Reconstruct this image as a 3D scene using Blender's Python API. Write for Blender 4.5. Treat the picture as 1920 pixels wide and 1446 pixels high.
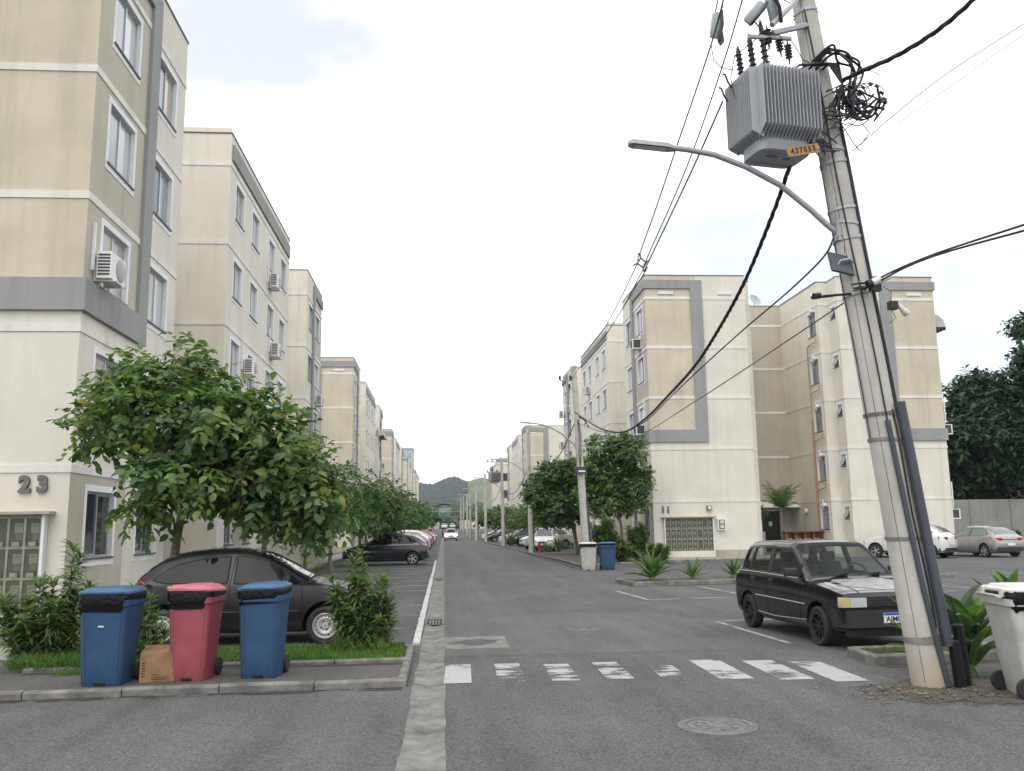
import bpy, bmesh, math, random
import numpy as np
from mathutils import Vector, Matrix

for o in list(bpy.data.objects):
    bpy.data.objects.remove(o)
SC = bpy.context.scene
COL = SC.collection
rnd = random.Random(7)
R = math.radians

# ---------------------------------------------------------------- camera
cam = bpy.data.cameras.new('camera')
cam.sensor_width = 36.0
cam.sensor_fit = 'HORIZONTAL'
cam.lens = 30.94
cam.clip_start = 0.05
cam.clip_end = 4000
camo = bpy.data.objects.new('camera', cam)
COL.objects.link(camo)
rr = Vector((0.99698481, -0.07635605, -0.01382217))
uu = Vector((0.00148867, -0.15927394, 0.9872333))
ff = Vector((0.07758274, 0.98427718, 0.15868003))
m3 = Matrix((rr, uu, -ff)).transposed()
camo.matrix_world = Matrix.Translation((0, 0, 1.70)) @ m3.to_4x4()
SC.camera = camo

# ---------------------------------------------------------------- sky: bright thin overcast over a Nishita sky
SUN_EL, SUN_AZ = 58.0, 205.0          # azimuth clockwise from +Y: behind the camera, a little to the left
w = bpy.data.worlds.new('World')
SC.world = w
w.use_nodes = True
nt = w.node_tree
nt.nodes.clear()
out = nt.nodes.new('ShaderNodeOutputWorld')
bg = nt.nodes.new('ShaderNodeBackground')
bg.inputs['Strength'].default_value = 0.125
sky = nt.nodes.new('ShaderNodeTexSky')
sky.sky_type = 'NISHITA'
sky.sun_disc = False
sky.sun_elevation = R(SUN_EL)
sky.sun_rotation = R(SUN_AZ)
sky.air_density = 1.0
sky.dust_density = 2.0
tc = nt.nodes.new('ShaderNodeTexCoord')
mp = nt.nodes.new('ShaderNodeMapping')
mp.inputs['Scale'].default_value = (1.0, 1.0, 2.2)
mp.inputs['Location'].default_value = (0.942, 0.304, -1.097)
nz = nt.nodes.new('ShaderNodeTexNoise')
nz.inputs['Scale'].default_value = 1.5
nz.inputs['Detail'].default_value = 6
nz.inputs['Roughness'].default_value = 0.55
cr = nt.nodes.new('ShaderNodeValToRGB')
cr.color_ramp.elements[0].position = 0.38
cr.color_ramp.elements[0].color = (0.40, 0.40, 0.40, 1)
cr.color_ramp.elements[1].position = 0.60
cr.color_ramp.elements[1].color = (1, 1, 1, 1)
mx = nt.nodes.new('ShaderNodeMix')
mx.data_type = 'RGBA'
mx.inputs[7].default_value = (12.8, 12.75, 12.7, 1)
nt.links.new(tc.outputs['Generated'], mp.inputs['Vector'])
nt.links.new(mp.outputs['Vector'], nz.inputs['Vector'])
nt.links.new(nz.outputs['Fac'], cr.inputs['Fac'])
nt.links.new(cr.outputs['Color'], mx.inputs[0])
nt.links.new(sky.outputs['Color'], mx.inputs[6])
nt.links.new(mx.outputs[2], bg.inputs['Color'])
nt.links.new(bg.outputs['Background'], out.inputs['Surface'])

# ---------------------------------------------------------------- sun (veiled by the cloud: wide and weak)
sl = bpy.data.lights.new('sun', 'SUN')
sl.energy = 1.0
sl.angle = R(45)
sl.color = (1.0, 0.965, 0.91)
slo = bpy.data.objects.new('sun', sl)
COL.objects.link(slo)
az, el = R(SUN_AZ), R(SUN_EL)
sdir = Vector((math.sin(az) * math.cos(el), math.cos(az) * math.cos(el), math.sin(el)))
slo.rotation_euler = sdir.to_track_quat('Z', 'Y').to_euler()
slo.location = (0, -20, 60)
SC.view_settings.view_transform = 'Standard'
SC.view_settings.look = 'None'
SC.view_settings.exposure = 0.27
SC.view_settings.gamma = 1.0
SC.view_settings.use_curve_mapping = False
SC.cycles.max_bounces = 8
SC.cycles.transparent_max_bounces = 12
SC.cycles.use_denoising = True

# ---------------------------------------------------------------- materials
def _new(name):
    m = bpy.data.materials.new(name)
    m.use_nodes = True
    t = m.node_tree
    return m, t, t.nodes['Principled BSDF'], t.nodes['Material Output']

def _noise(t, scale, detail=4, rough=0.55, stretch=None, obj=False):
    if obj:
        g = t.nodes.new('ShaderNodeTexCoord'); src = g.outputs['Object']
    else:
        g = t.nodes.new('ShaderNodeNewGeometry'); src = g.outputs['Position']
    if stretch:
        mpn = t.nodes.new('ShaderNodeMapping')
        mpn.inputs['Scale'].default_value = stretch
        t.links.new(src, mpn.inputs['Vector']); src = mpn.outputs['Vector']
    n = t.nodes.new('ShaderNodeTexNoise')
    n.inputs['Scale'].default_value = scale
    n.inputs['Detail'].default_value = detail
    n.inputs['Roughness'].default_value = rough
    t.links.new(src, n.inputs['Vector'])
    return n.outputs['Fac']

def _ramp(t, fac, p0, p1, c0, c1):
    r = t.nodes.new('ShaderNodeValToRGB')
    r.color_ramp.elements[0].position = p0
    r.color_ramp.elements[1].position = p1
    r.color_ramp.elements[0].color = (*c0, 1)
    r.color_ramp.elements[1].color = (*c1, 1)
    t.links.new(fac, r.inputs['Fac'])
    return r.outputs['Color']

def _mix(t, fac, a, b, mode='MIX'):
    n = t.nodes.new('ShaderNodeMix')
    n.data_type = 'RGBA'
    n.blend_type = mode
    for i, x in ((0, fac), (6, a), (7, b)):
        if hasattr(x, 'links') or hasattr(x, 'is_linked'):
            t.links.new(x, n.inputs[i])
        elif i == 0:
            n.inputs[0].default_value = x
        else:
            n.inputs[i].default_value = (*x, 1)
    return n.outputs[2]

def _bump(t, p, fac, strength, dist=0.01):
    b = t.nodes.new('ShaderNodeBump')
    b.inputs['Strength'].default_value = strength
    b.inputs['Distance'].default_value = dist
    t.links.new(fac, b.inputs['Height'])
    t.links.new(b.outputs['Normal'], p.inputs['Normal'])

def sc3(c, k):
    return tuple(min(1.0, x * k) for x in c)

def mk(name, col, rough=0.6, metal=0.0, var=0.12, vs=2.0, bump=0.0, bs=40.0, spec=0.5, coat=0.0, obj=False):
    m, t, p, o = _new(name)
    p.inputs['Roughness'].default_value = rough
    p.inputs['Metallic'].default_value = metal
    p.inputs['Specular IOR Level'].default_value = spec
    p.inputs['Coat Weight'].default_value = coat
    p.inputs['Coat Roughness'].default_value = 0.06
    if var > 0:
        f = _noise(t, vs, 5, 0.6, obj=obj)
        c = _ramp(t, f, 0.3, 0.7, sc3(col, 1 - var), sc3(col, 1 + var))
        t.links.new(c, p.inputs['Base Color'])
    else:
        p.inputs['Base Color'].default_value = (*col, 1)
    if bump > 0:
        _bump(t, p, _noise(t, bs, 3, 0.6, obj=obj), bump)
    return m

def mk_wall(name, col, stain=0.18, blotch=0.08):
    """painted sand-finish render: fine grain, faint blotches, rain streaks running down"""
    m, t, p, o = _new(name)
    p.inputs['Roughness'].default_value = 0.9
    p.inputs['Specular IOR Level'].default_value = 0.2
    f1 = _noise(t, 0.7, 5, 0.6)
    c = _ramp(t, f1, 0.3, 0.7, sc3(col, 1 - blotch), sc3(col, 1 + blotch * 0.6))
    f2 = _noise(t, 1.6, 6, 0.62, stretch=(1.7, 1.7, 0.13))
    s = _ramp(t, f2, 0.48, 0.78, (1, 1, 1), (1 - stain, 1 - stain * 0.98, 1 - stain * 0.92))
    c = _mix(t, 1.0, c, s, 'MULTIPLY')
    f3 = _noise(t, 9.0, 6, 0.7)
    s2 = _ramp(t, f3, 0.66, 0.82, (1, 1, 1), (0.84, 0.83, 0.8))
    c = _mix(t, 1.0, c, s2, 'MULTIPLY')
    t.links.new(c, p.inputs['Base Color'])
    _bump(t, p, _noise(t, 60, 4, 0.7), 0.35, 0.008)
    return m

def mk_asphalt(name, col, patch=0.18, grain=0.40):
    m, t, p, o = _new(name)
    p.inputs['Roughness'].default_value = 0.88
    p.inputs['Specular IOR Level'].default_value = 0.3
    f1 = _noise(t, 0.35, 6, 0.6)
    c = _ramp(t, f1, 0.3, 0.7, sc3(col, 1 - patch), sc3(col, 1 + patch))
    f2 = _noise(t, 1.3, 5, 0.65, stretch=(2.2, 0.35, 1))
    s = _ramp(t, f2, 0.42, 0.75, (1.08, 1.08, 1.08), (0.82, 0.82, 0.82))
    c = _mix(t, 1.0, c, s, 'MULTIPLY')
    v = t.nodes.new('ShaderNodeTexVoronoi')
    v.inputs['Scale'].default_value = 75
    g = t.nodes.new('ShaderNodeNewGeometry')
    t.links.new(g.outputs['Position'], v.inputs['Vector'])
    sp = _ramp(t, v.outputs['Color'], 0.15, 0.85, (1 - grain, 1 - grain, 1 - grain), (1 + grain, 1 + grain, 1 + grain * 0.95))
    c = _mix(t, 1.0, c, sp, 'MULTIPLY')
    # wheel tracks along the street, darker oil stains, paler worn patches
    tr_ = _ramp(t, _noise(t, 1.0, 3, 0.5, stretch=(1.1, 0.03, 1)), 0.35, 0.65, (0.88, 0.88, 0.88), (1.10, 1.10, 1.09))
    c = _mix(t, 1.0, c, tr_, 'MULTIPLY')
    st_ = _ramp(t, _noise(t, 1.1, 7, 0.7), 0.60, 0.72, (1, 1, 1), (0.72, 0.72, 0.73))
    c = _mix(t, 1.0, c, st_, 'MULTIPLY')
    pa_ = _ramp(t, _noise(t, 0.6, 8, 0.75), 0.62, 0.74, (1, 1, 1), (1.22, 1.21, 1.18))
    c = _mix(t, 1.0, c, pa_, 'MULTIPLY')
    f4 = _noise(t, 26, 5, 0.75)
    sp2 = _ramp(t, f4, 0.3, 0.7, (0.8, 0.8, 0.8), (1.18, 1.18, 1.16))
    c = _mix(t, 1.0, c, sp2, 'MULTIPLY')
    t.links.new(c, p.inputs['Base Color'])
    _bump(t, p, _noise(t, 90, 3, 0.7), 0.5, 0.01)
    return m

def mk_paint(name, col, wear, scale=6.0):
    """thermoplastic road paint worn through in streaks: the road below shows in the gaps"""
    m, t, p, o = _new(name)
    p.inputs['Base Color'].default_value = (*col, 1)
    p.inputs['Roughness'].default_value = 0.7
    f = _noise(t, scale, 8, 0.75, stretch=(0.55, 2.2, 1))
    f2 = _noise(t, 1.7, 2, 0.5)
    add = t.nodes.new('ShaderNodeMath'); add.operation = 'MULTIPLY_ADD'
    add.inputs[1].default_value = 0.9
    t.links.new(f2, add.inputs[0]); t.links.new(f, add.inputs[2])
    c = _ramp(t, add.outputs[0], wear - 0.05, wear + 0.05, (0, 0, 0), (1, 1, 1))
    tr = t.nodes.new('ShaderNodeBsdfTransparent')
    ms = t.nodes.new('ShaderNodeMixShader')
    t.links.new(c, ms.inputs[0])
    t.links.new(tr.outputs[0], ms.inputs[1])
    t.links.new(p.outputs[0], ms.inputs[2])
    t.links.new(ms.outputs[0], o.inputs['Surface'])
    cc = _ramp(t, _noise(t, 22, 5, 0.7), 0.3, 0.7, sc3(col, 0.72), sc3(col, 1.05))
    t.links.new(cc, p.inputs['Base Color'])
    return m

def mk_leaf(name, col, trans=0.28, rough=0.5):
    m, t, p, o = _new(name)
    p.inputs['Roughness'].default_value = rough
    p.inputs['Specular IOR Level'].default_value = 0.35
    c = _ramp(t, _noise(t, 5.0, 3), 0.3, 0.7, sc3(col, 0.72), sc3(col, 1.25))
    t.links.new(c, p.inputs['Base Color'])
    tl = t.nodes.new('ShaderNodeBsdfTranslucent')
    t.links.new(_mix(t, 1.0, c, (1.0, 1.25, 0.55), 'MULTIPLY'), tl.inputs['Color'])
    ms = t.nodes.new('ShaderNodeMixShader')
    ms.inputs[0].default_value = trans
    t.links.new(p.outputs[0], ms.inputs[1])
    t.links.new(tl.outputs[0], ms.inputs[2])
    t.links.new(ms.outputs[0], o.inputs['Surface'])
    return m

def mk_bin(name, col):
    """weathered moulded plastic: pale scratches running down, dusty film and grime splashed up from the ground"""
    m = mk(name, col, 0.48, 0, 0.16, 6, 0.05, 80, obj=True)
    t = m.node_tree; p = t.nodes['Principled BSDF']
    src = p.inputs['Base Color'].links[0].from_socket
    f = _ramp(t, _noise(t, 7, 8, .75, stretch=(9, 9, .8), obj=True), .60, .74, (0, 0, 0), (.55, .55, .55))
    c = _mix(t, f, src, tuple(min(1, x * 2.2 + .05) for x in col))
    f = _ramp(t, _noise(t, 3.5, 8, .7, obj=True), .52, .72, (0, 0, 0), (.5, .5, .5))
    c = _mix(t, f, c, tuple(x * .55 + .018 for x in col))
    t.links.new(c, p.inputs['Base Color'])
    return m

def mk_glass(name, col, rough=0.06, trans=0.0, spec=0.8):
    m, t, p, o = _new(name)
    p.inputs['Base Color'].default_value = (*col, 1)
    p.inputs['Roughness'].default_value = rough
    p.inputs['Specular IOR Level'].default_value = spec
    if trans > 0:
        tr = t.nodes.new('ShaderNodeBsdfTransparent')
        tr.inputs['Color'].default_value = (0.8, 0.84, 0.82, 1)
        ms = t.nodes.new('ShaderNodeMixShader')
        ms.inputs[0].default_value = trans
        t.links.new(p.outputs[0], ms.inputs[1]); t.links.new(tr.outputs[0], ms.inputs[2])
        t.links.new(ms.outputs[0], o.inputs['Surface'])
    return m

def mk_emit(name, col, s):
    m, t, p, o = _new(name)
    p.inputs['Base Color'].default_value = (0.8, 0.8, 0.8, 1)
    p.inputs['Emission Color'].default_value = (*col, 1)
    p.inputs['Emission Strength'].default_value = s
    return m

CREAM = (0.70, 0.67, 0.585)
M = {}
M['cream'] = mk_wall('render_cream', CREAM, 0.13, 0.08)
M['beige'] = mk_wall('render_beige', (0.585, 0.53, 0.41), 0.2, 0.13)
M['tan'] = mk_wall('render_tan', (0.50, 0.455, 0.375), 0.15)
M['greige'] = mk_wall('render_greige', (0.50, 0.47, 0.39), 0.2)
M['stone'] = mk_wall('render_stone', (0.71, 0.67, 0.58), 0.14)
M['frame_grey'] = mk_wall('render_grey', (0.31, 0.315, 0.31), 0.2)
M['band'] = mk_wall('render_white', (0.74, 0.72, 0.67), 0.22)
M['trim'] = mk('painted_trim', (0.76, 0.76, 0.77), 0.8, var=0.07, bump=0.1)
M['plinth'] = mk_wall('plinth_render', (0.42, 0.38, 0.31), 0.3, 0.15)
M['cap'] = mk('parapet_flashing', (0.13, 0.13, 0.135), 0.6)
M['alu'] = mk('window_aluminium', (0.55, 0.56, 0.57), 0.4, 0.6, var=0.05)
M['pane'] = mk_glass('window_glass', (0.27, 0.31, 0.335), 0.05)  # pale blue-grey base colour stands in for reflected sky
M['pane2'] = mk_glass('window_glass_curtained', (0.50, 0.53, 0.54), 0.08)
M['pane3'] = mk_glass('window_glass_dark', (0.03, 0.035, 0.04), 0.05)
M['pane4'] = mk_glass('window_glass_blind', (0.42, 0.38, 0.31), 0.1)
M['pane5'] = mk_glass('window_glass_bluish', (0.12, 0.16, 0.19), 0.04)
M['sill'] = mk('granite_sill', (0.11, 0.105, 0.115), 0.5, var=0.25, vs=60)
M['asphalt'] = mk_asphalt('asphalt_road', (0.100, 0.099, 0.101))
M['asphalt3'] = mk_asphalt('asphalt_relaid', (0.112, 0.111, 0.112), 0.14, 0.25)
M['asphalt2'] = mk_asphalt('asphalt_parking', (0.085, 0.086, 0.090), 0.2)
M['walk'] = mk_asphalt('worn_walkway', (0.085, 0.084, 0.082), 0.2, 0.3)
M['conc'] = mk('concrete_gutter', (0.165, 0.16, 0.148), 0.9, var=0.5, vs=3.0, bump=0.2, bs=40)
M['kerb'] = mk('concrete_kerb', (0.17, 0.162, 0.147), 0.9, var=0.5, vs=4, bump=0.4, bs=35)
M['kerb_white'] = mk('painted_kerb', (0.47, 0.47, 0.46), 0.85, var=0.25, vs=8, bump=0.3)
M['slab'] = mk('concrete_slab', (0.28, 0.27, 0.245), 0.9, var=0.22, vs=1.3, bump=0.3)
M['dirt'] = mk('bare_earth', (0.085, 0.075, 0.062), 0.95, var=0.4, vs=3, bump=0.5, bs=25)
M['ground'] = mk('open_ground', (0.11, 0.115, 0.075), 0.95, var=0.3, vs=0.05)
M['paint'] = mk_paint('road_paint', (0.42, 0.42, 0.41), 0.86)
M['paint_worn'] = mk_paint('road_paint_worn', (0.40, 0.40, 0.39), 0.97, 4.0)
M['paint_gone'] = mk_paint('road_paint_nearly_gone', (0.38, 0.38, 0.37), 1.03, 4.0)
M['grime'] = mk_paint('gutter_grime', (0.045, 0.041, 0.036), 0.90, 2.5)
M['iron'] = mk('cast_iron', (0.10, 0.10, 0.10), 0.6, 0.3, var=0.3, vs=14, bump=0.3)
M['iron_pale'] = mk('cast_iron_dusty', (0.135, 0.133, 0.128), 0.8, 0.0, var=0.35, vs=14, bump=0.3)
M['black'] = mk('black_void', (0.006, 0.006, 0.006), 0.9, var=0)
M['pole'] = mk('pole_concrete', (0.46, 0.445, 0.405), 0.9, var=0.12, vs=3, bump=0.35, bs=45)
def mk_pole():
    m_ = mk('pole_concrete_stained', (0.46, 0.445, 0.405), 0.9, 0, 0.12, 3, 0.35, 45)
    t_ = m_.node_tree; p_ = t_.nodes['Principled BSDF']
    src = p_.inputs['Base Color'].links[0].from_socket
    gn = t_.nodes.new('ShaderNodeNewGeometry'); sx = t_.nodes.new('ShaderNodeSeparateXYZ'); t_.links.new(gn.outputs['Position'], sx.inputs[0])
    ad = t_.nodes.new('ShaderNodeMath'); ad.operation = 'MULTIPLY_ADD'; ad.inputs[1].default_value = 0.55
    t_.links.new(_noise(t_, 7, 6, .7, stretch=(1.5, 1.5, .5)), ad.inputs[0]); t_.links.new(sx.outputs['Z'], ad.inputs[2])
    f_ = _ramp(t_, ad.outputs[0], .30, .80, (1, 1, 1), (0, 0, 0))
    c_ = _mix(t_, f_, src, (0.41, 0.335, 0.255))
    f2 = _ramp(t_, _noise(t_, 2.2, 6, .65, stretch=(2.5, 2.5, .22)), .55, .75, (1, 1, 1), (.8, .79, .76))
    c_ = _mix(t_, 1.0, c_, f2, 'MULTIPLY')
    t_.links.new(c_, p_.inputs['Base Color'])
    return m_
M['pole_main'] = mk_pole()
M['pole_foot'] = mk('pole_concrete_rusty_foot', (0.40, 0.31, 0.22), 0.9, var=0.25, vs=5, bump=0.35, bs=45)
M['steel'] = mk('galvanised_steel', (0.40, 0.41, 0.43), 0.5, 0.5, var=0.12, vs=9)
M['arm'] = mk('lamp_arm_steel', (0.36, 0.355, 0.39), 0.5, 0.3, var=0.1, vs=6)
M['trafo'] = mk('transformer_grey', (0.37, 0.385, 0.405), 0.5, 0.0, var=0.08, vs=5)
M['trafo_dark'] = mk('transformer_underside', (0.27, 0.285, 0.30), 0.6, var=0.1)
M['porcelain'] = mk('brown_porcelain', (0.035, 0.03, 0.035), 0.3, var=0.1)
M['cutout'] = mk('cutout_polymer', (0.36, 0.40, 0.42), 0.4, var=0.08)
M['cable'] = mk('black_cable', (0.014, 0.013, 0.018), 0.5, var=0)
M['cable2'] = mk('violet_black_cable', (0.03, 0.022, 0.05), 0.5, var=0.1)
M['wire'] = mk('bare_wire', (0.11, 0.11, 0.12), 0.5, 0.4, var=0)
M['pvc'] = mk('slate_conduit', (0.055, 0.063, 0.078), 0.5, var=0.15, vs=6)
M['corr'] = mk('black_corrugated_duct', (0.012, 0.012, 0.015), 0.45, var=0)
M['sign_yellow'] = mk('yellow_plate', (0.33, 0.20, 0.06), 0.6, var=0.2, vs=12)
M['ink'] = mk('black_ink', (0.012, 0.012, 0.012), 0.6, var=0)
M['bin_blue'] = mk_bin('blue_plastic', (0.019, 0.064, 0.138))
M['bin_red'] = mk_bin('faded_red_plastic', (0.30, 0.062, 0.085))
M['lid_red'] = mk('sunbleached_red_plastic', (0.46, 0.125, 0.16), 0.5, var=0.12, vs=7, obj=True)
M['lid_blue'] = mk('sunbleached_blue_plastic', (0.032, 0.105, 0.20), 0.45, var=0.2, vs=9, obj=True)
M['bin_grey'] = mk_bin('pale_grey_plastic', (0.46, 0.45, 0.42))
M['lid_white'] = mk('white_plastic', (0.62, 0.60, 0.56), 0.5, var=0.14, vs=9, obj=True)
M['bag'] = mk('black_bin_liner', (0.004, 0.004, 0.005), 0.25, var=0, bump=0.9, bs=22, spec=0.35)
M['rubber'] = mk('rubber', (0.018, 0.018, 0.018), 0.75, var=0.15, vs=12)
M['card'] = mk('cardboard', (0.25, 0.145, 0.07), 0.85, var=0.35, vs=5)
M['card_dark'] = mk('cardboard_ink', (0.10, 0.055, 0.03), 0.85, var=0)
M['bark'] = mk('bark', (0.16, 0.12, 0.085), 0.95, var=0.3, vs=10, bump=0.6, bs=22)
M['bark_grey'] = mk('grey_bark', (0.19, 0.17, 0.14), 0.95, var=0.3, vs=10, bump=0.6, bs=22)
M['lf_a'] = mk_leaf('leaf_green', (0.108, 0.178, 0.068), 0.38)
M['lf_b'] = mk_leaf('leaf_dark', (0.062, 0.120, 0.052), .32)
M['lf_c'] = mk_leaf('leaf_yellowing', (0.165, 0.18, 0.036))
M['lf_d'] = mk_leaf('leaf_bright', (0.125, 0.225, 0.048), .3)
M['lf_t1'] = mk_leaf('broad_leaf_green', (0.135, 0.205, 0.075), 0.42)
M['lf_t2'] = mk_leaf('broad_leaf_dark', (0.080, 0.145, 0.058), 0.36)  # darker green leaves, mixed through the crown at random
M['lf_t3'] = mk_leaf('broad_leaf_fresh', (0.185, 0.265, 0.07), 0.42)
M['lf_t4'] = mk_leaf('broad_leaf_yellowing', (0.24, 0.235, 0.06), 0.4)
M['lf_o'] = mk_leaf('leaf_rust', (0.30, 0.10, 0.03))
M['lf_e'] = mk_leaf('leaf_deep', (0.018, 0.05, 0.024), 0.15)
M['lf_f'] = mk_leaf('leaf_blue_green', (0.028, 0.068, 0.036), 0.15)
M['grass_a'] = mk_leaf('grass_green', (0.085, 0.19, 0.03))
M['grass_b'] = mk_leaf('grass_pale', (0.14, 0.22, 0.05))
M['dry'] = mk_leaf('dead_leaf', (0.19, 0.115, 0.06), 0.1)
M['wood'] = mk('varnished_wood', (0.25, 0.115, 0.04), 0.5, var=0.35, vs=6)
M['wood_dark'] = mk('dark_wood', (0.07, 0.035, 0.018), 0.5, var=0.2)
M['door_black'] = mk('black_door', (0.012, 0.014, 0.018), 0.35, var=0)
M['white'] = mk('white_enamel', (0.72, 0.72, 0.70), 0.45, var=0.05, obj=True)
M['ac_dark'] = mk('ac_grille_dark', (0.05, 0.05, 0.05), 0.6, var=0)
M['ac_grey'] = mk('ac_fan_grey', (0.35, 0.34, 0.33), 0.5, var=0.1)
M['pipe_orange'] = mk('terracotta_pipe', (0.44, 0.22, 0.15), 0.6, var=0.12)
M['pipe_cream'] = mk('painted_pipe', (0.42, 0.38, 0.31), 0.7, var=0.12)
M['meter_pane'] = mk_glass('cloudy_polycarbonate', (0.26, 0.26, 0.20), 0.28, 0.80)
M['meter_frame'] = mk('weathered_polycarbonate_frame', (0.24, 0.24, 0.185), 0.6, var=0.25, vs=9)
M['meter_back'] = mk('meter_recess', (0.15, 0.155, 0.13), 0.8, var=0.2)
M['meter'] = mk('meter_case', (0.62, 0.60, 0.52), 0.5, var=0.15, vs=9)
M['digit'] = mk('weathered_digit', (0.16, 0.14, 0.13), 0.7, var=0.25, vs=14)
M['hydrant'] = mk('hydrant_red', (0.38, 0.025, 0.035), 0.45, var=0.1)
M['razor'] = mk('razor_wire', (0.45, 0.46, 0.47), 0.4, 0.7, var=0)
M['block'] = mk_wall('block_wall', (0.30, 0.30, 0.275), 0.3, 0.15)
M['forest'] = mk('forest_slope', (0.028, 0.043, 0.038), 0.95, var=0.65, vs=0.14, bump=1.0, bs=0.3)
M['meadow'] = mk('meadow_slope', (0.115, 0.135, 0.065), 0.95, var=0.25, vs=0.03)
M['plate'] = mk('plate_white', (0.72, 0.73, 0.74), 0.4, var=0)
M['plate_blue'] = mk('plate_blue', (0.02, 0.06, 0.36), 0.4, var=0)
M['awning'] = mk('pale_awning', (0.48, 0.45, 0.41), 0.8, var=0.1)
M['bluetower'] = mk_wall('tower_bluish', (0.42, 0.47, 0.52), 0.1)
# ---------------------------------------------------------------- mesh helpers
class MB:
    def __init__(s):
        s.v = []; s.f = []; s.m = []
    def add(s, vs, fs, mi=0):
        k = len(s.v)
        s.v.extend([tuple(map(float, p)) for p in vs])
        s.f.extend([tuple(i + k for i in f) for f in fs])
        s.m.extend([mi] * len(fs))
        return s
    def quad(s, a, b, c, d, mi=0):
        return s.add([a, b, c, d], [(0, 1, 2, 3)], mi)
    def box(s, x0, x1, y0, y1, z0, z1, mi=0):
        if x1 < x0: x0, x1 = x1, x0
        if y1 < y0: y0, y1 = y1, y0
        if z1 < z0: z0, z1 = z1, z0
        v = [(x0, y0, z0), (x1, y0, z0), (x1, y1, z0), (x0, y1, z0), (x0, y0, z1), (x1, y0, z1), (x1, y1, z1), (x0, y1, z1)]
        return s.add(v, [(0, 3, 2, 1), (4, 5, 6, 7), (0, 1, 5, 4), (1, 2, 6, 5), (2, 3, 7, 6), (3, 0, 4, 7)], mi)
    def obox(s, M4, sx, sy, sz, mi=0):
        v = [M4 @ Vector((a * sx / 2, b * sy / 2, c * sz / 2)) for c in (-1, 1) for b in (-1, 1) for a in (-1, 1)]
        return s.add(v, [(0, 2, 3, 1), (4, 5, 7, 6), (0, 1, 5, 4), (1, 3, 7, 5), (3, 2, 6, 7), (2, 0, 4, 6)], mi)
    def rbox(s, x0, x1, y0, y1, z0, z1, r, mi=0, n=3):
        """box with rounded vertical edges and a small chamfer on top"""
        pl = rrect((x0 + x1) / 2, (y0 + y1) / 2, x1 - x0, y1 - y0, r, n)
        pl2 = rrect((x0 + x1) / 2, (y0 + y1) / 2, x1 - x0 - r, y1 - y0 - r, r * 0.7, n)
        return s.loft([[(x, y, z0) for x, y in pl], [(x, y, z1 - r * 0.5) for x, y in pl], [(x, y, z1) for x, y in pl2]], mi)
    def loft(s, rings, mi=0, cap=True, close=True):
        n = len(rings[0]); vs = [p for rg in rings for p in rg]; fs = []
        for i in range(len(rings) - 1):
            for j in range(n if close else n - 1):
                a = i * n + j; b = i * n + (j + 1) % n
                fs.append((a, b, b + n, a + n))
        if cap and close:
            fs.append(tuple(range(n - 1, -1, -1)))
            fs.append(tuple(range((len(rings) - 1) * n, len(rings) * n)))
        return s.add(vs, fs, mi)
    def tube(s, pts, r, n=6, mi=0, cap=True, twist=0.0):
        P = [Vector(p) for p in pts]
        if not hasattr(r, '__len__'): r = [r] * len(P)
        t0 = (P[1] - P[0]).normalized()
        u = t0.orthogonal().normalized()
        rings = []
        for i, p in enumerate(P):
            t = (P[min(i + 1, len(P) - 1)] - P[max(i - 1, 0)]).normalized()
            u = (u - t * u.dot(t))
            u = u.normalized() if u.length > 1e-6 else t.orthogonal().normalized()
            b = t.cross(u)
            rings.append([p + (u * math.cos(2 * math.pi * k / n) + b * math.sin(2 * math.pi * k / n)) * r[i] for k in range(n)])
        return s.loft(rings, mi, cap)
    def lathe(s, prof, n=16, M4=None, mi=0, cap=True):
        M4 = M4 or Matrix.Identity(4)
        rings = [[M4 @ Vector((rad * math.cos(2 * math.pi * k / n), rad * math.sin(2 * math.pi * k / n), z)) for k in range(n)] for rad, z in prof]
        return s.loft(rings, mi, cap)
    def build(s, name, mats, parent=None, smooth=None, world=False, origin=None):
        if not isinstance(mats, (list, tuple)): mats = [mats]
        off = Vector((0, 0, 0))
        if world and parent is not None: off = parent.location.copy()
        if origin is not None: off = Vector(origin)
        vs = [(p[0] - off[0], p[1] - off[1], p[2] - off[2]) for p in s.v] if off.length else s.v
        me = bpy.data.meshes.new(name)
        me.from_pydata(vs, [], s.f)
        for m in mats: me.materials.append(M[m] if isinstance(m, str) else m)
        if len(mats) > 1: me.polygons.foreach_set('material_index', s.m)
        if smooth is not None:
            me.shade_smooth()
            me.set_sharp_from_angle(angle=R(smooth))
        me.update()
        o = bpy.data.objects.new(name, me)
        COL.objects.link(o)
        if parent is not None: o.parent = parent
        if origin is not None: o.location = off
        return o

def rrect(cx, cy, w, h, r, n=3):
    pts = []
    for sx, sy, a0 in ((1, 1, 0), (-1, 1, 90), (-1, -1, 180), (1, -1, 270)):
        for k in range(n + 1):
            a = R(a0 + 90 * k / n)
            pts.append((cx + sx * (w / 2 - r) + r * math.cos(a), cy + sy * (h / 2 - r) + r * math.sin(a)))
    return pts

def tag(o, label=None, cat=None, group=None, kind=None):
    if label: o['label'] = label
    if cat: o['category'] = cat
    if group: o['group'] = group
    if kind: o['kind'] = kind
    return o

def thing(name, label, cat, loc=(0, 0, 0), rz=0.0, group=None):
    o = bpy.data.objects.new(name, None)
    o.empty_display_size = 0.2
    COL.objects.link(o)
    o.location = loc
    o.rotation_euler = (0, 0, rz)
    return tag(o, label, cat, group)

def empty(name, parent, loc=(0, 0, 0)):
    o = bpy.data.objects.new(name, None)
    o.empty_display_size = 0.1
    COL.objects.link(o)
    o.parent = parent
    o.location = loc
    return o

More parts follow.
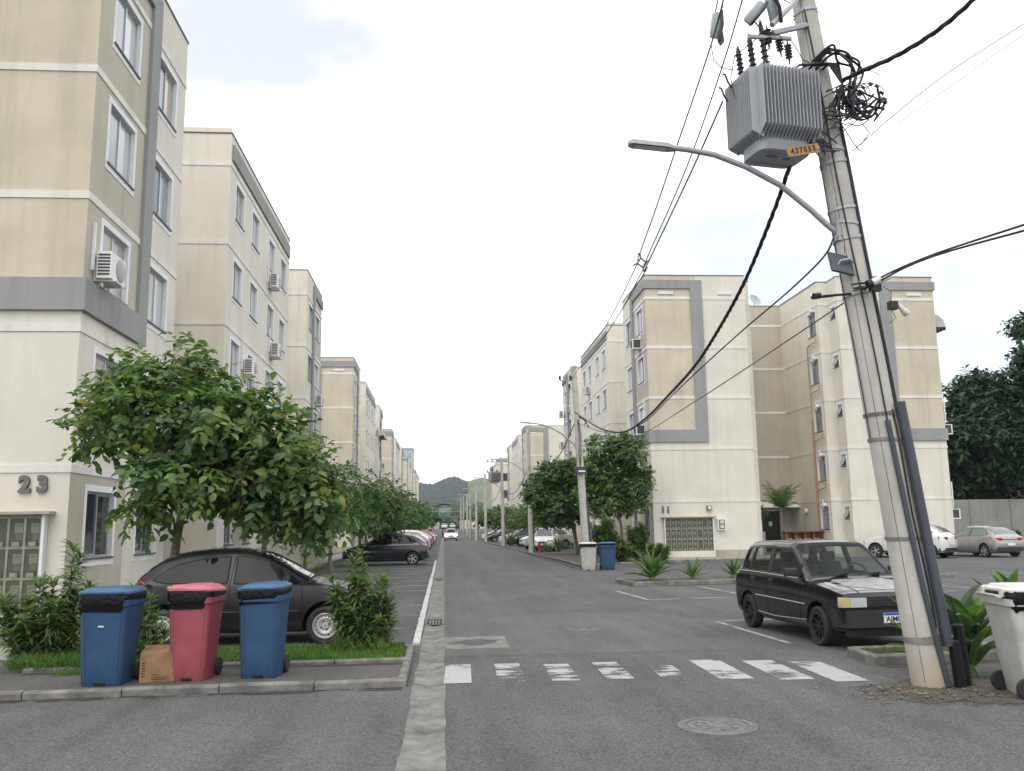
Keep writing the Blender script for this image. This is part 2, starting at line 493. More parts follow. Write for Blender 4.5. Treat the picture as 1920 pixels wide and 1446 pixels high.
def inst(name, mesh, parent=None, mat=None):
    o = bpy.data.objects.new(name, mesh)
    COL.objects.link(o)
    if parent is not None: o.parent = parent
    if mat is not None: o.matrix_local = mat
    return o

def copy_tree(o, parent=None):
    c = o.copy()
    COL.objects.link(c)
    c.parent = parent
    for ch in list(o.children):
        copy_tree(ch, c)
    return c

def struct(o):
    o['kind'] = 'structure'
    return o

def frame_mat(p, a, n):
    """local x along the wall, y into the wall, z up"""
    a = Vector(a).normalized(); y = -Vector(n).normalized(); z = a.cross(y)
    m = Matrix((a, y, z)).transposed().to_4x4()
    m.translation = Vector(p)
    return m

def text_mesh(txt, size, depth=0.004, align='CENTER', bold=0.0, space=1.0):
    c = bpy.data.curves.new('lettering', 'FONT')
    c.body = txt; c.size = size; c.extrude = depth; c.align_x = align; c.align_y = 'CENTER'
    c.offset = bold; c.space_character = space; c.resolution_u = 3
    o = bpy.data.objects.new('lettering', c)
    COL.objects.link(o)
    bpy.context.view_layer.update()
    me = bpy.data.meshes.new_from_object(o.evaluated_get(bpy.context.evaluated_depsgraph_get()))
    bpy.data.objects.remove(o)
    bpy.data.curves.remove(c)
    return me

def text_obj(name, txt, size, mat, M4, parent, depth=0.004, bold=0.0, space=1.0):
    me = text_mesh(txt, size, depth, 'CENTER', bold, space)
    me.materials.clear()
    me.materials.append(M[mat])
    o = bpy.data.objects.new(name, me)
    COL.objects.link(o)
    o.parent = parent
    # the text lies in its local xy plane: stand it up against a wall frame (x along, z up)
    o.matrix_local = M4 @ Matrix.Rotation(R(90), 4, 'X')
    return o

def fast_mesh(name, V, T, mi, mats, parent=None, smooth=True):
    """numpy triangle mesh"""
    me = bpy.data.meshes.new(name)
    nv, nf = len(V), len(T)
    me.vertices.add(nv)
    me.vertices.foreach_set('co', np.asarray(V, dtype=np.float32).ravel())
    me.loops.add(nf * 3)
    me.loops.foreach_set('vertex_index', np.asarray(T, dtype=np.int32).ravel())
    me.polygons.add(nf)
    me.polygons.foreach_set('loop_start', np.arange(0, nf * 3, 3, dtype=np.int32))
    me.polygons.foreach_set('loop_total', np.full(nf, 3, dtype=np.int32))
    for m in mats: me.materials.append(M[m] if isinstance(m, str) else m)
    me.polygons.foreach_set('material_index', np.asarray(mi, dtype=np.int32))
    if smooth: me.polygons.foreach_set('use_smooth', np.ones(nf, dtype=bool))
    me.update(calc_edges=True)
    me.validate()
    o = bpy.data.objects.new(name, me)
    COL.objects.link(o)
    if parent is not None: o.parent = parent
    return o

def nrm(a):
    return a / np.maximum(np.linalg.norm(a, axis=1, keepdims=True), 1e-9)

def leaf_arrays(B, D, Nn, L, W, fold=0.18, droop=0.15, rnd_leaf=False):
    """B base points, D directions, Nn normals, L lengths, W widths: a folded, drooping blade of 4 triangles each"""
    D = nrm(D)
    S = nrm(np.cross(D, Nn)); Nn = np.cross(S, D)
    L = L[:, None]; W = W[:, None]
    mid = B + D * L * 0.5 + Nn * L * 0.03
    lft = B + D * L * 0.45 + S * W * 0.5 + Nn * W * fold
    rgt = B + D * L * 0.45 - S * W * 0.5 + Nn * W * fold
    tip = B + D * L - Nn * L * droop
    n = len(B)
    if rnd_leaf:
        l1 = B + D * L * 0.22 + S * W * 0.38 + Nn * W * fold * .8; r1 = B + D * L * 0.22 - S * W * 0.38 + Nn * W * fold * .8
        l2 = B + D * L * 0.62 + S * W * 0.47 + Nn * (W * fold - L * droop * .3); r2 = B + D * L * 0.62 - S * W * 0.47 + Nn * (W * fold - L * droop * .3)
        m1 = B + D * L * 0.3 + Nn * L * .02; m2 = B + D * L * 0.68 - Nn * L * droop * .3
        V = np.stack([B, l1, l2, tip, r2, r1, m1, m2], 1).reshape(-1, 3)
        base = (np.arange(n) * 8)[:, None]
        T = np.concatenate([base + np.array([t]) for t in ((0, 6, 1), (0, 5, 6), (1, 6, 7), (1, 7, 2), (5, 7, 6), (5, 4, 7), (2, 7, 3), (7, 4, 3))], 1).reshape(-1, 3)
        return V, T
    V = np.stack([B, lft, mid, rgt, tip], 1).reshape(-1, 3)
    base = (np.arange(n) * 5)[:, None]
    T = np.concatenate([base + np.array([[0, 2, 1]]), base + np.array([[0, 3, 2]]), base + np.array([[1, 2, 4]]), base + np.array([[2, 3, 4]])], 1).reshape(-1, 3)
    return V, T

def limb(mb, p0, p1, r0, r1, rg, bend=0.12, seg=5, n=7):
    p0, p1 = Vector(p0), Vector(p1)
    d = (p1 - p0); k = d.length * bend
    off = Vector((rg.uniform(-k, k), rg.uniform(-k, k), rg.uniform(-k * .4, k)))
    pts, rad = [], []
    for i in range(seg + 1):
        t = i / seg
        pts.append(p0 + d * t + off * math.sin(math.pi * t))
        rad.append(r0 + (r1 - r0) * t)
    mb.tube(pts, rad, n, 0)
    return pts

def make_tree(name, label, base, trunk_top, r_trunk, lobes, twigs, leaf, per_twig, mats, probs, seed, group=None, bark='bark', droop=0.35, shell=0.45, cat='tree', twig_len=0.45, stems=1, rnd_leaf=False, sub=4):
    rg = random.Random(seed); ng = np.random.default_rng(seed)
    root = thing(name, label, cat, base, 0, group)
    bx = Vector(base)
    mb = MB()
    tt = Vector(trunk_top) - bx
    for s in range(stems):
        o = Vector((rg.uniform(-.1, .1), rg.uniform(-.1, .1), 0)) if s else Vector((0, 0, 0))
        o2 = Vector((rg.uniform(-.4, .4), rg.uniform(-.4, .4), rg.uniform(-.2, .2))) if s else Vector((0, 0, 0))
        limb(mb, o, tt + o2, r_trunk, r_trunk * 0.62, rg, 0.08, 6, 9)
    cs = [Vector(l[:3]) - bx for l in lobes]
    for c, l in zip(cs, lobes):
        pts = limb(mb, tt - Vector((0, 0, rg.uniform(0, .25))), c, r_trunk * 0.5, r_trunk * 0.18, rg, 0.15)
        for k in range(5):
            q = pts[rg.randint(2, 5)]
            e = c + Vector((rg.uniform(-.75, .75) * l[3], rg.uniform(-.75, .75) * l[4], rg.uniform(-.5, .75) * l[5]))
            limb(mb, q, e, r_trunk * 0.16, 0.008, rg, 0.2, 4, 5)
    mb.build('trunk', bark, root, 40)
    # each limb ends in several flat sprays, so the crown breaks into clumps with gaps between
    if sub:
        fine = []
        for l in lobes:
            for j in range(sub):
                d_ = Vector((rg.gauss(0, 1), rg.gauss(0, 1), rg.gauss(0, .8))).normalized() * rg.uniform(.45, .85)
                k_ = rg.uniform(.42, .66)
                c_ = Vector(l[:3]) + Vector((d_.x * l[3], d_.y * l[4], d_.z * l[5]))
                fine.append((*c_, l[3] * k_, l[4] * k_, l[5] * k_ * rg.uniform(.65, .95)))
        lobes = fine
        cs = [Vector(l[:3]) - bx for l in lobes]
    # twigs spread through the outer shell of each lobe
    vol = np.array([l[3] * l[4] * l[5] for l in lobes]) ** 0.67
    idx = ng.choice(len(lobes), twigs, p=vol / vol.sum())
    C = np.array([tuple(c) for c in cs])[idx]
    Rr = np.array([l[3:6] for l in lobes])[idx]
    d = nrm(ng.normal(size=(twigs, 3)))
    rad = (shell + (1 - shell) * ng.random(twigs) ** 0.6)[:, None]
    rad *= 1 + 0.10 * ng.normal(size=(twigs, 1)) + 0.2 * np.sin(d[:, :1] * 5 + seed) * np.cos(d[:, 1:2] * 4)
    P = C + d * Rr * rad
    out_ = nrm(d / Rr + np.array([0, 0, 0.15]))
    tdir = nrm(out_ * 0.9 + ng.normal(size=(twigs, 3)) * 0.45 + np.array([0, 0, -droop]))
    B, D, N_, L, W, mi = [], [], [], [], [], []
    clump = ng.random(twigs)
    for k in range(per_twig):
        t = (k + 0.5) / per_twig
        sd = 1 if k % 2 else -1
        side = nrm(np.cross(tdir, np.array([0, 0, 1.0])) + 1e-6)
        B.append(P + tdir * twig_len * t + np.array([0, 0, -1.0]) * (t * t * 0.25 * twig_len))
        D.append(tdir * 0.45 + side * sd * 0.75 + np.array([0, 0, -0.15]) + ng.normal(size=(twigs, 3)) * 0.3)
        N_.append(np.array([0, 0, 1.0]) + out_ * 0.7 + ng.normal(size=(twigs, 3)) * 0.35)
        s = leaf[0] * (0.5 + 0.75 * ng.random(twigs))
        L.append(s); W.append(s * leaf[1])
        # whole sprays share a colour, single leaves stray from it
        cum = np.cumsum(probs) / sum(probs)
        u = np.where(ng.random(twigs) < 0.72, clump, ng.random(twigs))
        mi.append(np.searchsorted(cum, np.minimum(u, 0.9999)))
    B, D, N_ = np.concatenate(B), np.concatenate(D), np.concatenate(N_)
    V, T = leaf_arrays(B, D, N_, np.concatenate(L), np.concatenate(W), rnd_leaf=rnd_leaf)
    fast_mesh('crown', V, T, np.repeat(np.concatenate(mi), 8 if rnd_leaf else 4), mats, root)
    return root

def whorl_shrub(name, label, base, stems, seed, group=None, leafL=0.13, leafW=0.022, per=16, mats=('lf_a', 'lf_b', 'lf_d'), probs=(5, 3, 2), cat='shrub', gap=0.06):
    """narrow leaves in whorls up each stem; stems = [(dx,dy,dz height)...] tips"""
    rg = random.Random(seed); ng = np.random.default_rng(seed)
    root = thing(name, label, cat, base, 0, group)
    mb = MB(); B = []; D = []; N_ = []; L = []
    for tip in stems:
        tip = Vector(tip)
        st = Vector((tip.x * 0.25 + rg.uniform(-.03, .03), tip.y * 0.25 + rg.uniform(-.03, .03), 0))
        bend = Vector((rg.uniform(-.06, .06), rg.uniform(-.06, .06), 0))
        pts = [st.lerp(tip, t) + bend * math.sin(math.pi * t) for t in (0, .25, .5, .75, 1)]
        mb.tube(pts, [0.014, 0.012, 0.010, 0.008, 0.005], 5)
        h = (tip - st).length
        n = max(2, int(h / gap))
        for k in range(n):
            t = 1 - k * gap / h
            if t < 0.22: break
            q = st.lerp(tip, t) + bend * math.sin(math.pi * t)
            ax = (tip - st).normalized()
            for j in range(per if k == 0 else int(per * 0.75)):
                a = rg.uniform(0, 6.283)
                e = rg.uniform(-0.15, 0.95) if k < 2 else rg.uniform(-0.45, 0.5)
                v = Vector((math.cos(a) * math.cos(e), math.sin(a) * math.cos(e), math.sin(e))) + ax * 0.2
                B.append(q); D.append(v); N_.append(Vector((0, 0, 1)) + v * 0.1 + Vector((rg.uniform(-.2, .2), rg.uniform(-.2, .2), 0)))
                L.append(leafL * rg.uniform(0.7, 1.2))
    mb.build('stem', 'bark_grey', root, 40)
    B = np.array([tuple(b) for b in B]); D = np.array([tuple(b) for b in D]); N_ = np.array([tuple(b) for b in N_]); L = np.array(L)
    V, T = leaf_arrays(B, D, N_, L, np.full(len(L), leafW) * (0.8 + 0.5 * ng.random(len(L))), 0.15, 0.22)
    cum = np.cumsum(probs) / sum(probs)
    fast_mesh('foliage', V, T, np.repeat(np.searchsorted(cum, ng.random(len(L)) * 0.999), 4), mats, root)
    return root

def strap_leaf(L, W, rise, droop, seg=7, cup=0.25):
    """one broad strap leaf arching out along +x, as a mesh with a raised keel"""
    mb = MB(); rings = []
    x = z = 0.0
    ang = rise
    for i in range(seg + 1):
        t = i / seg
        wv = W * (0.45 + 1.4 * t) if t < 0.4 else W * 1.01 * max(0.02, 1 - ((t - 0.4) / 0.6) ** 2.0)
        nx, nz = -math.sin(ang), math.cos(ang)
        rings.append([(x + nx * wv * cup, -wv / 2, z + nz * wv * cup), (x, 0, z), (x + nx * wv * cup, wv / 2, z + nz * wv * cup)])
        x += math.cos(ang) * L / seg; z += math.sin(ang) * L / seg
        ang -= droop / seg * (0.4 + 1.2 * t)
    mb.loft(rings, 0, False, False)
    return mb

def strap_plant(name, label, base, n, L, W, seed, group=None, mats=('lf_a', 'lf_d', 'lf_b'), upright=0.6, cat='plant', droop=1.1):
    rg = random.Random(seed)
    root = thing(name, label, cat, base, 0, group)
    mb = MB()
    mb.lathe([(0.01, 0), (W * 0.9, 0.0), (W * 0.8, L * 0.10), (0.02, L * 0.16)], 8)
    mb.build('stem', 'lf_d', root, 60)
    for k in range(n):
        t = k / n
        rise = 1.5 - (1.5 - upright) * (1 - t) ** 0.8 * rg.uniform(0.7, 1.15)
        b = strap_leaf(L * rg.uniform(0.7, 1.1), W * rg.uniform(0.8, 1.2), rise, droop * rg.uniform(0.5, 1.2))
        o = b.build('leaf', rg.choice(mats), root, 60)
        o.rotation_euler = (rg.uniform(-.1, .1), 0, k * 2.39996 + rg.uniform(-.3, .3))
        o.location = (0, 0, L * 0.05)
    return root
# ---------------------------------------------------------------- the ground and everything laid on it
def smooth01(t):
    t = max(0.0, min(1.0, t)); return t * t * (3 - 2 * t)
def gz(y):
    return 1.4 * smooth01((y - 125) / 125.0)

def sheet(name, x0, x1, ys, dz, mat, parent=None, nx=1):
    mb = MB()
    xs = [x0 + (x1 - x0) * i / nx for i in range(nx + 1)]
    vs = [(x, y, gz(y) + dz) for y in ys for x in xs]
    n = nx + 1
    fs = [(j * n + i, j * n + i + 1, (j + 1) * n + i + 1, (j + 1) * n + i) for j in range(len(ys) - 1) for i in range(nx)]
    mb.add(vs, fs)
    return mb.build(name, mat, parent)

YS = [-40, 0, 20, 60, 100, 125] + [125 + 12.5 * i for i in range(1, 11)] + [270]
g = MB()
g.add([(-2500, -600, -0.35), (2500, -600, -0.35), (2500, 262, -0.35), (-2500, 262, -0.35), (2500, 270, 1.2), (-2500, 270, 1.2), (2500, 2600, 6), (-2500, 2600, 6)],
      [(0, 1, 2, 3), (3, 2, 4, 5), (5, 4, 6, 7)])
struct(g.build('ground', 'ground'))
road = struct(sheet('road', 0.0, 75.0, YS, 0.0, 'asphalt'))
lots = struct(sheet('parking_ground', -75.0, -0.32, YS, 0.0, 'asphalt'))
sheet('bay_surface', -5.6, -0.46, [12.75, 40, 80, 125, 160], 0.004, 'asphalt2', lots)
sheet('forecourt_slab', -24, -5.62, [12.9, 16.9], 0.006, 'slab', lots)

# gutter: a shallow concrete channel with ragged edges
mb = MB()
rg = random.Random(3)
ys = []
y = -3.0
while y < 150:
    ys.append(y); y += 0.12 if y < 32 else 1.5
rings = []
for y in ys:
    z = gz(y); k = 0.006 if y < 32 else 0.0; wv = (.008 * math.sin(y * 1.7) + .006 * math.sin(y * 4.3 + 1)) if y < 32 else 0
    rings.append([(-0.335 + wv - rg.uniform(-k, k), y, z + .005), (-0.27, y, z + .001), (-0.17, y, z - .024), (-0.06, y, z - .004), (0.012 - wv * .5 + rg.uniform(-k, k), y, z + .005)])
mb.loft(rings, 0, False, False)
struct(mb.build('gutter', 'conc', None, 50))

def kerb_run(name, p0, p1, width, h, stone, mat, seed, gap=0.012, z0=-0.03, jitter=0.006):
    """a row of kerb stones, each a piece of its own"""
    rg = random.Random(seed)
    p0, p1 = Vector(p0), Vector(p1)
    L = (p1 - p0).length; n = max(1, round(L / stone)); s = L / n
    root = empty(name, None, (p0.x, p0.y, 0)); struct(root)
    a = math.atan2(p1.y - p0.y, p1.x - p0.x)
    root.rotation_euler = (0, 0, a)
    me = None
    for i in range(n):
        if me is None:
            b = MB()
            c = min(0.02, h * 0.3)
            prof = [(0, z0), (0, h - c), (c, h), (width - c, h), (width, h - c), (width, z0)]
            b.loft([[(0 + gap / 2, y, z) for y, z in prof], [(s - gap / 2, y, z) for y, z in prof]])
            o = b.build('kerb_stone', mat, root); me = o.data
        else:
            o = inst('kerb_stone', me, root)
        o.location = (i * s, rg.uniform(-jitter, jitter), rg.uniform(-jitter, jitter))
        o.rotation_euler = (rg.uniform(-.01, .01), rg.uniform(-.006, .006), rg.uniform(-.006, .006))
    return root

# left corner: kerbed walkway with the bins, then a kerbed strip of lawn
kerb_run('kerb', (-9.3, 9.70, 0), (-0.40, 9.99, 0), 0.13, 0.085, 0.98, 'kerb', 11)
mb = MB(); mb.box(-9.3, -0.40, 10.0, 11.24, -0.02, 0.078); mb.build('walkway', 'walk'); struct(bpy.data.objects['walkway'])
kerb_run('kerb', (-4.95, 11.16, 0), (-0.42, 11.26, 0), 0.11, 0.13, 0.98, 'kerb', 12)
kerb_run('kerb', (-0.42, 10.02, 0), (-0.42, 12.85, 0), 0.09, 0.10, 0.93, 'kerb', 13)
mb = MB(); mb.box(-4.95, -0.52, 11.30, 12.70, -0.02, 0.095); struct(mb.build('lawn_bed', 'dirt'))
# white-painted flush kerb between gutter and bays
kerb_run('kerb', (-0.36, 13.45, 0), (-0.36, 31.0, 0), 0.11, 0.035, 0.55, 'kerb_white', 14, 0.006)
kerb_run('kerb', (-0.36, 31.6, 0), (-0.36, 47.0, 0), 0.10, 0.03, 1.1, 'kerb_white', 15, 0.006)
kerb_run('kerb', (-5.55, 13.0, 0), (-5.55, 62.0, 0), 0.12, 0.12, 1.0, 'kerb', 16)
mb = MB(); mb.box(-6.78, -5.67, 16.95, 70, -0.02, 0.11); mb.box(-6.78, -5.67, 70, 123, -0.02, 0.11); struct(mb.build('pavement', 'slab'))
mb = MB(); mb.box(-5.67, -4.95, 17.2, 62, 0.0, 0.0085); struct(mb.build('verge', 'ground'))

# painted lines of the left bays
def line(name, x0, y0, x1, y1, wd, mat, parent, z=0.0095):
    d = Vector((x1 - x0, y1 - y0, 0)); n = Vector((-d.y, d.x, 0)).normalized() * wd / 2
    a, b = Vector((x0, y0, z)), Vector((x1, y1, z))
    mb = MB(); mb.quad(a - n, b - n, b + n, a + n)
    return mb.build(name, mat, parent)
for i, yy in enumerate([13.42, 15.70, 17.95, 20.22, 22.5, 24.8, 27.05, 29.3, 31.6, 33.9, 36.2, 38.5]):
    line('bay_line', -5.2, yy - 0.03, -0.40, yy + 0.02, 0.10, 'paint' if i % 3 != 1 else 'paint_worn', lots)

# grime collected along the kerbs and the gutter edges
for x0, y0, x1, y1, wd in [(-9.3, 9.62, -.45, 9.92, .16), (-4.9, 11.08, -.5, 11.18, .12), (5.2, 10.5, 8.0, 10.76, .2), (5.4, 36.2, 5.42, 44.3, .25), (5.4, 44.3, 5.12, 52, .25), (5.2, 24.9, 15.3, 26.15, .2)]:
    line('grime_streak', x0, y0, x1, y1, wd, 'grime', road if x0 > 0 else lots, .0055 if abs(y0 - 11.08) > .01 else .082)
# relaid strip of smoother asphalt past the crossing
mb = MB(); ys_ = [12.2 + .3 * i for i in range(19)]
mb.loft([[(.02, y, .0022), (4.35 + .10 * math.sin(y * 1.3) + rnd.uniform(-.03, .03), y, .0022)] for y in ys_], 0, False, False)
mb.build('relaid_strip', 'asphalt3', road)
# zebra crossing
zeb = [(0.16, 10.14, 11.50, 'paint'), (0.765, 10.12, 11.46, 'paint_worn'), (1.37, 10.11, 11.32, 'paint_worn'), (1.985, 10.12, 11.38, 'paint_worn'), (2.61, 10.08, 11.31, 'paint_gone'),
       (3.255, 9.92, 11.34, 'paint'), (3.89, 9.78, 11.19, 'paint'), (4.42, 9.59, 11.05, 'paint')]
for x, a, b, m in zeb:
    wd = 0.31 if x < 3 else 0.38
    line('crosswalk_stripe', x - 0.01, a, x + 0.02, b, wd, m, road, 0.005)
# bays on the right
for x0, y0, x1, y1 in [(4.93, 12.7, 4.79, 15.78), (4.80, 15.80, 9.6, 15.95), (4.49, 23.7, 4.69, 20.5), (4.69, 20.5, 12.5, 21.2), (7.03, 24.5, 7.27, 21.05), (9.9, 24.6, 10.1, 21.3),
                       (9.5, 34.0, 15.5, 33.6), (9.7, 32.4, 15.8, 32.0), (9.9, 31.0, 16.2, 30.6), (10.1, 29.6, 16.4, 29.2), (13.0, 25.4, 13.4, 21.5), (15.8, 28.4, 24, 27.0), (16.0, 25.8, 26, 25.0), (18.0, 33.5, 30, 32.5), (22.0, 38.6, 34, 37.6)]:
    line('bay_line', x0, y0, x1, y1, 0.09, 'paint' if x0 < 8 else 'paint_worn', road, 0.005)
# settled strip of newer asphalt across the road, and cracks
mb = MB()
for pts in ([(3.9, 15.2), (4.15, 15.9), (4.3, 16.4), (4.62, 17.3), (4.7, 17.9)], [(1.0, 12.8), (1.35, 13.6), (1.6, 14.0), (1.9, 14.9)], [(0.2, 37.2), (1.6, 37.5), (3.1, 37.1), (5.2, 37.6)], [(0.3, 44.0), (2.2, 44.4), (4.6, 43.8)], [(1.2, 26.1), (2.5, 26.4), (3.9, 25.9)]):
    P = [Vector((x, y, 0.003)) for x, y in pts]
    fine = []
    for i in range(len(P) - 1):
        for t in (0, .25, .5, .75):
            fine.append(P[i].lerp(P[i + 1], t) + Vector((rnd.uniform(-.03, .03), rnd.uniform(-.03, .03), 0)))
    fine.append(P[-1])
    mb.loft([[p + Vector((-.006, -.008, 0)), p + Vector((.006, .010, 0))] for p in fine], 0, False, False)
mb.build('crack', 'black', road)

# concrete patch with broken asphalt in the middle
patch = thing('concrete_patch', 'pale square of concrete let into the asphalt beside the gutter, broken in the middle', 'road patch', (0.47, 13.6, 0))
mb = MB(); mb.add([(-.455, -.70, .0045), (.47, -.69, .0045), (.48, .70, .0045), (-.455, .72, .0045)], [(0, 1, 2, 3)]); mb.build('slab', 'kerb', patch)
mb = MB(); ang = [i * 2 * math.pi / 26 for i in range(26)]
mb.add([(math.cos(a) * (.30 + rnd.uniform(-.05, .06)) * (1.15 if abs(math.cos(a)) > .8 else .9), .05 + math.sin(a) * (.34 + rnd.uniform(-.1, .07)), .0075) for a in ang], [tuple(range(26))])
mb.build('broken_surface', 'walk', patch)

def manhole(label, x, y, r, mat):
    t = thing('manhole_cover', label, 'manhole cover', (x, y, 0), 0, None)
    b = MB(); b.lathe([(r * 1.0, 0.001), (r, .012), (r * .9, .014), (r * .89, .004), (r * .84, .004), (r * .83, .012), (r * .66, .012), (r * .65, .006), (r * .6, .006), (r * .59, .012), (r * .40, .012), (r * .38, .006), (r * .33, .006), (r * .32, .011), (.005, .011)], 40)
    b.build('lid', mat, t, 30)
    for k in range(8):
        b = MB(); b.box(r * .42, r * .62, -.012, .012, .010, .017)
        o = b.build('rib', mat, t); o.rotation_euler = (0, 0, k * math.pi / 4)
    b = MB(); b.lathe([(r * 1.0, .002), (r * 1.13, .001), (r * 1.12, .010), (r * 1.01, .012)], 40, None, 0, False)
    b.build('ring', mat, t, 30)
manhole('round iron manhole cover with concentric rings in the foreground asphalt', 2.32, 7.70, .30, 'iron_pale')
manhole('round manhole cover in the road beyond the zebra crossing', 2.31, 14.95, .25, 'iron_pale')

def drain(label, y0, y1):
    t = thing('drain_grate', label, 'drain grate', (-0.17, (y0 + y1) / 2, 0), 0, 'gutter drain grates')
    h = (y1 - y0) / 2
    b = MB(); b.box(-.14, .14, -h, h, .0005, .004); b.build('pit_shade', 'black', t)  # flat black plate stands in for the shade below the bars
    b = MB(); b.box(-.16, .16, -h - .03, -h, .002, .016); b.box(-.16, .16, h, h + .03, .002, .016); b.box(-.16, -.135, -h, h, .002, .015); b.box(.135, .16, -h, h, .002, .015)
    b.box(-.135, .135, -.03, .03, .003, .013)
    b.build('frame', 'kerb', t)
    for k in range(4):
        b = MB(); b.box(-.09 + k * .054, -.064 + k * .054, -h, h, .003, .015); b.build('bar', 'kerb', t)
drain('slotted drain grate in the gutter beside the cracked concrete patch', 16.15, 17.05)
drain('second slotted drain grate farther along the gutter', 29.9, 30.9)

# right kerb of the road and the planted pavement with the poles
kx = [(5.55, 36.0), (5.56, 44.3), (5.28, 52.0), (5.08, 61.3), (4.95, 77.7), (4.38, 97.5), (4.2, 118)]
for i in range(len(kx) - 1):
    kerb_run('kerb', (kx[i + 1][0] + .12, kx[i + 1][1], 0), (kx[i][0] + .12, kx[i][1], 0), 0.12, 0.10, 1.2, 'kerb', 30 + i)
mb = MB()
mb.add([(5.65, 36.0, .085), (7.6, 39.3, .085), (10.4, 38.9, .085), (10.4, 58, .085), (5.2, 58, .085), (5.38, 52, .085), (5.64, 44.3, .085)], [(0, 1, 2, 3, 4, 5, 6)])
mb.add([(5.2, 59.5, .085), (5.9, 59.5, .085), (5.3, 118, .085), (4.3, 118, .085), (4.48, 97.5, .085), (5.05, 77.7, .085)], [(0, 1, 2, 3, 4, 5)])
struct(mb.build('planted_pavement', 'dirt'))
kerb_run('kerb', (5.72, 35.95, 0), (7.68, 39.25, 0), 0.12, 0.10, 1.1, 'kerb', 40)
kerb_run('kerb', (7.68, 39.25, 0), (10.45, 38.8, 0), 0.12, 0.10, 1.1, 'kerb', 47)
kerb_run('kerb', (10.5, 40.6, 0), (20.6, 41.4, 0), 0.12, 0.10, 1.2, 'kerb', 41)
mb = MB(); mb.add([(10.4, 40.75, .09), (20.6, 41.5, .09), (20.6, 50.5, .09), (10.4, 50.5, .09)], [(0, 1, 2, 3)]); struct(mb.build('apron', 'slab'))
# island with the spiky plants
kerb_run('kerb', (5.3, 25.05, 0), (15.5, 26.3, 0), 0.12, 0.12, 1.05, 'kerb', 42)
kerb_run('kerb', (5.15, 26.8, 0), (5.3, 25.05, 0), 0.12, 0.12, 0.9, 'kerb', 43)
mb = MB(); mb.add([(5.3, 25.1, .10), (15.5, 26.35, .10), (15.5, 28.0, .10), (5.2, 26.8, .10)], [(0, 1, 2, 3)]); struct(mb.build('island_bed', 'dirt'))
# small kerbed bed in front of the parked car beside the pole
kerb_run('kerb', (5.15, 10.62, 0), (8.2, 10.86, 0), 0.12, 0.11, 1.0, 'kerb', 44)
kerb_run('kerb', (5.20, 11.42, 0), (5.15, 10.64, 0), 0.11, 0.11, 0.8, 'kerb', 45)
kerb_run('kerb', (8.1, 11.6, 0), (5.24, 11.40, 0), 0.10, 0.11, 1.0, 'kerb', 46)
mb = MB(); mb.add([(5.25, 10.7, .075), (8.15, 10.95, .075), (8.1, 11.5, .075), (5.3, 11.35, .075)], [(0, 1, 2, 3)]); struct(mb.build('planter_bed', 'dirt'))
def mk_spill(name, col, c_, rad):
    """loose earth thinning out towards its edge"""
    m_, t_, p_, o_ = _new(name)
    p_.inputs['Roughness'].default_value = .95
    t_.links.new(_ramp(t_, _noise(t_, 9, 6, .7), .3, .7, sc3(col, .65), sc3(col, 1.35)), p_.inputs['Base Color'])
    gn = t_.nodes.new('ShaderNodeNewGeometry'); mpn = t_.nodes.new('ShaderNodeMapping')
    mpn.inputs['Location'].default_value = (-c_[0] / rad[0], -c_[1] / rad[1], 0); mpn.inputs['Scale'].default_value = (1 / rad[0], 1 / rad[1], 0)
    ln = t_.nodes.new('ShaderNodeVectorMath'); ln.operation = 'LENGTH'
    t_.links.new(gn.outputs['Position'], mpn.inputs['Vector']); t_.links.new(mpn.outputs['Vector'], ln.inputs[0])
    ad = t_.nodes.new('ShaderNodeMath'); ad.operation = 'MULTIPLY_ADD'; ad.inputs[1].default_value = -1.6
    t_.links.new(_noise(t_, 5, 8, .75), ad.inputs[0]); t_.links.new(ln.outputs['Value'], ad.inputs[2])
    fc = _ramp(t_, ad.outputs[0], 0.0, 0.22, (1, 1, 1), (0, 0, 0))
    ad2 = t_.nodes.new('ShaderNodeMath'); ad2.operation = 'ADD'; ad2.inputs[1].default_value = .25
    tr_ = t_.nodes.new('ShaderNodeBsdfTransparent'); ms_ = t_.nodes.new('ShaderNodeMixShader')
    t_.links.new(fc, ms_.inputs[0]); t_.links.new(tr_.outputs[0], ms_.inputs[1]); t_.links.new(p_.outputs[0], ms_.inputs[2]); t_.links.new(ms_.outputs[0], o_.inputs['Surface'])
    return m_
# bare earth spilling round the foot of the big pole
mb = MB(); pts = []
for i in range(40):
    a = i / 40 * 2 * math.pi
    pts.append((5.75 + math.cos(a) * 2.2, 8.75 + math.sin(a) * 1.35, .0045))
mb.add(pts, [tuple(range(40))])
struct(mb.build('earth_patch', mk_spill('loose_earth', (0.082, 0.072, 0.060), (5.75, 8.9), (1.55, .8))))

def blades(name, label, region, n, h, seed, mats=('grass_a', 'grass_b', 'lf_a'), probs=(6, 3, 1), z=0.095, wd=0.007):
    ng = np.random.default_rng(seed)
    u = ng.random(n); v = ng.random(n)
    x0, x1, y0, y1 = region
    B = np.stack([x0 + (x1 - x0) * u, y0 + (y1 - y0) * v, np.full(n, z)], 1)
    D = np.stack([ng.normal(0, .45, n), ng.normal(0, .45, n), np.ones(n)], 1)
    Nn = nrm(ng.normal(size=(n, 3)))
    L = h * (0.5 + 0.8 * ng.random(n))
    V, T = leaf_arrays(B, D, Nn, L, np.full(n, wd), 0.0, 0.3)
    cum = np.cumsum(probs) / sum(probs)
    o = fast_mesh(name, V, T, np.repeat(np.searchsorted(cum, ng.random(n) * .999), 4), mats)
    return tag(o, label, 'grass', kind='stuff')
blades('grass', 'bright green lawn strip between the bins and the parked black hatchback', (-3.9, -0.52, 11.30, 12.62), 15000, 0.085, 5, wd=.009)
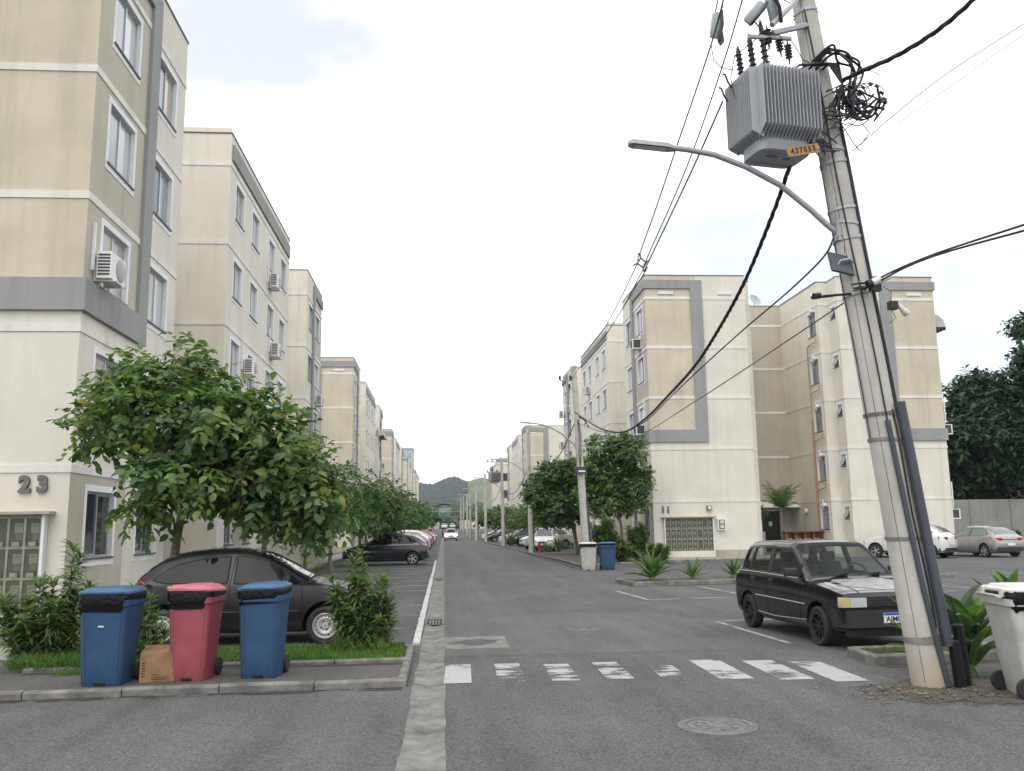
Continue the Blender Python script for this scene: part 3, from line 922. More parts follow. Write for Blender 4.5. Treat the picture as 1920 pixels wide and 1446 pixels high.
blades('grass', 'longer uneven grass at the foot of the bushy shrub on the corner', (-5.15, -3.9, 11.15, 12.5), 5200, 0.17, 6, wd=.009)
blades('grass', 'tuft of weeds at the edge of the walkway', (-4.5, -3.95, 10.85, 11.05), 420, 0.07, 7, z=.078)
blades('grass', 'thin dry grass in the small kerbed bed beside the leaning pole', (5.32, 7.2, 10.82, 11.4), 2600, 0.05, 8, z=.075, mats=('grass_a', 'dry', 'grass_b'), probs=(4, 4, 2))
blades('grass', 'rough grass verge under the row of street trees', (-5.6, -5.0, 17.5, 40), 6000, 0.10, 9, z=.01, wd=.012)
blades('grass', 'tall weeds round the foot of the shrub beside the front wheel', (-1.45, -0.75, 11.9, 12.75), 700, 0.22, 10, wd=.010)

def litter(name, label, cx, cy, rx, ry, n, size, seed, mats=('dry', 'bark_grey', 'bark', 'lf_c')):
    ng = np.random.default_rng(seed)
    r = np.sqrt(ng.random(n)); a = ng.random(n) * 6.283
    B = np.stack([cx + rx * r * np.cos(a), cy + ry * r * np.sin(a), np.full(n, .012)], 1)
    D = np.stack([ng.normal(size=n), ng.normal(size=n), ng.normal(0, .15, n)], 1)
    Nn = np.stack([ng.normal(0, .3, n), ng.normal(0, .3, n), np.ones(n)], 1)
    L = size * (.4 + ng.random(n))
    V, T = leaf_arrays(B, D, Nn, L, L * .4, .25, .0)
    o = fast_mesh(name, V, T, np.repeat(ng.integers(0, len(mats), n), 4), mats)
    return tag(o, label, 'leaf litter', kind='stuff')
litter('leaf_litter', 'brown dead leaves scattered round the foot of the leaning pole', 5.2, 8.8, 1.2, .42, 420, .05, 21)
litter('leaf_litter', 'a few dry leaves on the asphalt near the crossing', 4.4, 9.1, .9, .9, 40, .06, 22)
litter('leaf_litter', 'dark twigs and leaves on the planted pavement by the pole', 8.0, 41, 2.0, 4, 300, .09, 23)
# ---------------------------------------------------------------- apartment blocks: one design, mirrored on the two sides of the street
BANDS = [2.88, 5.53, 8.16, 10.79, 13.42]
TOP = 14.65
WCACHE = {}

def win_meshes(w, h, kind):
    key = (round(w, 2), round(h, 2), kind)
    if key in WCACHE: return WCACHE[key]
    d = {}
    f = 0.045
    b = MB()      # frame in local x (along), y (into wall), z up; origin at the lower left corner of the opening
    y0, y1 = 0.07, 0.12
    b.box(0, w, y0, y1, 0, f); b.box(0, w, y0, y1, h - f, h); b.box(0, f, y0, y1, f, h - f); b.box(w - f, w, y0, y1, f, h - f)
    if kind == 'slide':
        b.box(w / 2 - .025, w / 2 + .025, y0 - .01, y1 - .02, f, h - f)
        b.box(f, w / 2 - .025, y0 + .005, y0 + .025, f, f + .03); b.box(w / 2 + .025, w - f, y0 + .025, y0 + .045, h - f - .03, h - f)
    elif kind == 'kitchen':
        b.box(f, w - f, y0 - .005, y1 - .01, h * .72, h * .72 + .05)
        b.box(w / 2 - .02, w / 2 + .02, y0 - .005, y1 - .01, f, h * .72)
        for k in range(1, 5): b.box(f + (w - 2 * f) * k / 5 - .008, f + (w - 2 * f) * k / 5 + .008, y0 - .03, y0 - .012, f, h - f)
    o = b.build('window', 'alu'); d['frame'] = o.data; bpy.data.objects.remove(o)
    def pane(x0, x1, z0, z1, yy, nm):
        q = MB(); q.box(x0, x1, yy, yy + .006, z0, z1); o = q.build('pane', 'pane'); d[nm] = o.data; bpy.data.objects.remove(o)
    if kind == 'small':
        # top-hung sash tilted out
        b = MB()
        p = [Vector((f, .06, h - f)), Vector((w - f, .06, h - f)), Vector((w - f, -.16, f + .06)), Vector((f, -.16, f + .06))]
        b.add(p + [q + Vector((0, .012, .004)) for q in p], [(0, 1, 2, 3), (7, 6, 5, 4), (0, 4, 5, 1), (1, 5, 6, 2), (2, 6, 7, 3), (3, 7, 4, 0)])
        o = b.build('pane', 'pane'); d['p1'] = o.data; bpy.data.objects.remove(o)
        pane(f, w - f, f, h - f, .115, 'p2')
    else:
        pane(f, w / 2, f, h - f, .085, 'p1'); pane(w / 2, w - f, f, h - f, .10, 'p2')
    b = MB(); b.box(-.06, w + .06, -.05, .068, -.035, 0.0); o = b.build('sill', 'sill'); d['sill'] = o.data; bpy.data.objects.remove(o)
    t = .12; b = MB(); e = -.014
    b.box(-t, 0, e, .0, -t - .035, h + t); b.box(w, w + t, e, .0, -t - .035, h + t); b.box(0, w, e, .0, h, h + t); b.box(0, w, e, .0, -t - .035, -.036)
    o = b.build('window_trim', 'trim'); d['trim'] = o.data; bpy.data.objects.remove(o)
    WCACHE[key] = d
    return d

def add_window(bld, Mw, w, h, kind='slide', lod=0, glass=None):
    d = win_meshes(w, h, kind)
    o = inst('window', d['frame'], bld, Mw)
    for k in ('p1', 'p2'):
        q = inst('pane', d[k], o)
        g_ = glass or rnd.choice(['pane', 'pane', 'pane2', 'pane2', 'pane3', 'pane4', 'pane5', 'pane5'] if lod == 0 else ['pane', 'pane2', 'pane', 'pane5', 'pane4'])
        q.material_slots[0].link = 'OBJECT'; q.material_slots[0].material = M[g_]
    if lod < 2:
        inst('window_trim', d['trim'], o)
        inst('sill', d['sill'], o)
    return o

WM = ['cream', 'beige', 'tan', 'greige', 'stone', 'frame_grey', 'plinth']
def wall_face(mb, PL, PR, z0, z1, holes, zones, depth=0.13):
    """PL, PR: lower corners as seen from outside. holes: (s0, s1, z0, z1). zones: [(z_top, material index)...]"""
    PL, PR = Vector((*PL, 0)), Vector((*PR, 0))
    d = PR - PL; L = d.length; a = d / L
    y = Vector((-a.y, a.x, 0))      # into the wall
    ss = sorted({0.0, L} | {h[0] for h in holes} | {h[1] for h in holes})
    zs = sorted({z0, z1} | {h[2] for h in holes} | {h[3] for h in holes} | {z for z, _ in zones if z0 < z < z1})
    def P(s, z, dy=0.0): return PL + a * s + y * dy + Vector((0, 0, z))
    for i in range(len(ss) - 1):
        for j in range(len(zs) - 1):
            sm, zm = (ss[i] + ss[i + 1]) / 2, (zs[j] + zs[j + 1]) / 2
            if any(h[0] < sm < h[1] and h[2] < zm < h[3] for h in holes): continue
            mi = next(m for zt, m in zones if zm < zt)
            mb.quad(P(ss[i], zs[j]), P(ss[i + 1], zs[j]), P(ss[i + 1], zs[j + 1]), P(ss[i], zs[j + 1]), mi)
    for h in holes:
        s0, s1, a0, a1 = h[:4]
        mi = 7
        mb.quad(P(s0, a0), P(s0, a0, depth), P(s0, a1, depth), P(s0, a1), mi)
        mb.quad(P(s1, a0, depth), P(s1, a0), P(s1, a1), P(s1, a1, depth), mi)
        mb.quad(P(s0, a1), P(s0, a1, depth), P(s1, a1, depth), P(s1, a1), mi)
        mb.quad(P(s0, a0, depth), P(s0, a0), P(s1, a0), P(s1, a0, depth), mi)
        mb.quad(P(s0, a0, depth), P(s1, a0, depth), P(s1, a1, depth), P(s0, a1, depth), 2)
    return a, y

def apartment(label, x0, y0, s, lod, label_kind='apartment block', number=None, inner=False):
    """s=-1: block on the left of the street (u runs to -x); s=+1: on the right. u=0 is the street facade, v=0 the near end."""
    W, L = 15.7, 32.2
    root = thing('apartment_block', label, 'building', (x0, y0, 0), 0, 'apartment blocks along the street')
    def uv(u, v): return (s * u, v)
    def face(mb, A, B, holes, zones, zt=TOP):
        """A->B in (u,v); outside is on the right when walking A->B for s=+1 ... order so that PL/PR are seen from outside"""
        a, b = uv(*A), uv(*B)
        if s > 0: PL, PR, flip = b, a, True
        else: PL, PR, flip = a, b, False
        Lf = (Vector((*b, 0)) - Vector((*a, 0))).length
        hs = [((Lf - h[1], Lf - h[0]) if flip else (h[0], h[1])) + tuple(h[2:]) for h in holes]
        av, yv = wall_face(mb, PL, PR, 0.0, zt, hs, zones)
        for h in hs:
            kind = h[4] if len(h) > 4 else 'slide'
            p = Vector((*PL, 0)) + av * h[0] + Vector((0, 0, h[2]))
            wins.append((frame_mat(p, av, -yv), h[1] - h[0], h[3] - h[2], kind))
    wins = []
    mb = MB()
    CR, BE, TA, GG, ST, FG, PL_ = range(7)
    zl = [(BANDS[1] + .3, None)]
    z_low = [(0.42, PL_), (BANDS[1] + .3, CR)]
    beige = [(0.0, CR), (5.84, CR), (TOP + 1, BE)]
    fl = [(BANDS[i] - 1.62, BANDS[i] - 0.32) for i in range(5)]     # window heights on each floor
    fl[0] = (1.22, 2.50)
    # street side of the near end block
    H1 = [(0.80, 2.22, a, b) for a, b in fl]
    H2 = [(3.62, 4.92, a, b) for a, b in fl]
    face(mb, (0, 0), (0, 2.86), H1, [(2.88, GG), (5.84, ST), (TOP + 1, GG)])
    face(mb, (0, 2.86), (0, 5.70), [(h[0] - 2.86, h[1] - 2.86) + h[2:] for h in H2], [(TOP + 1, CR)])
    rd = 4.2                                                       # depth of the side recesses
    face(mb, (0, 5.70), (rd, 5.70), [], [(TOP + 1, ST)])
    face(mb, (rd, 5.70), (rd, 10.75), [], [(TOP + 1, ST)])
    face(mb, (rd, 10.75), (0, 10.75), [], [(TOP + 1, ST)])
    HW = []
    for v in (0.85, 3.35, 6.45, 8.95):
        HW += [(v, v + 1.16, a + .05, b - .03) for a, b in fl]
    face(mb, (0, 10.75), (0, 21.65), HW, [(TOP + 1, CR)], TOP - .2)
    face(mb, (0, 21.65), (rd, 21.65), [], [(TOP + 1, ST)])
    face(mb, (rd, 21.65), (rd, 26.8), [], [(TOP + 1, ST)])
    face(mb, (rd, 26.8), (0, 26.8), [], [(TOP + 1, ST)])
    face(mb, (0, 26.8), (0, 29.34), [(0.75, 2.05) + h[2:] for h in H2], [(TOP + 1, CR)])
    face(mb, (0, 29.34), (0, L), [(0.62, 2.04) + h[2:] for h in H1], [(2.88, GG), (5.84, ST), (TOP + 1, GG)])
    face(mb, (0, L), (W, L), [], [(TOP + 1, CR)])
    # near end: block, deep entrance recess, block
    if s > 0: P = lambda u: u
    fz = [(0.42, PL_), (5.84, CR), (TOP + 1, BE)]
    fz2 = [(0.42, PL_), (TOP + 1, CR)]
    jog, dp, back = 1.1, 0.6, 6.4
    face(mb, (2.72, 0), (0, 0), [], fz)
    face(mb, (5.35, 0), (2.72, 0), [], fz2)
    face(mb, (5.35, jog), (5.35, 0), [], fz2)
    face(mb, (5.35 + dp, jog), (5.35, jog), [], [(TOP + 1, CR)])
    face(mb, (5.35 + dp, back), (5.35 + dp, jog), [], [(TOP + 1, ST)])
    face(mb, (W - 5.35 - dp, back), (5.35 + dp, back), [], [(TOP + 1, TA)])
    HK, HS = [], []
    if inner:
        HK = [(0.35, 1.35, a, b, 'kitchen') for a, b in fl]
        HK[0] = (0.35, 1.35, 1.35, 2.55, 'kitchen')
        HS = [(0.30, 0.85, b - .62, b, 'small') for a, b in fl]
    face(mb, (W - 5.35 - dp, jog), (W - 5.35 - dp, back), HK, [(TOP + 1, ST)])
    face(mb, (W - 5.35, jog), (W - 5.35 - dp, jog), [], [(TOP + 1, CR)])
    face(mb, (W - 5.35, 0), (W - 5.35, jog), HS, [(TOP + 1, CR)])
    face(mb, (W - 2.72, 0), (W - 5.35, 0), [], fz2)
    face(mb, (W, 0), (W - 2.72, 0), [], fz)
    face(mb, (W, L), (W, 0), [], [(TOP + 1, CR)])
    # roofs
    def roof(u0, u1, v0, v1, z, mi=5):
        xs = sorted((s * u0, s * u1)); mb.quad((xs[0], v0, z), (xs[1], v0, z), (xs[1], v1, z), (xs[0], v1, z), mi)
    for a in ((0, 5.35, 0, 5.7), (rd, W, 6.4, 26.8), (5.35, 5.95, 1.1, 6.4), (W - 5.95, W - 5.35, 1.1, 6.4), (W - 5.35, W, 0, 6.4), (0, rd, 10.75, 21.65), (0, rd, 26.8, L), (rd, W, 26.8, L)):
        roof(*a, TOP - .35)
    wo = mb.build('wall', [M[m] for m in WM] + [M['trim']], root)
    # thin dark flashing along the parapet
    def ub(b, u0, u1, v0, v1, z0, z1, mi=0): b.box(s * u0, s * u1, v0, v1, z0, z1, mi)
    b = MB()
    for u0, u1, v0, v1, z in ((-.03, 5.38, -.03, .10, TOP), (-.03, .10, .10, 5.73, TOP), (.10, 5.0, 5.60, 5.73, TOP), (-.03, .10, 10.72, 21.68, TOP - .2), (.1, rd, 10.72, 10.85, TOP - .2), (-.03, .10, 26.77, L + .03, TOP), (.1, rd, 26.77, 26.9, TOP),
                              (W - 5.38, W + .03, -.03, .10, TOP), (5.25, 5.38, .10, 1.1, TOP), (W - 5.38, W - 5.25, .10, 1.1, TOP), (5.38, 6.0, 1.07, 1.2, TOP), (W - 6.0, W - 5.38, 1.07, 1.2, TOP), (W - 6.0, W - 5.87, 1.2, 6.3, TOP), (5.95, W - 5.95, 6.37, 6.5, TOP), (W - .1, W + .03, .1, L, TOP)):
        ub(b, u0, u1, v0, v1, z, z + .035)
    b.build('parapet_cap', 'cap', root)
    # painted string courses, one for each floor
    for z in BANDS:
        b = MB(); h = .15; e = .022; z0, z1 = z - h / 2, z + h / 2
        ub(b, -e, 5.35 + e, -e, .0, z0, z1); ub(b, -e, 0, 0, 5.70, z0, z1); ub(b, 0, rd, 5.70, 5.70 + e, z0, z1)
        ub(b, 0, rd, 10.75 - e, 10.75, z0, z1); ub(b, -e, 0, 10.75 - e, 21.65, z0, z1)
        ub(b, 0, rd, 26.8 - e, 26.8, z0, z1); ub(b, -e, 0, 26.8 - e, L, z0, z1)
        ub(b, 5.35, 5.35 + e, 0, jog - e, z0, z1); ub(b, 5.35, 5.95, jog - e, jog, z0, z1); ub(b, 5.95, W - 5.95, back - e, back, z0, z1)
        ub(b, W - 5.95 - e, W - 5.95, jog - e, back - e, z0, z1); ub(b, W - 5.95, W - 5.35, jog - e, jog, z0, z1); ub(b, W - 5.35 - e, W - 5.35, 0, jog - e, z0, z1)
        ub(b, W - 5.35 - e, W + e, -e, 0, z0, z1)
        b.build('string_course', 'band', root)
    # raised grey surround wrapping the outer corners from the second to the top floor
    def surround(u0, us, corner_u):
        t = .085; b = MB(); q = 1 if corner_u == 0 else -1
        U = lambda k: corner_u + q * k
        ub(b, U(-t), U(3.02), -t, 0, 13.93, 14.38); ub(b, U(-t), U(3.02), -t, 0, 5.86, 6.49); ub(b, U(2.40), U(3.02), -t, 0, 6.49, 13.93)
        ub(b, U(-t), U(0), 0, 3.42, 13.93, 14.38); ub(b, U(-t), U(0), 0, 3.42, 5.86, 6.49); ub(b, U(-t), U(0), 2.86, 3.42, 6.49, 13.93)
        b.build('corner_surround', 'frame_grey', root)
    surround(0, 0, 0); surround(0, 0, W)
    b = MB(); t = .085
    ub(b, -t, 0, L - 3.42, L, 13.93, 14.38); ub(b, -t, 0, L - 3.42, L, 5.86, 6.49); ub(b, -t, 0, L - 3.42, L - 2.86, 6.49, 13.93); ub(b, -t, 3, L, L + t, 13.93, 14.38)
    b.build('corner_surround', 'frame_grey', root)
    b = MB(); ub(b, -.07, 0, 10.9, 21.5, 13.60, 14.13); b.build('parapet_strip', 'frame_grey', root)
    for u in (.70, 3.85, W - 1.5, W - 4.6):
        b = MB(); ub(b, u, u + .8, -.05, -.001, 13.62, 13.77); b.build('bulkhead_light', 'white', root)
    for Mw, ww, hh, kind in wins:
        add_window(root, Mw, ww, hh, kind, lod, 'pane3' if (Mw.translation.z < 2 and kind == 'slide') else ('pane' if kind == 'small' else None))  # ground-floor panes coloured dark in place of reflected trees
    return root

b23 = apartment('cream apartment block numbered 23 at the near left corner', -6.84, 16.8, -1, 0)
b11 = apartment('cream apartment block numbered 11 with a palm in its entrance recess', 10.5, 44.0, 1, 0, inner=True)
bl2 = apartment('second apartment block on the left, its beige end wall showing past block 23', -6.84, 66.8, -1, 1)
bl3 = apartment('third apartment block along the left side of the street', -6.84, 116.6, -1, 2)
bl4 = apartment('fourth apartment block far along the left side', -6.84, 166.5, -1, 2)
bl5 = apartment('farthest cream block at the left end of the street, under the bluish tower', -6.84, 216.5, -1, 2)
br2 = apartment('apartment block behind block 11 on the right, half hidden by street trees', 10.5, 113.0, 1, 1)
br3 = apartment('farthest apartment block on the right side of the street', 10.8, 172.0, 1, 2)
for b_, y_ in ((bl4, 166.5), (bl5, 216.5), (br3, 172)): b_.location.z = gz(y_)

# house numbers
def number(parent, txt, x, z, size):
    for i, ch in enumerate(txt):
        text_obj('house_number_digit', ch, size, 'digit', Matrix.Translation((x + i * size * (.62 if ch == '1' else .78), -.03, z)), parent, .03, 0.022)
number(b23, '23', -7.62 + 6.84, 2.58, .40)
number(b11, '11', 0.50, 2.44, .42)

# meter cabinets
def meter_cabinet(label, x, y, cols, cw, rows, ch, z0, seed):
    t = thing('meter_cabinet', label, 'meter cabinet', (x, y, 0), 0)
    rg = random.Random(seed)
    w, h = cols * cw, rows * ch
    b = MB()
    b.box(0, .05, -.16, -.001, z0 - .03, z0 + h + .05); b.box(w - .05 + .10, w + .10, -.16, -.001, z0 - .03, z0 + h + .05)
    b.build('side_cheek', 'trim', t)
    b = MB(); b.box(.05, w + .05, -.02, -.001, z0, z0 + h); b.build('back', 'meter_back', t)
    b = MB(); b.box(-.12, w + .22, -.26, 0, z0 + h + .05, z0 + h + .10); b.build('canopy', 'plinth', t)
    b = MB(); b.box(-.02, w + .12, -.17, -.002, z0 - .34, z0 - .03); b.build('base', 'cream', t)
    pm = mm = fm = None
    for i in range(cols):
        for j in range(rows):
            xx, zz = .05 + i * cw, z0 + j * ch
            if fm is None:
                b = MB(); e = .022
                b.box(0, cw, -.15, -.125, 0, e); b.box(0, cw, -.15, -.125, ch - e, ch); b.box(0, e, -.15, -.125, e, ch - e); b.box(cw - e, cw, -.15, -.125, e, ch - e)
                b.box(cw * .28, cw * .74, -.165, -.15, ch * .05, ch * .20)
                o = b.build('meter_door', 'meter_frame', t); fm = o.data
                q = MB(); q.box(e, cw - e, -.14, -.134, e, ch - e); pp = q.build('pane', 'meter_pane', o); pm = pp.data
                q = MB(); q.box(cw * .3, cw * .8, -.10, -.03, ch * .48, ch * .80); q.box(cw * .42, cw * .7, -.105, -.098, ch * .68, ch * .73, 1); q.box(cw * .36, cw * .74, -.08, -.03, ch * .26, ch * .46, 1)
                mo = q.build('meter', ['meter', 'ac_grey'], o); mm = mo.data
            else:
                o = inst('meter_door', fm, t); inst('pane', pm, o)
                if rg.random() < .85: inst('meter', mm, o)
            o.location = (xx, 0, zz)
    return t
meter_cabinet('weathered meter cabinet under the number 11, three rows of cloudy doors', 11.0, 44.0, 9, .27, 3, .52, .43, 1)
meter_cabinet('meter cabinet with a mossy canopy on the wall under the number 23', -9.55, 16.8, 8, .285, 3, .545, .36, 2)
# small box beside the cabinet of block 11, floodlight above
t = thing('meter_box', 'small open meter box beside the cabinet of block 11', 'meter box', (13.72, 44, 0))
b = MB(); b.box(0, .42, -.2, -.001, 1.40, 1.98); b.build('case', 'trim', t)
b = MB(); b.box(.06, .36, -.215, -.2, 1.46, 1.92); b.build('door_panel', 'meter_back', t)
for k in range(2):
    b = MB(); b.box(.12, .30, -.235, -.215, 1.50 + k * .22, 1.66 + k * .22); b.build('breaker', 'meter', t)
t = thing('floodlight', 'small floodlight on the wall above the meter cabinet of block 11', 'floodlight', (13.35, 44, 2.52))
b = MB(); b.box(-.12, .12, -.16, -.03, -.1, .1); b.build('housing', 'ac_dark', t)
b = MB(); b.box(-.09, .09, -.168, -.16, -.07, .07); b.build('lens', 'white', t)
b = MB(); b.box(-.03, .03, -.03, -.001, -.04, .04); b.build('bracket', 'ac_dark', t)

# entrance recess of block 11
eb = (16.45, 50.4)
t = thing('entrance_door', 'black entrance door with a small notice, behind the palm', 'door', (18.95, 50.4, 0))
b = MB(); b.box(-.55, .55, -.05, -.001, 0.1, 2.42); b.build('door_leaf', 'door_black', t)
b = MB(); b.box(-.62, -.55, -.07, -.001, .1, 2.5); b.box(.55, .62, -.07, -.001, .1, 2.5); b.box(-.62, .62, -.07, -.001, 2.42, 2.5); b.build('door_frame', 'alu', t)
b = MB(); b.box(-.16, .04, -.056, -.051, 1.55, 1.8); b.build('notice', 'plate', t)
b = MB(); b.add([(-1.1, -.02, 2.95), (1.3, -.02, 2.95), (1.3, -1.2, 2.62), (-1.1, -1.2, 2.62)] + [(-1.1, -.02, 2.91), (1.3, -.02, 2.91), (1.3, -1.2, 2.58), (-1.1, -1.2, 2.58)], [(0, 3, 2, 1), (4, 5, 6, 7), (2, 3, 7, 6), (0, 4, 7, 3), (1, 2, 6, 5)])
b.build('canopy', 'trim', t)
t = thing('wall_lamp', 'round bulkhead lamp on the wall of the entrance recess', 'wall lamp', (20.23, 48.3, 2.35))
b = MB(); b.lathe([(.02, 0), (.15, 0), (.16, .05), (.13, .11), (.04, .14)], 16, Matrix.Rotation(R(-90), 4, 'Y')); b.build('globe', 'white', t, 60)
b = MB(); b.box(-.02, 0, -.06, .06, -.2, -.15); b.box(-.02, 0, -.05, .05, .15, .2); b.build('guard', 'ac_grey', t)
t = thing('shelf_unit', 'low wooden shelf unit with four open bays beside the entrance', 'shelf', (18.15, 46.2, .09))
b = MB(); b.box(-.05, 2.1, -.05, .5, 1.10, 1.16); b.build('top', 'wood_dark', t)
for k in range(5):
    b = MB(); b.box(k * .5, k * .5 + .05, 0, .45, 0, 1.10); b.build('divider', 'wood', t)
b = MB(); b.box(.05, 2.0, .42, .45, 0, 1.10); b.build('back_panel', 'wood', t)
for k in range(4):
    b = MB(); b.box(k * .5 + .05, k * .5 + .5, .02, .42, .55, .58); b.build('shelf_board', 'wood', t)
    for j in range(2):
        b = MB(); b.lathe([(.01, .58), (.05, .58), (.06, .66), (.03, .72), (.045, .78), (.01, .82)], 8, Matrix.Translation((k * .5 + .16 + j * .16, .15, 0))); b.build('jar', 'meter', t, 50)
t = thing('planter_cabinet', 'white cabinet with potted plants beside the black door', 'cabinet', (17.05, 48.2, .09))
b = MB(); b.box(0, .7, 0, .5, 0, 1.15); b.build('case', 'white', t)
b = MB(); b.box(.05, .33, -.015, -.001, .1, 1.05); b.box(.37, .65, -.015, -.001, .1, 1.05); b.build('cabinet_door', 'meter', t)
for k in range(2):
    b = MB(); b.lathe([(.01, 1.15), (.09, 1.15), (.12, 1.36), (.1, 1.36), (.01, 1.33)], 10, Matrix.Translation((.18 + k * .34, .25, 0))); b.build('pot', 'pipe_orange', t, 50)
# down pipe, terracotta below and painted above, with branches under each kitchen window
t = thing('waste_pipe', 'waste pipe down the recess wall, terracotta in its lower half', 'pipe', (20.22, 46.55, 0))
b = MB(); b.tube([(-.08, 0, .1), (-.08, 0, 7.2)], .05, 8); b.build('lower_pipe', 'pipe_orange', t, 50)
b = MB(); b.tube([(-.08, 0, 7.2), (-.08, 0, 11.2), (-.08, -.25, 11.4)], .04, 8); b.build('upper_pipe', 'pipe_cream', t, 50)
for k in range(1, 5):
    z = BANDS[k] - 2.05
    b = MB(); b.tube([(-.08, 0, z - .1), (-.08, -.6, z), (-.08, -1.15, z + .05), (-.08, -1.2, z + .3)], .03, 6); b.build('branch_pipe', 'pipe_orange' if k < 3 else 'pipe_cream', t, 50)
for k in range(5):
    y_, z_ = 45.72, BANDS[k] - .25
    t = thing('wall_fan', 'vent hood above the kitchen window on floor %s of the recess wall' % ('one', 'two', 'three', 'four', 'five')[k], 'vent', (20.23, y_, z_))
    b = MB(); b.lathe([(.02, .0), (.10, .02), (.10, .14), (.04, .2)], 12, Matrix.Rotation(R(-90), 4, 'Y')); b.build('hood', 'white', t, 40)
    b = MB(); b.tube([(-.06, .22, -.2), (-.06, .22, .28)], .045, 8); b.build('flue', 'white', t, 40)

# air conditioners
def ac_split(label, x, y, z, s, group='split air conditioners on the facades', size=1.0):
    """outdoor unit on brackets; s = direction it sticks out along x (+1 or -1)"""
    t = thing('air_conditioner', label, 'air conditioner', (x, y, z), 0, group)
    t.scale = (s * size, size, size)
    b = MB(); b.rbox(.06, .36, -.38, .38, .06, .60, .03); b.build('case', 'white', t, 40)
    mr = Matrix.Translation((.361, .10, .33)) @ Matrix.Rotation(R(90), 4, 'Y')
    b = MB(); b.lathe([(.235, 0), (.235, .012), (.20, .02), (.08, .03), (.01, .032)], 24, mr); b.build('fan_grille', 'ac_grey', t, 40)
    for k in range(7):
        b = MB(); b.box(.10, .33, -.388, -.379, .12 + k * .065, .155 + k * .065); b.build('louvre', 'ac_dark', t)
    b = MB()
    for yy in (-.28, .24):
        b.box(-.01, .45, yy, yy + .035, .02, .055); b.box(-.01, .025, yy, yy + .035, .055, .40)
    b.build('bracket', 'trim', t)
    b = MB(); b.box(-.005, .05, -.47, -.41, .2, 1.15); b.build('pipe_cover', 'trim', t)
    return t
def ac_window(label, x, y, z, s, group='boxed window air conditioners'):
    t = thing('air_conditioner', label, 'air conditioner', (x, y, z), 0, group)
    t.scale = (s, 1, 1)
    b = MB(); b.box(0, .5, -.33, .33, 0, .05); b.box(0, .5, -.33, .33, .48, .52); b.box(0, .06, -.33, .33, .05, .48)
    for yy in (-.33, .30): b.box(.44, .5, yy, yy + .03, .05, .48)
    b.build('case', 'white', t)
    b = MB(); b.box(.05, .47, -.31, .31, .051, .479); b.build('grille', 'ac_dark', t)
    b = MB(); b.tube([(.06, -.36, .45), (.06, -.50, .75), (.06, -.50, 1.9)], .035, 6); b.build('hose', 'trim', t, 50)
    return t
for args in [('split air conditioner on floor three of block 23, beside the corner', -6.83, 17.55, 6.55, 1), ('split air conditioner on the middle bay of block 23, fourth floor', -6.83, 34.3, 11.05, 1),
             ('split air conditioner on the middle bay of block 23, third floor', -6.83, 34.9, 8.4, 1), ('split air conditioner peeping out of the crown of the big tree', -6.83, 30.4, 6.9, 1),
             ('split air conditioner on the far end of block 23, third floor', -6.83, 47.4, 8.2, 1), ('split air conditioner on the far end of block 23, second floor', -6.83, 48.9, 6.2, 1),
             ('split air conditioner on the middle bay of block 11', 10.49, 62.1, 11.0, -1), ('split air conditioner near the far end of block 11, upper of two, white face', 10.49, 72.3, 11.0, -1),
             ('split air conditioner at the far corner of block 11, fourth floor', 10.40, 75.6, 11.0, -1), ('split air conditioner at the far corner of block 11, third floor', 10.40, 75.6, 8.3, -1),
             ('air conditioner on the second left block, high up under an awning', -6.83, 89.0, 10.9, 1), ('air conditioner on the second left block, one floor lower', -6.83, 97.6, 8.2, 1)]:
    ac_split(*args)
ac_window('boxed window air conditioner at the top floor corner of block 11', 10.49, 45.45, 10.95, -1)
ac_window('boxed window air conditioner at the third floor corner of block 11', 10.49, 45.30, 6.35, -1)
ac_window('boxed air conditioner on the far right side of block 11, upper', 26.2, 44.5, 6.2, 1)
ac_window('boxed air conditioner on the far right side of block 11, ground floor', 26.2, 44.5, 1.8, 1)
def awning(label, x, y0, y1, z, s):
    t = thing('window_awning', label, 'awning', (x, y0, z))
    pr = [(0, 0), (.35, -.12), (.62, -.38), (.72, -.75)]
    b = MB(); b.loft([[(s * a, yy, c) for a, c in pr] for yy in (0, y1 - y0)], 0, False, False)
    b.add([(s * a, 0, c) for a, c in pr] + [(0, 0, -.75)], [(0, 1, 2, 3, 4)]); b.add([(s * a, y1 - y0, c) for a, c in pr] + [(0, y1 - y0, -.75)], [(0, 1, 2, 3, 4)])
    b.build('cover', 'awning', t)
    for k in range(6):
        b = MB(); b.box(s * .70, s * .72, (y1 - y0) * k / 6 + .02, (y1 - y0) * (k + 1) / 6 - .02, -.9, -.752); b.build('scallop', 'wood_dark', t)
awning('pale scalloped awning on the upper floor of the second left block', -6.8, 90.5, 95.5, 11.9, 1)
awning('pale window awning high on the far right corner of block 11', 26.22, 44.3, 46.3, 12.75, 1)
for k, (x, y) in enumerate([(18.9, 50.9), (18.1, 51.0)]):
    t = thing('satellite_dish', ('round satellite dish on the roof of block 11', 'small tilted satellite dish on the roof of block 11')[k], 'satellite dish', (x, y, TOP - .35))
    b = MB(); b.tube([(0, 0, 0), (0, 0, .75)], .025, 6); b.build('mast', 'steel', t)
    b = MB(); b.lathe([(.40 - k * .12, .10), (.3 - k * .1, .05), (.15, .015), (.01, 0)], 18, Matrix.Translation((0, -.05, .8)) @ Matrix.Rotation(R(62), 4, 'X') @ Matrix.Rotation(R(20), 4, 'Y'), 0, False); b.build('reflector', 'cutout', t, 60)
    b = MB(); b.tube([(0, -.08, .78), (.02, -.42, .95)], .012, 5); b.build('feed_arm', 'steel', t)

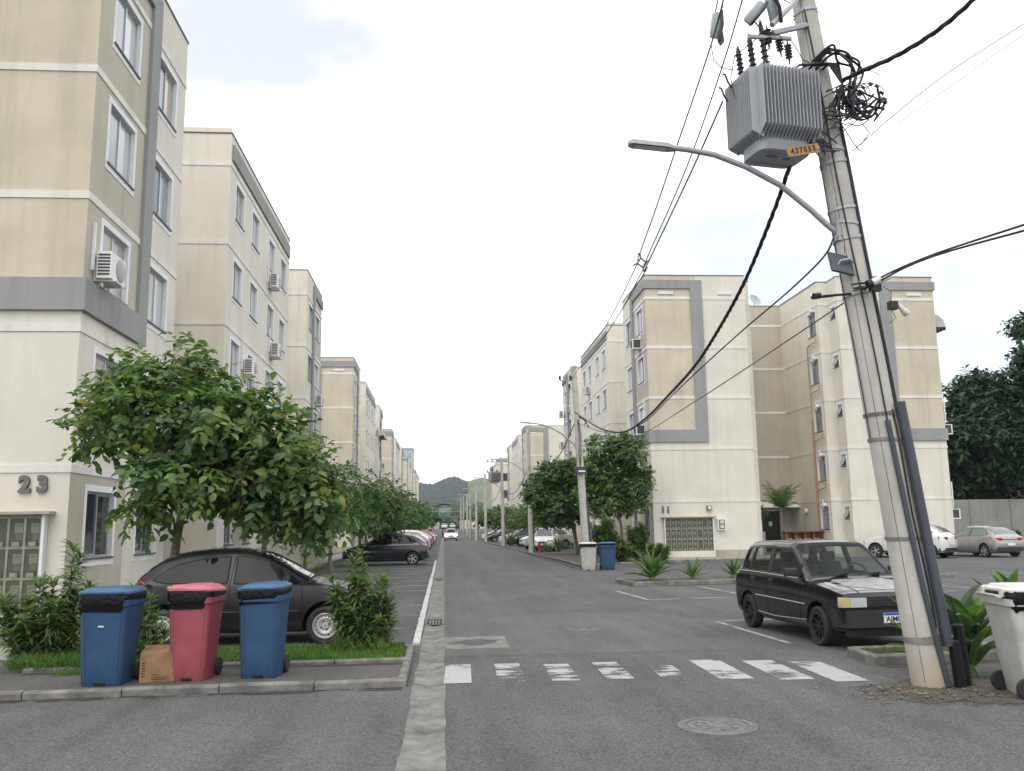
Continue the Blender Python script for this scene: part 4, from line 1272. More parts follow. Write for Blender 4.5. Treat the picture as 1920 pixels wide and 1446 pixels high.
# ---------------------------------------------------------------- the leaning pole with everything strapped to it
PB, PT = Vector((5.09, 9.25, 0)), Vector((4.08, 9.25, 9.3))
def pax(z):            # point of the pole's axis at height z
    return PB.lerp(PT, z / 9.3)
def prad(z):
    return 0.186 - 0.0070 * z
pole = thing('utility_pole', 'leaning concrete utility pole in the foreground carrying a transformer', 'utility pole', PB)
b = MB()
zz = [-.05, .12, .35, .5, .7, 1.5, 3, 4.5, 6, 7.5, 9.3]
n = 28
rings = [[pax(z) + Vector((math.cos(a) * prad(z), math.sin(a) * prad(z), 0)) for a in [2 * math.pi * k / n for k in range(n)]] for z in zz]
b.loft(rings)
for i in range(len(b.f)):
    zc = sum(b.v[j][2] for j in b.f[i]) / len(b.f[i])
    b.m[i] = 1 if zc < .42 else 0
po = b.build('shaft', 'pole_main', pole, 40, True)
# casting seam
b = MB(); b.tube([pax(z) + Vector((-math.sin(.75) * prad(z) * 1.0, -math.cos(.75) * prad(z), 0)) for z in (0.05, 2, 4, 6, 8, 9.2)], .004, 4); b.build('casting_seam', 'kerb', pole, None, True)
def strap(z, mat='steel', tilt=0.0, h=.035, ex=.012):
    b = MB(); rg_ = []
    for zz_ in (z - h / 2, z + h / 2):
        rg_.append([pax(zz_) + Vector((math.cos(a) * (prad(zz_) + ex), math.sin(a) * (prad(zz_) + ex), tilt * math.cos(a))) for a in [2 * math.pi * k / 28 for k in range(28)]])
    b.loft(rg_, 0, False); return b.build('strap', mat, pole, 40, True)
for z, tl in ((.46, .0), (.50, .02), (1.52, .0), (2.58, .0), (2.86, .01), (4.85, .02), (5.02, -.02), (5.2, .02), (5.75, .02), (5.9, -.02), (6.15, .03), (6.35, .0), (7.62, .02), (4.22, .03)):
    strap(z, 'steel' if z > 3 else 'kerb', tl)
def on_pole(z, ang, ex=.02):
    """point on the shaft surface: ang 0 = towards camera (-y), positive = to the right"""
    r_ = prad(z) + ex
    return pax(z) + Vector((math.sin(ang) * r_, -math.cos(ang) * r_, 0))
# flat slate conduit up the front, big conduit on the right, corrugated ducts at the foot
b = MB(); b.tube([on_pole(z, a_, .02) for z, a_ in ((.02, .46), (.5, .22), (1.0, .06), (1.6, -.04), (2.2, -.10), (2.78, -.15))], .030, 8); b.build('conduit', 'pvc', pole, 60, True)
b = MB(); b.tube([on_pole(z, .80, .062) for z in (.42, 1.2, 2.0, 2.98)], .056, 12); b.build('conduit', 'pvc', pole, 60, True)
for (x, y, z1) in ((5.315, 9.08, .47), (5.44, 9.18, .62)):
    b = MB(); pr = []
    k = 0
    zc = .0
    while zc < z1:
        pr += [(.062, zc), (.062, zc + .006), (.050, zc + .009), (.050, zc + .015)]; zc += .019
    b.lathe(pr, 16, Matrix.Translation((x, y, 0)) @ Matrix.Rotation(R(-4), 4, 'Y')); b.build('corrugated_duct', 'corr', pole, 20, True)
for a0, a1, z0, z1, r_ in ((-.15, -.55, 2.78, 7.6, .009), (.85, .75, 2.98, 6.2, .020), (1.05, .95, 2.9, 6.4, .010), (.42, .30, .6, 2.9, .009), (-1.4, -1.6, 2.6, 7.0, .006)):
    b = MB(); b.tube([on_pole(z0 + (z1 - z0) * t, a0 + (a1 - a0) * t + .06 * math.sin(t * 9), .015) for t in [k / 10 for k in range(11)]], r_, 6); b.build('riser_cable', 'cable', pole, 60, True)

# street lamp arm
def lamp_arm(parent, at, s=1.0):
    """curved arm with an LED head, reaching out to -x from point at"""
    P_ = [(0, 0), (-.12, .10), (-.28, .26), (-.62, .55), (-1.0, .76), (-1.36, .90), (-1.66, .955), (-1.86, .975)]
    b = MB(); b.tube([(at[0] + x * s, at[1], at[2] + z * s) for x, z in P_], .032, 10); b.build('arm', 'arm', parent, 60, True)
    b = MB(); b.box(at[0] - .02, at[0] + .10, at[1] - .05, at[1] + .05, at[2] - .10, at[2] + .22)
    b.build('bracket', 'arm', parent, None, True)
    b = MB(); b.loft([[(at[0] + x * s, at[1] + yy * q, at[2] + (.945 + dz + zz_ * q) * s) for yy, zz_ in ((-.075, .0), (-.075, .045), (-.04, .065), (.04, .065), (.075, .045), (.075, .0))] for x, dz, q in ((-1.80, .0, .5), (-1.90, .008, 1), (-2.30, .045, 1), (-2.345, .055, .6))]); b.build('head', 'steel', parent, 30, True)
    b = MB(); b.add([(at[0] - 2.28 * s, at[1] - .055, at[2] + .980 * s), (at[0] - 1.92 * s, at[1] - .055, at[2] + .947 * s), (at[0] - 1.92 * s, at[1] + .055, at[2] + .947 * s), (at[0] - 2.28 * s, at[1] + .055, at[2] + .980 * s)], [(3, 2, 1, 0)]); b.build('lens', 'meter', parent, None, True)
lamp = thing('street_lamp', 'curved street lamp arm with a flat head on the leaning foreground pole', 'street lamp', (4.42, 9.2, 4.92))
lamp_arm(lamp, (4.42, 9.2, 4.92))

# transformer
T0 = Vector((3.78, 9.22, 5.80))
tr = thing('transformer', 'grey finned transformer hung high on the leaning pole', 'transformer', T0, R(11))
tr.scale = (.98, 1.06, 1.10)
b = MB()
b.loft([[(x, y, z) for x, y in rrect(0, 0, .66 * k, .46 * k2, .12 * k, 4)] for z, k, k2 in ((-.005, .985, .985), (0, 1, 1), (.86, 1, 1))])
b.build('tank', 'trafo', tr, 40)
b = MB(); b.box(-.25, .25, -.14, -.13, -.012, -.004); b.box(-.25, .25, .13, .14, -.012, -.004); b.build('skid', 'trafo_dark', tr)
for k in range(5):
    b = MB(); b.box(-.16 + k * .03, -.15 + k * .03, -.08 - .012 * (k % 2), -.02, -.0085, -.0055); b.build('stencil_mark', 'ink', tr)
for k in range(3):
    b = MB(); b.box(.08 + k * .03, .09 + k * .03, -.06 - .01 * (k % 2), .0, -.0085, -.0055); b.build('stencil_mark', 'ink', tr)
fm = None
nf = 17
for k in range(nf):          # front and back fins
    x = -.36 + .72 * k / (nf - 1)
    for sd in (-1, 1):
        bb = MB(); y0, y1 = sd * .225, sd * .37
        bb.add([(x - .006, y0, .10), (x - .004, y1, .20), (x - .004, y1, .84), (x - .006, y0, .84), (x + .006, y0, .10), (x + .004, y1, .20), (x + .004, y1, .84), (x + .006, y0, .84)],
               [(0, 1, 2, 3), (7, 6, 5, 4), (0, 4, 5, 1), (1, 5, 6, 2), (2, 6, 7, 3)])
        bb.build('fin', 'trafo', tr)
for k in range(15):          # end fins
    y = -.25 + .50 * k / 14
    for sd in (-1, 1):
        if sd > 0 and abs(y) < .12: continue
        bb = MB(); x0, x1 = sd * .32, sd * .46
        bb.add([(x0, y - .005, .10), (x1, y - .004, .16), (x1, y - .004, .84), (x0, y - .005, .84), (x0, y + .005, .10), (x1, y + .004, .16), (x1, y + .004, .84), (x0, y + .005, .84)],
               [(0, 1, 2, 3), (7, 6, 5, 4), (0, 4, 5, 1), (1, 5, 6, 2), (2, 6, 7, 3)])
        bb.build('fin', 'trafo', tr)
b = MB(); b.loft([[(x, y, z) for x, y in rrect(0, 0, .72 * k, .52 * k, .14, 4)] for z, k in ((.86, 1), (.885, 1), (.90, .94))]); b.build('lid', 'steel', tr, 40)
for k in range(6):
    a = k * math.pi / 3
    b = MB(); b.box(-.015, .015, -.02, .02, .86, .93); o = b.build('clamp', 'steel', tr); o.location = (.34 * math.cos(a), .24 * math.sin(a), 0)
for k in range(3):          # high-voltage bushings
    px, py = -.27 + .05 * k, .17 - .17 * k
    h = .36 + .05 * k
    pr = [(.01, 0), (.035, 0), (.032, .04)]
    for j in range(6):
        z = .05 + j * h / 7.5
        pr += [(.028, z), (.052 - .002 * j, z + .012), (.028, z + .026)]
    pr += [(.026, h * .86), (.030, h * .9), (.016, h * 1.08), (.006, h * 1.12)]
    b = MB(); b.lathe(pr, 12, Matrix.Translation((px, py, .89)) @ Matrix.Rotation(R(-9), 4, 'Y') @ Matrix.Rotation(R(5), 4, 'X')); b.build('bushing', 'porcelain', tr, 35)
for k in range(3):          # low-voltage bushings on the pole side
    b = MB(); b.lathe([(.03, 0), (.045, .02), (.03, .04), (.04, .06), (.02, .09), (.01, .12)], 10, Matrix.Translation((.12 + .1 * k, -.05, .895))); b.build('low_voltage_bushing', 'porcelain', tr, 40)
b = MB(); b.box(.30, .62, -.06, .06, .60, .72); b.box(.30, .60, -.06, .06, .18, .28); b.build('mounting_bracket', 'trafo', tr)
for k, (xx, zz_) in enumerate(((-.46, .78), (-.52, .62))):
    b = MB(); b.tube([(xx, .1, zz_), (xx - .05, .1, zz_ + .06), (xx - .08, .1, zz_ + .14), (xx - .11, .1, zz_ + .14)], .012, 6); b.build('grounding_lug', 'porcelain', tr)

# fuse cut-outs and surge arresters on the arm above
arm = thing('pole_crossarm', 'steel bracket arm with fuse holders above the transformer', 'crossarm', (4.25, 9.2, 7.5))
b = MB(); b.tube([(4.28, 9.2, 7.95), (3.95, 9.0, 7.52), (3.72, 8.95, 7.28)], .035, 6); b.tube([(4.24, 9.15, 7.42), (3.72, 8.95, 7.18)], .035, 6); b.build('bracket', 'steel', arm, 40, True)
b = MB(); b.tube([(3.95, 9.0, 7.15), (3.42, 8.9, 7.1)], .028, 6); b.build('rail', 'steel', arm, 40, True)
for k, (p, d) in enumerate((((3.66, 8.95, 7.22), (.05, 0, -1)), ((3.80, 9.0, 7.16), (.12, 0, -1)), ((3.93, 9.05, 7.10), (.05, 0, -1)))):
    pr = []
    for j in range(5): pr += [(.022, j * .035), (.045, j * .035 + .012), (.022, j * .035 + .024)]
    q = Vector(d).to_track_quat('Z', 'Y').to_matrix().to_4x4()
    b = MB(); b.lathe([(.008, -.05), (.012, 0)] + pr + [(.012, .18), (.008, .24)], 10, Matrix.Translation(p) @ q); b.build('surge_arrester', 'porcelain', arm, 35, True)
def cutout(p, rot, label=None, parent=None):
    m_ = Matrix.Translation(p) @ Matrix.Rotation(R(rot[0]), 4, 'Y') @ Matrix.Rotation(R(rot[1]), 4, 'X')
    b = MB(); b.loft([[m_ @ Vector((x * k, y * k, z)) for x, y in rrect(0, 0, .13, .05, .024, 3)] for z, k in ((-.14, .7), (-.12, 1), (.12, 1), (.15, .6))]); b.build('fuse_holder', 'cutout', parent, 40, True)
    b = MB(); b.tube([m_ @ Vector((.04, -.05, -.17)), m_ @ Vector((.05, -.07, .0)), m_ @ Vector((.03, -.04, .16))], .022, 8); b.build('fuse_tube', 'porcelain', parent, 40, True)
cutout((3.74, 8.95, 7.47), (-20, 20), parent=arm); cutout((3.52, 8.92, 7.40), (40, 10), parent=arm)
hang = thing('fuse_cutout', 'fuse cut-out hanging from the overhead line, above and left of the transformer', 'fuse cutout', (3.10, 9.0, 7.28))
cutout((3.09, 9.0, 7.28), (6, 12), parent=hang)
b = MB(); b.add([Vector(q) for q in ((3.10, 8.99, 7.24), (3.16, 8.98, 7.20), (3.17, 8.98, 7.08), (3.13, 8.98, 7.04), (3.10, 8.98, 7.10))] + [Vector(q) for q in ((3.10, 9.03, 7.24), (3.16, 9.02, 7.20), (3.17, 9.02, 7.08), (3.13, 9.02, 7.04), (3.10, 9.02, 7.10))], [(0, 1, 2, 3, 4), (9, 8, 7, 6, 5), (0, 5, 6, 1), (1, 6, 7, 2), (2, 7, 8, 3), (3, 8, 9, 4), (4, 9, 5, 0)]); b.build('bird_guard', 'porcelain', hang, None, True)
b = MB(); b.tube([(3.08, 9.0, 7.42), (3.11, 8.98, 7.55), (3.16, 8.95, 7.75)], .008, 5); b.tube([(3.13, 9.0, 7.42), (3.17, 8.98, 7.50), (3.18, 8.95, 7.75)], .006, 5); b.build('lead', 'cable', hang, None, True)

# number plate of the pole
pl = thing('pole_number_plate', 'yellow plate numbered 437553 under the transformer', 'number plate', (3.88, 8.72, 5.68))
pl.scale = (.92, .92, .92)
mp_ = Matrix.Rotation(R(8), 4, 'Z') @ Matrix.Rotation(R(-13), 4, 'Y')
b = MB(); b.obox(mp_, .43, .008, .115); b.build('plate', 'sign_yellow', pl)
text_obj('plate_digits', '437553', .092, 'ink', mp_ @ Matrix.Translation((0, -.0055, 0)), pl, .001, .003, 1.25)
b = MB(); b.tube([(.19, .01, .04), (.40, .40, .10), (.48, .5, .16)], .016, 6); b.build('bracket', 'steel', pl)

def wire(name, label, pts, r, mat, group=None, n=6, sub=6):
    """a cable through the points, smoothed"""
    P_ = [Vector(p) for p in pts]
    out_ = []
    for i in range(len(P_) - 1):
        p0, p1, p2, p3 = P_[max(i - 1, 0)], P_[i], P_[i + 1], P_[min(i + 2, len(P_) - 1)]
        for k in range(sub):
            t = k / sub
            out_.append(0.5 * ((2 * p1) + (p2 - p0) * t + (2 * p0 - 5 * p1 + 4 * p2 - p3) * t * t + (3 * p1 - p0 - 3 * p2 + p3) * t ** 3))
    out_.append(P_[-1])
    b = MB(); b.tube(out_, r, n)
    o = b.build(name, mat, None, 60, False, P_[0])
    return tag(o, label, 'cable', group)
def twisted(name, label, pts, r, mats, lay=0.55, cat='cable'):
    P_ = [Vector(p) for p in pts]
    root = thing(name, label, cat, P_[0])
    fine = []
    for i in range(len(P_) - 1):
        p0, p1, p2, p3 = P_[max(i - 1, 0)], P_[i], P_[i + 1], P_[min(i + 2, len(P_) - 1)]
        m_ = max(4, int((p2 - p1).length / .09))
        for k in range(m_):
            t = k / m_
            fine.append(0.5 * ((2 * p1) + (p2 - p0) * t + (2 * p0 - 5 * p1 + 4 * p2 - p3) * t * t + (3 * p1 - p0 - 3 * p2 + p3) * t ** 3))
    fine.append(P_[-1])
    s_ = 0; ph = [0]
    for i in range(1, len(fine)): s_ += (fine[i] - fine[i - 1]).length; ph.append(s_)
    for j, mt in enumerate(mats):
        pts_ = []
        for i, p in enumerate(fine):
            t_ = (fine[min(i + 1, len(fine) - 1)] - fine[max(i - 1, 0)]).normalized()
            u = t_.cross(Vector((0, 0, 1))).normalized(); v = u.cross(t_)
            a = 2 * math.pi * (ph[i] / lay + j / len(mats))
            pts_.append(p + (u * math.cos(a) + v * math.sin(a)) * r * 1.05)
        b = MB(); b.tube(pts_, r, 6); b.build('strand', mt, root, 60, True)
    return root
twisted('twisted_cable', 'thick twisted black cable sagging from the leaning pole to the next pole', [(4.02, 9.35, 5.85), (4.04, 10.06, 5.46), (4.12, 11.43, 4.97), (4.21, 13.12, 4.59), (4.29, 14.64, 4.36), (4.42, 17.02, 4.2), (4.56, 19.51, 4.08), (4.73, 22.76, 4.13), (4.97, 27.14, 4.68), (5.21, 31.61, 5.5), (5.42, 35.8, 6.35)], .0145, ['cable', 'cable2', 'cable'])
twisted('twisted_cable', 'twisted violet black cable rising from the coil to the upper right edge', [(4.52, 9.0, 6.65), (4.55, 8.6, 6.55), (4.75, 8.2, 6.52), (5.0, 7.8, 6.6), (5.12, 7.3, 6.68), (5.2, 6.6, 6.8), (5.3, 5.0, 7.0)], .0145, ['cable2', 'cable', 'cable2'])
wire('communication_cable', 'black communication cable drooping from the lamp bracket to the next pole', [(4.45, 9.34, 4.92), (4.47, 9.7, 4.79), (4.51, 10.86, 4.7), (4.6, 13.0, 4.64), (4.7, 15.71, 4.51), (4.79, 18.01, 4.38), (4.94, 21.78, 4.2), (5.16, 27.26, 4.58), (5.5, 35.8, 5.9)], .012, 'cable')
wire('communication_cable', 'thin lower cable running from the cameras towards block 11', [(4.52, 9.22, 4.16), (4.66, 13.02, 4.07), (4.8, 16.47, 4.02), (5.03, 22.22, 3.98), (5.4, 30, 4.3), (5.6, 35.9, 4.75)], .009, 'wire')
prim = [[(2.9, 7.9, 7.25), (2.97, 8.83, 6.97), (3.13, 10.99, 6.71), (3.26, 12.7, 6.51), (3.38, 14.55, 6.29), (3.42, 14.95, 6.24), (3.85, 20.63, 6.37), (4.58, 30.38, 7.23), (5.1, 36, 7.85)],
        [(3.3, 8.2, 7.7), (3.43, 9.74, 7.31), (3.55, 12, 6.85), (3.62, 14.8, 6.42), (3.66, 15.4, 6.34), (4.15, 21.5, 6.55), (4.8, 31, 7.4), (5.22, 36, 7.85)],
        [(3.2, 9.24, 6.49), (3.36, 11.28, 6.40), (3.60, 14.9, 6.24), (3.64, 15.3, 6.22), (4.27, 22.89, 6.65), (4.99, 32.02, 7.45), (5.36, 36, 7.75)]]
for k, p in enumerate(prim):
    wire('overhead_line', 'overhead power line to the next pole, %s of the three in the spaced bundle' % ('leftmost', 'middle', 'lowest')[k], p, .009 if k < 2 else .011, 'wire')
# spacer that holds the three lines apart
sp = thing('line_spacer', 'diamond spacer clamped on the three overhead lines', 'line spacer', (3.53, 15.0, 6.33))
b = MB(); c_ = Vector((3.53, 15.0, 6.34))
for p, q in (((0, 0, .09), (.09, 0, .02)), ((.09, 0, .02), (.03, 0, -.08)), ((.03, 0, -.08), (-.07, 0, -.01)), ((-.07, 0, -.01), (0, 0, .09)), ((0, 0, .09), (-.01, 0, .18)), ((-.01, 0, .18), (-.05, 0, .16)), ((-.07, 0, -.01), (-.14, 0, -.05)), ((.09, 0, .02), (.16, 0, .05)), ((.03, 0, -.08), (.05, 0, -.16)), ((.05, 0, -.16), (.09, 0, -.14))):
    b.tube([c_ + Vector(p), c_ + Vector(q)], .013, 6)
b.build('body', 'porcelain', sp, None, True)
# lines leaving to the right
for k, (p, lab) in enumerate([([(4.72, 9.05, 4.32), (4.81, 8.0, 4.29), (5.2, 6.2, 4.2), (5.6, 4.0, 4.2)], 'black service cable leaving the cameras to the right edge, upper of the pair'),
               ([(4.72, 9.05, 4.28), (4.80, 8.0, 4.27), (5.25, 6.2, 4.13), (5.7, 4.0, 4.05)], 'black service cable leaving the cameras to the right edge, lower of the pair')]):
    wire('service_cable', lab, p, .010, 'cable')
wire('overhead_line', 'thin bare wire from the pole to the top right corner', [(4.62, 9.1, 5.85), (5.2, 8.4, 6.3), (6.02, 8.0, 6.79), (7.2, 7.2, 7.4)], .006, 'wire')
wire('overhead_line', 'faint thin wire just below the bare wire at the top right', [(4.9, 8.6, 5.95), (5.5, 8.2, 6.33), (6.01, 8.0, 6.67), (7.2, 7.2, 7.25)], .004, 'wire')
# coil of cable and connectors behind the transformer
coil = thing('cable_coil', 'tangle of black cable loops and connectors beside the transformer', 'cable coil', (4.6, 9.05, 6.45))
def loop(c_, rx, rz, tilt, turns, r_, mat, seed):
    rg = random.Random(seed); pts = []
    n_ = int(26 * turns)
    for i in range(n_ + 1):
        a = 2 * math.pi * i / 26 + seed
        w_ = 1 + .10 * math.sin(a * 1.7 + seed)
        pts.append(Vector((c_[0] + math.cos(a) * rx * w_, c_[1] + .05 * math.sin(a * .9) + tilt * math.cos(a), c_[2] + math.sin(a) * rz * w_)))
    b = MB(); b.tube(pts, r_, 6); b.build('cable_loop', mat, coil, 60, True)
rg = random.Random(15)
for i in range(5):      # stiff black leads: out of the transformer, over the pole and down its far side
    x0 = 4.22 + .03 * i
    pts = [(x0 - .05, 8.98, 6.86), (x0 + .10, 8.92, 6.98 - .02 * i), (x0 + .28 + .02 * i, 8.9, 6.92 - .03 * i), (x0 + .36, 8.9, 6.70 - .03 * i), (x0 + .30 - .03 * i, 8.9, 6.42), (x0 + .32, 8.92, 6.22 + .03 * i), (x0 + .50 + .03 * i, 8.95, 6.20 + .02 * i), (x0 + .62, 8.95, 6.35 + .04 * i)]
    pts = [Vector(p_) + (Vector((rg.uniform(-.06, .06), rg.uniform(-.05, .05), rg.uniform(-.07, .07))) if 0 < k_ < 8 else Vector((0, 0, 0))) for k_, p_ in enumerate(pts)]
    w_ = wire('cable_loop', '', pts, .015, 'cable'); w_.parent = coil; w_.location = Vector(pts[0]) - coil.location
    for k_ in ('category', 'label'):
        if k_ in w_: del w_[k_]
for i in range(16):     # slack of thinner cables pushed into the bundle, no two alike
    c_ = Vector((rg.uniform(4.46, 4.76), rg.uniform(8.88, 9.0), rg.uniform(6.26, 6.66)))
    rx, rz, ph, tw = rg.uniform(.07, .22), rg.uniform(.07, .22), rg.uniform(0, 6.28), rg.uniform(-.6, .6)
    pts = []
    for k_ in range(9):
        a_ = ph + k_ * rg.uniform(.55, .85)
        q_ = Vector((math.cos(a_) * rx * rg.uniform(.75, 1.25), rg.uniform(-.05, .05), math.sin(a_) * rz * rg.uniform(.75, 1.25)))
        pts.append(c_ + Vector((q_.x * math.cos(tw) - q_.z * math.sin(tw), q_.y, q_.x * math.sin(tw) + q_.z * math.cos(tw))))
    r_ = rg.choice([.012, .010, .007, .005])
    w_ = wire('cable_loop', '', pts, r_, rg.choice(['cable', 'cable2']), None, 5, 5); w_.parent = coil; w_.location = pts[0] - coil.location
    for k_ in ('category', 'label'):
        if k_ in w_: del w_[k_]
for i in range(12):
    a = i * .55
    p = Vector((4.80 + .15 * math.cos(a), 8.94 + .02 * math.sin(a * 3), 6.42 + .17 * math.sin(a)))
    b = MB(); b.tube([p, p + Vector((.035, -.01, -.03))], .018, 6); b.build('connector', 'cable2', coil, None, True)
rg = random.Random(5)
for i in range(10):
    p = Vector((rg.uniform(4.35, 4.9), 8.98 + rg.uniform(-.05, .05), rg.uniform(6.1, 6.7)))
    q = Vector((rg.uniform(4.05, 4.75), 9.0 + rg.uniform(-.05, .1), rg.uniform(5.75, 6.3)))
    m_ = p.lerp(q, .5) + Vector((rg.uniform(-.1, .1), 0, rg.uniform(-.15, .05)))
    b = MB(); b.tube([p, p.lerp(m_, .6), m_, m_.lerp(q, .6), q], .006, 5); b.build('loose_lead', 'cable', coil, 60, True)
for i in range(5):      # leads from the low-voltage bushings into the tangle
    s0 = Vector((3.95 + .08 * i, 9.17, 6.78)); e0 = Vector((4.35 + .05 * i, 9.0, 6.3))
    b = MB(); b.tube([s0, s0 + Vector((.12, -.08, .10)), Vector((4.36 + .03 * i, 8.98, 6.85)), Vector((4.50, 8.97, 6.6)), e0], .014, 6); b.build('low_voltage_lead', 'cable', coil, 60, True)
for i in range(9):
    p = Vector((rg.uniform(3.95, 4.25), 9.05, rg.uniform(5.8, 6.1))); q = Vector((rg.uniform(4.15, 4.45), 9.05, rg.uniform(5.75, 6.25)))
    b = MB(); b.tube([p, p.lerp(q, .5) + Vector((0, -.03, rg.uniform(-.12, .12))), q], .009, 5); b.build('loose_lead', 'cable2', coil, 60, True)
jl = thing('jumper_leads', 'thin jumper wires looping between the bushings and the fuse holders', 'cable', (3.5, 9.0, 7.1))
for p in ([(3.02, 9.0, 7.05), (3.04, 9.0, 6.86), (3.14, 9.05, 6.80), (3.30, 9.1, 6.80)], [(3.36, 9.25, 7.05), (3.45, 9.1, 7.08), (3.55, 8.95, 7.12)], [(3.55, 9.0, 7.34), (3.62, 8.95, 7.2), (3.70, 8.95, 7.05), (3.66, 8.95, 6.98)], [(3.95, 9.05, 7.2), (4.05, 9.1, 7.1), (4.12, 9.1, 6.95), (4.2, 9.1, 6.92)],
          [(3.5, 8.92, 7.3), (3.6, 8.9, 7.16), (3.78, 8.9, 7.13), (3.86, 8.95, 7.02)], [(3.32, 9.1, 6.98), (3.26, 9.1, 6.7), (3.30, 9.1, 6.45)], [(3.95, 8.95, 7.56), (3.75, 8.9, 7.62), (3.6, 8.9, 7.5)], [(3.55, 8.9, 7.6), (3.58, 8.85, 7.75), (3.66, 8.8, 7.9)]):
    b = MB(); P_ = [Vector(q) for q in p]
    b.tube(P_, .006, 5); b.build('jumper', 'cable', jl, 60, True)

# floodlight panel and security cameras on the pole
t = thing('floodlight', 'black flat floodlight panel fixed to the leaning pole, seen from behind', 'floodlight', (4.38, 9.1, 4.52))
m_ = Matrix.Translation((0, -.02, 0)) @ Matrix.Rotation(R(-18), 4, 'X') @ Matrix.Rotation(R(18), 4, 'Z')
b = MB(); b.obox(m_, .30, .03, .24); b.build('panel', 'pvc', t)
b = MB(); b.tube([(-.06, -.05, -.03), (-.02, -.06, .03), (.08, -.05, .05), (.16, .02, .03)], .012, 4); b.build('bracket', 'steel', t)
b = MB(); b.tube([(-.04, -.02, .12), (-.05, -.02, .24), (.0, -.02, .32)], .004, 4); b.tube([(.05, -.02, .12), (.06, -.02, .25), (.03, -.02, .34)], .004, 4); b.build('lead', 'cable', t)
t = thing('security_camera', 'small black security camera at the end of a horizontal arm, left of the pole', 'security camera', (4.10, 9.15, 4.17))
b = MB(); b.tube([(.08, 0, .0), (.44, 0, .03)], .014, 6); b.tube([(.06, .01, -.012), (.2, .01, .005)], .010, 6); b.build('arm', 'cable', t)
b = MB(); b.lathe([(.01, -.05), (.036, -.05), (.036, .06), (.02, .08)], 12, Matrix.Rotation(R(75), 4, 'Y') @ Matrix.Rotation(R(-30), 4, 'X')); b.build('housing', 'cable', t, 40)
b = MB(); b.lathe([(.005, 0), (.022, 0), (.02, .012), (.005, .014)], 10, Matrix.Translation((-.06, -.02, 0)) @ Matrix.Rotation(R(-80), 4, 'Y')); b.build('lens', 'white', t, 40)
t = thing('security_camera', 'white bullet security camera across the front of the leaning pole', 'security camera', (4.73, 8.92, 4.30))
mq = Matrix.Rotation(R(68), 4, 'Y')
b = MB(); b.lathe([(.01, -.13), (.035, -.13), (.042, -.05), (.042, .10), (.03, .13)], 14, mq); b.build('housing', 'white', t, 40)
b = MB(); b.lathe([(.01, -.16), (.044, -.16), (.046, -.11), (.02, -.11)], 14, mq); b.build('hood', 'cable', t, 40)
b = MB(); b.box(-.10, .02, .02, .08, -.12, -.04); b.tube([(0, 0, -.02), (-.04, .05, -.08)], .014, 6); b.build('mount', 'cable', t)
t = thing('security_camera', 'bulb shaped security camera with a black box, right of the leaning pole', 'security camera', (5.0, 9.12, 4.06))
b = MB(); b.box(-.09, .0, -.04, .04, -.045, .045); b.build('junction_box', 'cable', t)
b = MB(); b.lathe([(.01, -.02), (.022, .0), (.03, .05), (.042, .10), (.036, .13), (.01, .14)], 12, Matrix.Translation((.03, 0, .0)) @ Matrix.Rotation(R(140), 4, 'Y')); b.build('bulb', 'meter', t, 40)
b = MB(); b.tube([(-.06, 0, -.04), (-.02, 0, -.14), (-.10, 0, -.20)], .004, 4); b.tube([(-.06, 0, .04), (-.05, 0, .16), (-.14, 0, .22)], .004, 4); b.build('lead', 'cable', t)
t = thing('cable_clamp', 'black cable clamps and knots bundled at the camera level of the pole', 'cable clamp', (4.56, 9.03, 4.22))
for i in range(6):
    p = Vector((rg.uniform(-.06, .04), rg.uniform(-.04, .02), rg.uniform(-.05, .05)))
    b = MB(); b.tube([p + Vector((-.07, 0, .01)), p + Vector((0, -.03, .02)), p + Vector((.08, 0, .03))], .010, 5); b.build('knot', 'cable', t, 60)

# ---------------------------------------------------------------- the row of poles down the street
def street_pole(label, x, y, h, lean, lit, arms, extra=False, seed=0):
    t = thing('utility_pole', label, 'utility pole', (x, y, gz(y)), 0, 'utility poles down the right side')
    b = MB(); b.lathe([(.17, -.05), (.165, .5), (.15, h * .5), (.11, h), (.02, h + .02)], 14)
    b.v = [(p[0] - lean * max(0, p[2]) / h, p[1], p[2]) for p in b.v]
    b.build('shaft', 'pole', t, 40)
    for z in (2.6, h * .55, h - .5, h - 1.1):
        b = MB(); r_ = .165 - .055 * z / h + .012; b.lathe([(r_, z - .02), (r_, z + .02)], 14, Matrix.Translation((-lean * z / h, 0, 0)), 0, False); b.build('strap', 'steel', t)
    b = MB(); b.tube([(.16, -.04, 0), (.15, -.05, 1.4), (.13 - lean * .3, -.06, 2.8)], .05, 8); b.build('conduit', 'pvc', t, 60)
    if lit:
        lamp_arm(t, (-.13 - lean * .6, 0, 5.0))
        for c in t.children:
            if c.name.split('.')[0] in ('arm', 'bracket', 'head', 'lens'):
                c.data.transform(Matrix.Translation(t.location))       # arm built in local coordinates
    for z in arms:
        b = MB(); zz_ = h - z; ex = -lean * zz_ / h
        b.box(ex - 1.35, ex - .05, -.04, .04, zz_ - .04, zz_ + .04); b.tube([(ex - .7, 0, zz_ - .03), (ex - .08, 0, zz_ - .35)], .02, 5); b.build('crossarm', 'steel', t)
        for k in range(3):
            b = MB(); b.lathe([(.03, 0), (.06, .03), (.04, .06), (.065, .09), (.04, .12), (.055, .15), (.02, .2)], 10, Matrix.Translation((ex - 1.25 + .42 * k, 0, zz_ + .04))); b.build('insulator', 'porcelain', t, 40)
    return t
p2 = street_pole('second pole, with a lamp arm and junction box, rising through the street tree', 5.85, 36.4, 8.4, .35, True, [], seed=1)
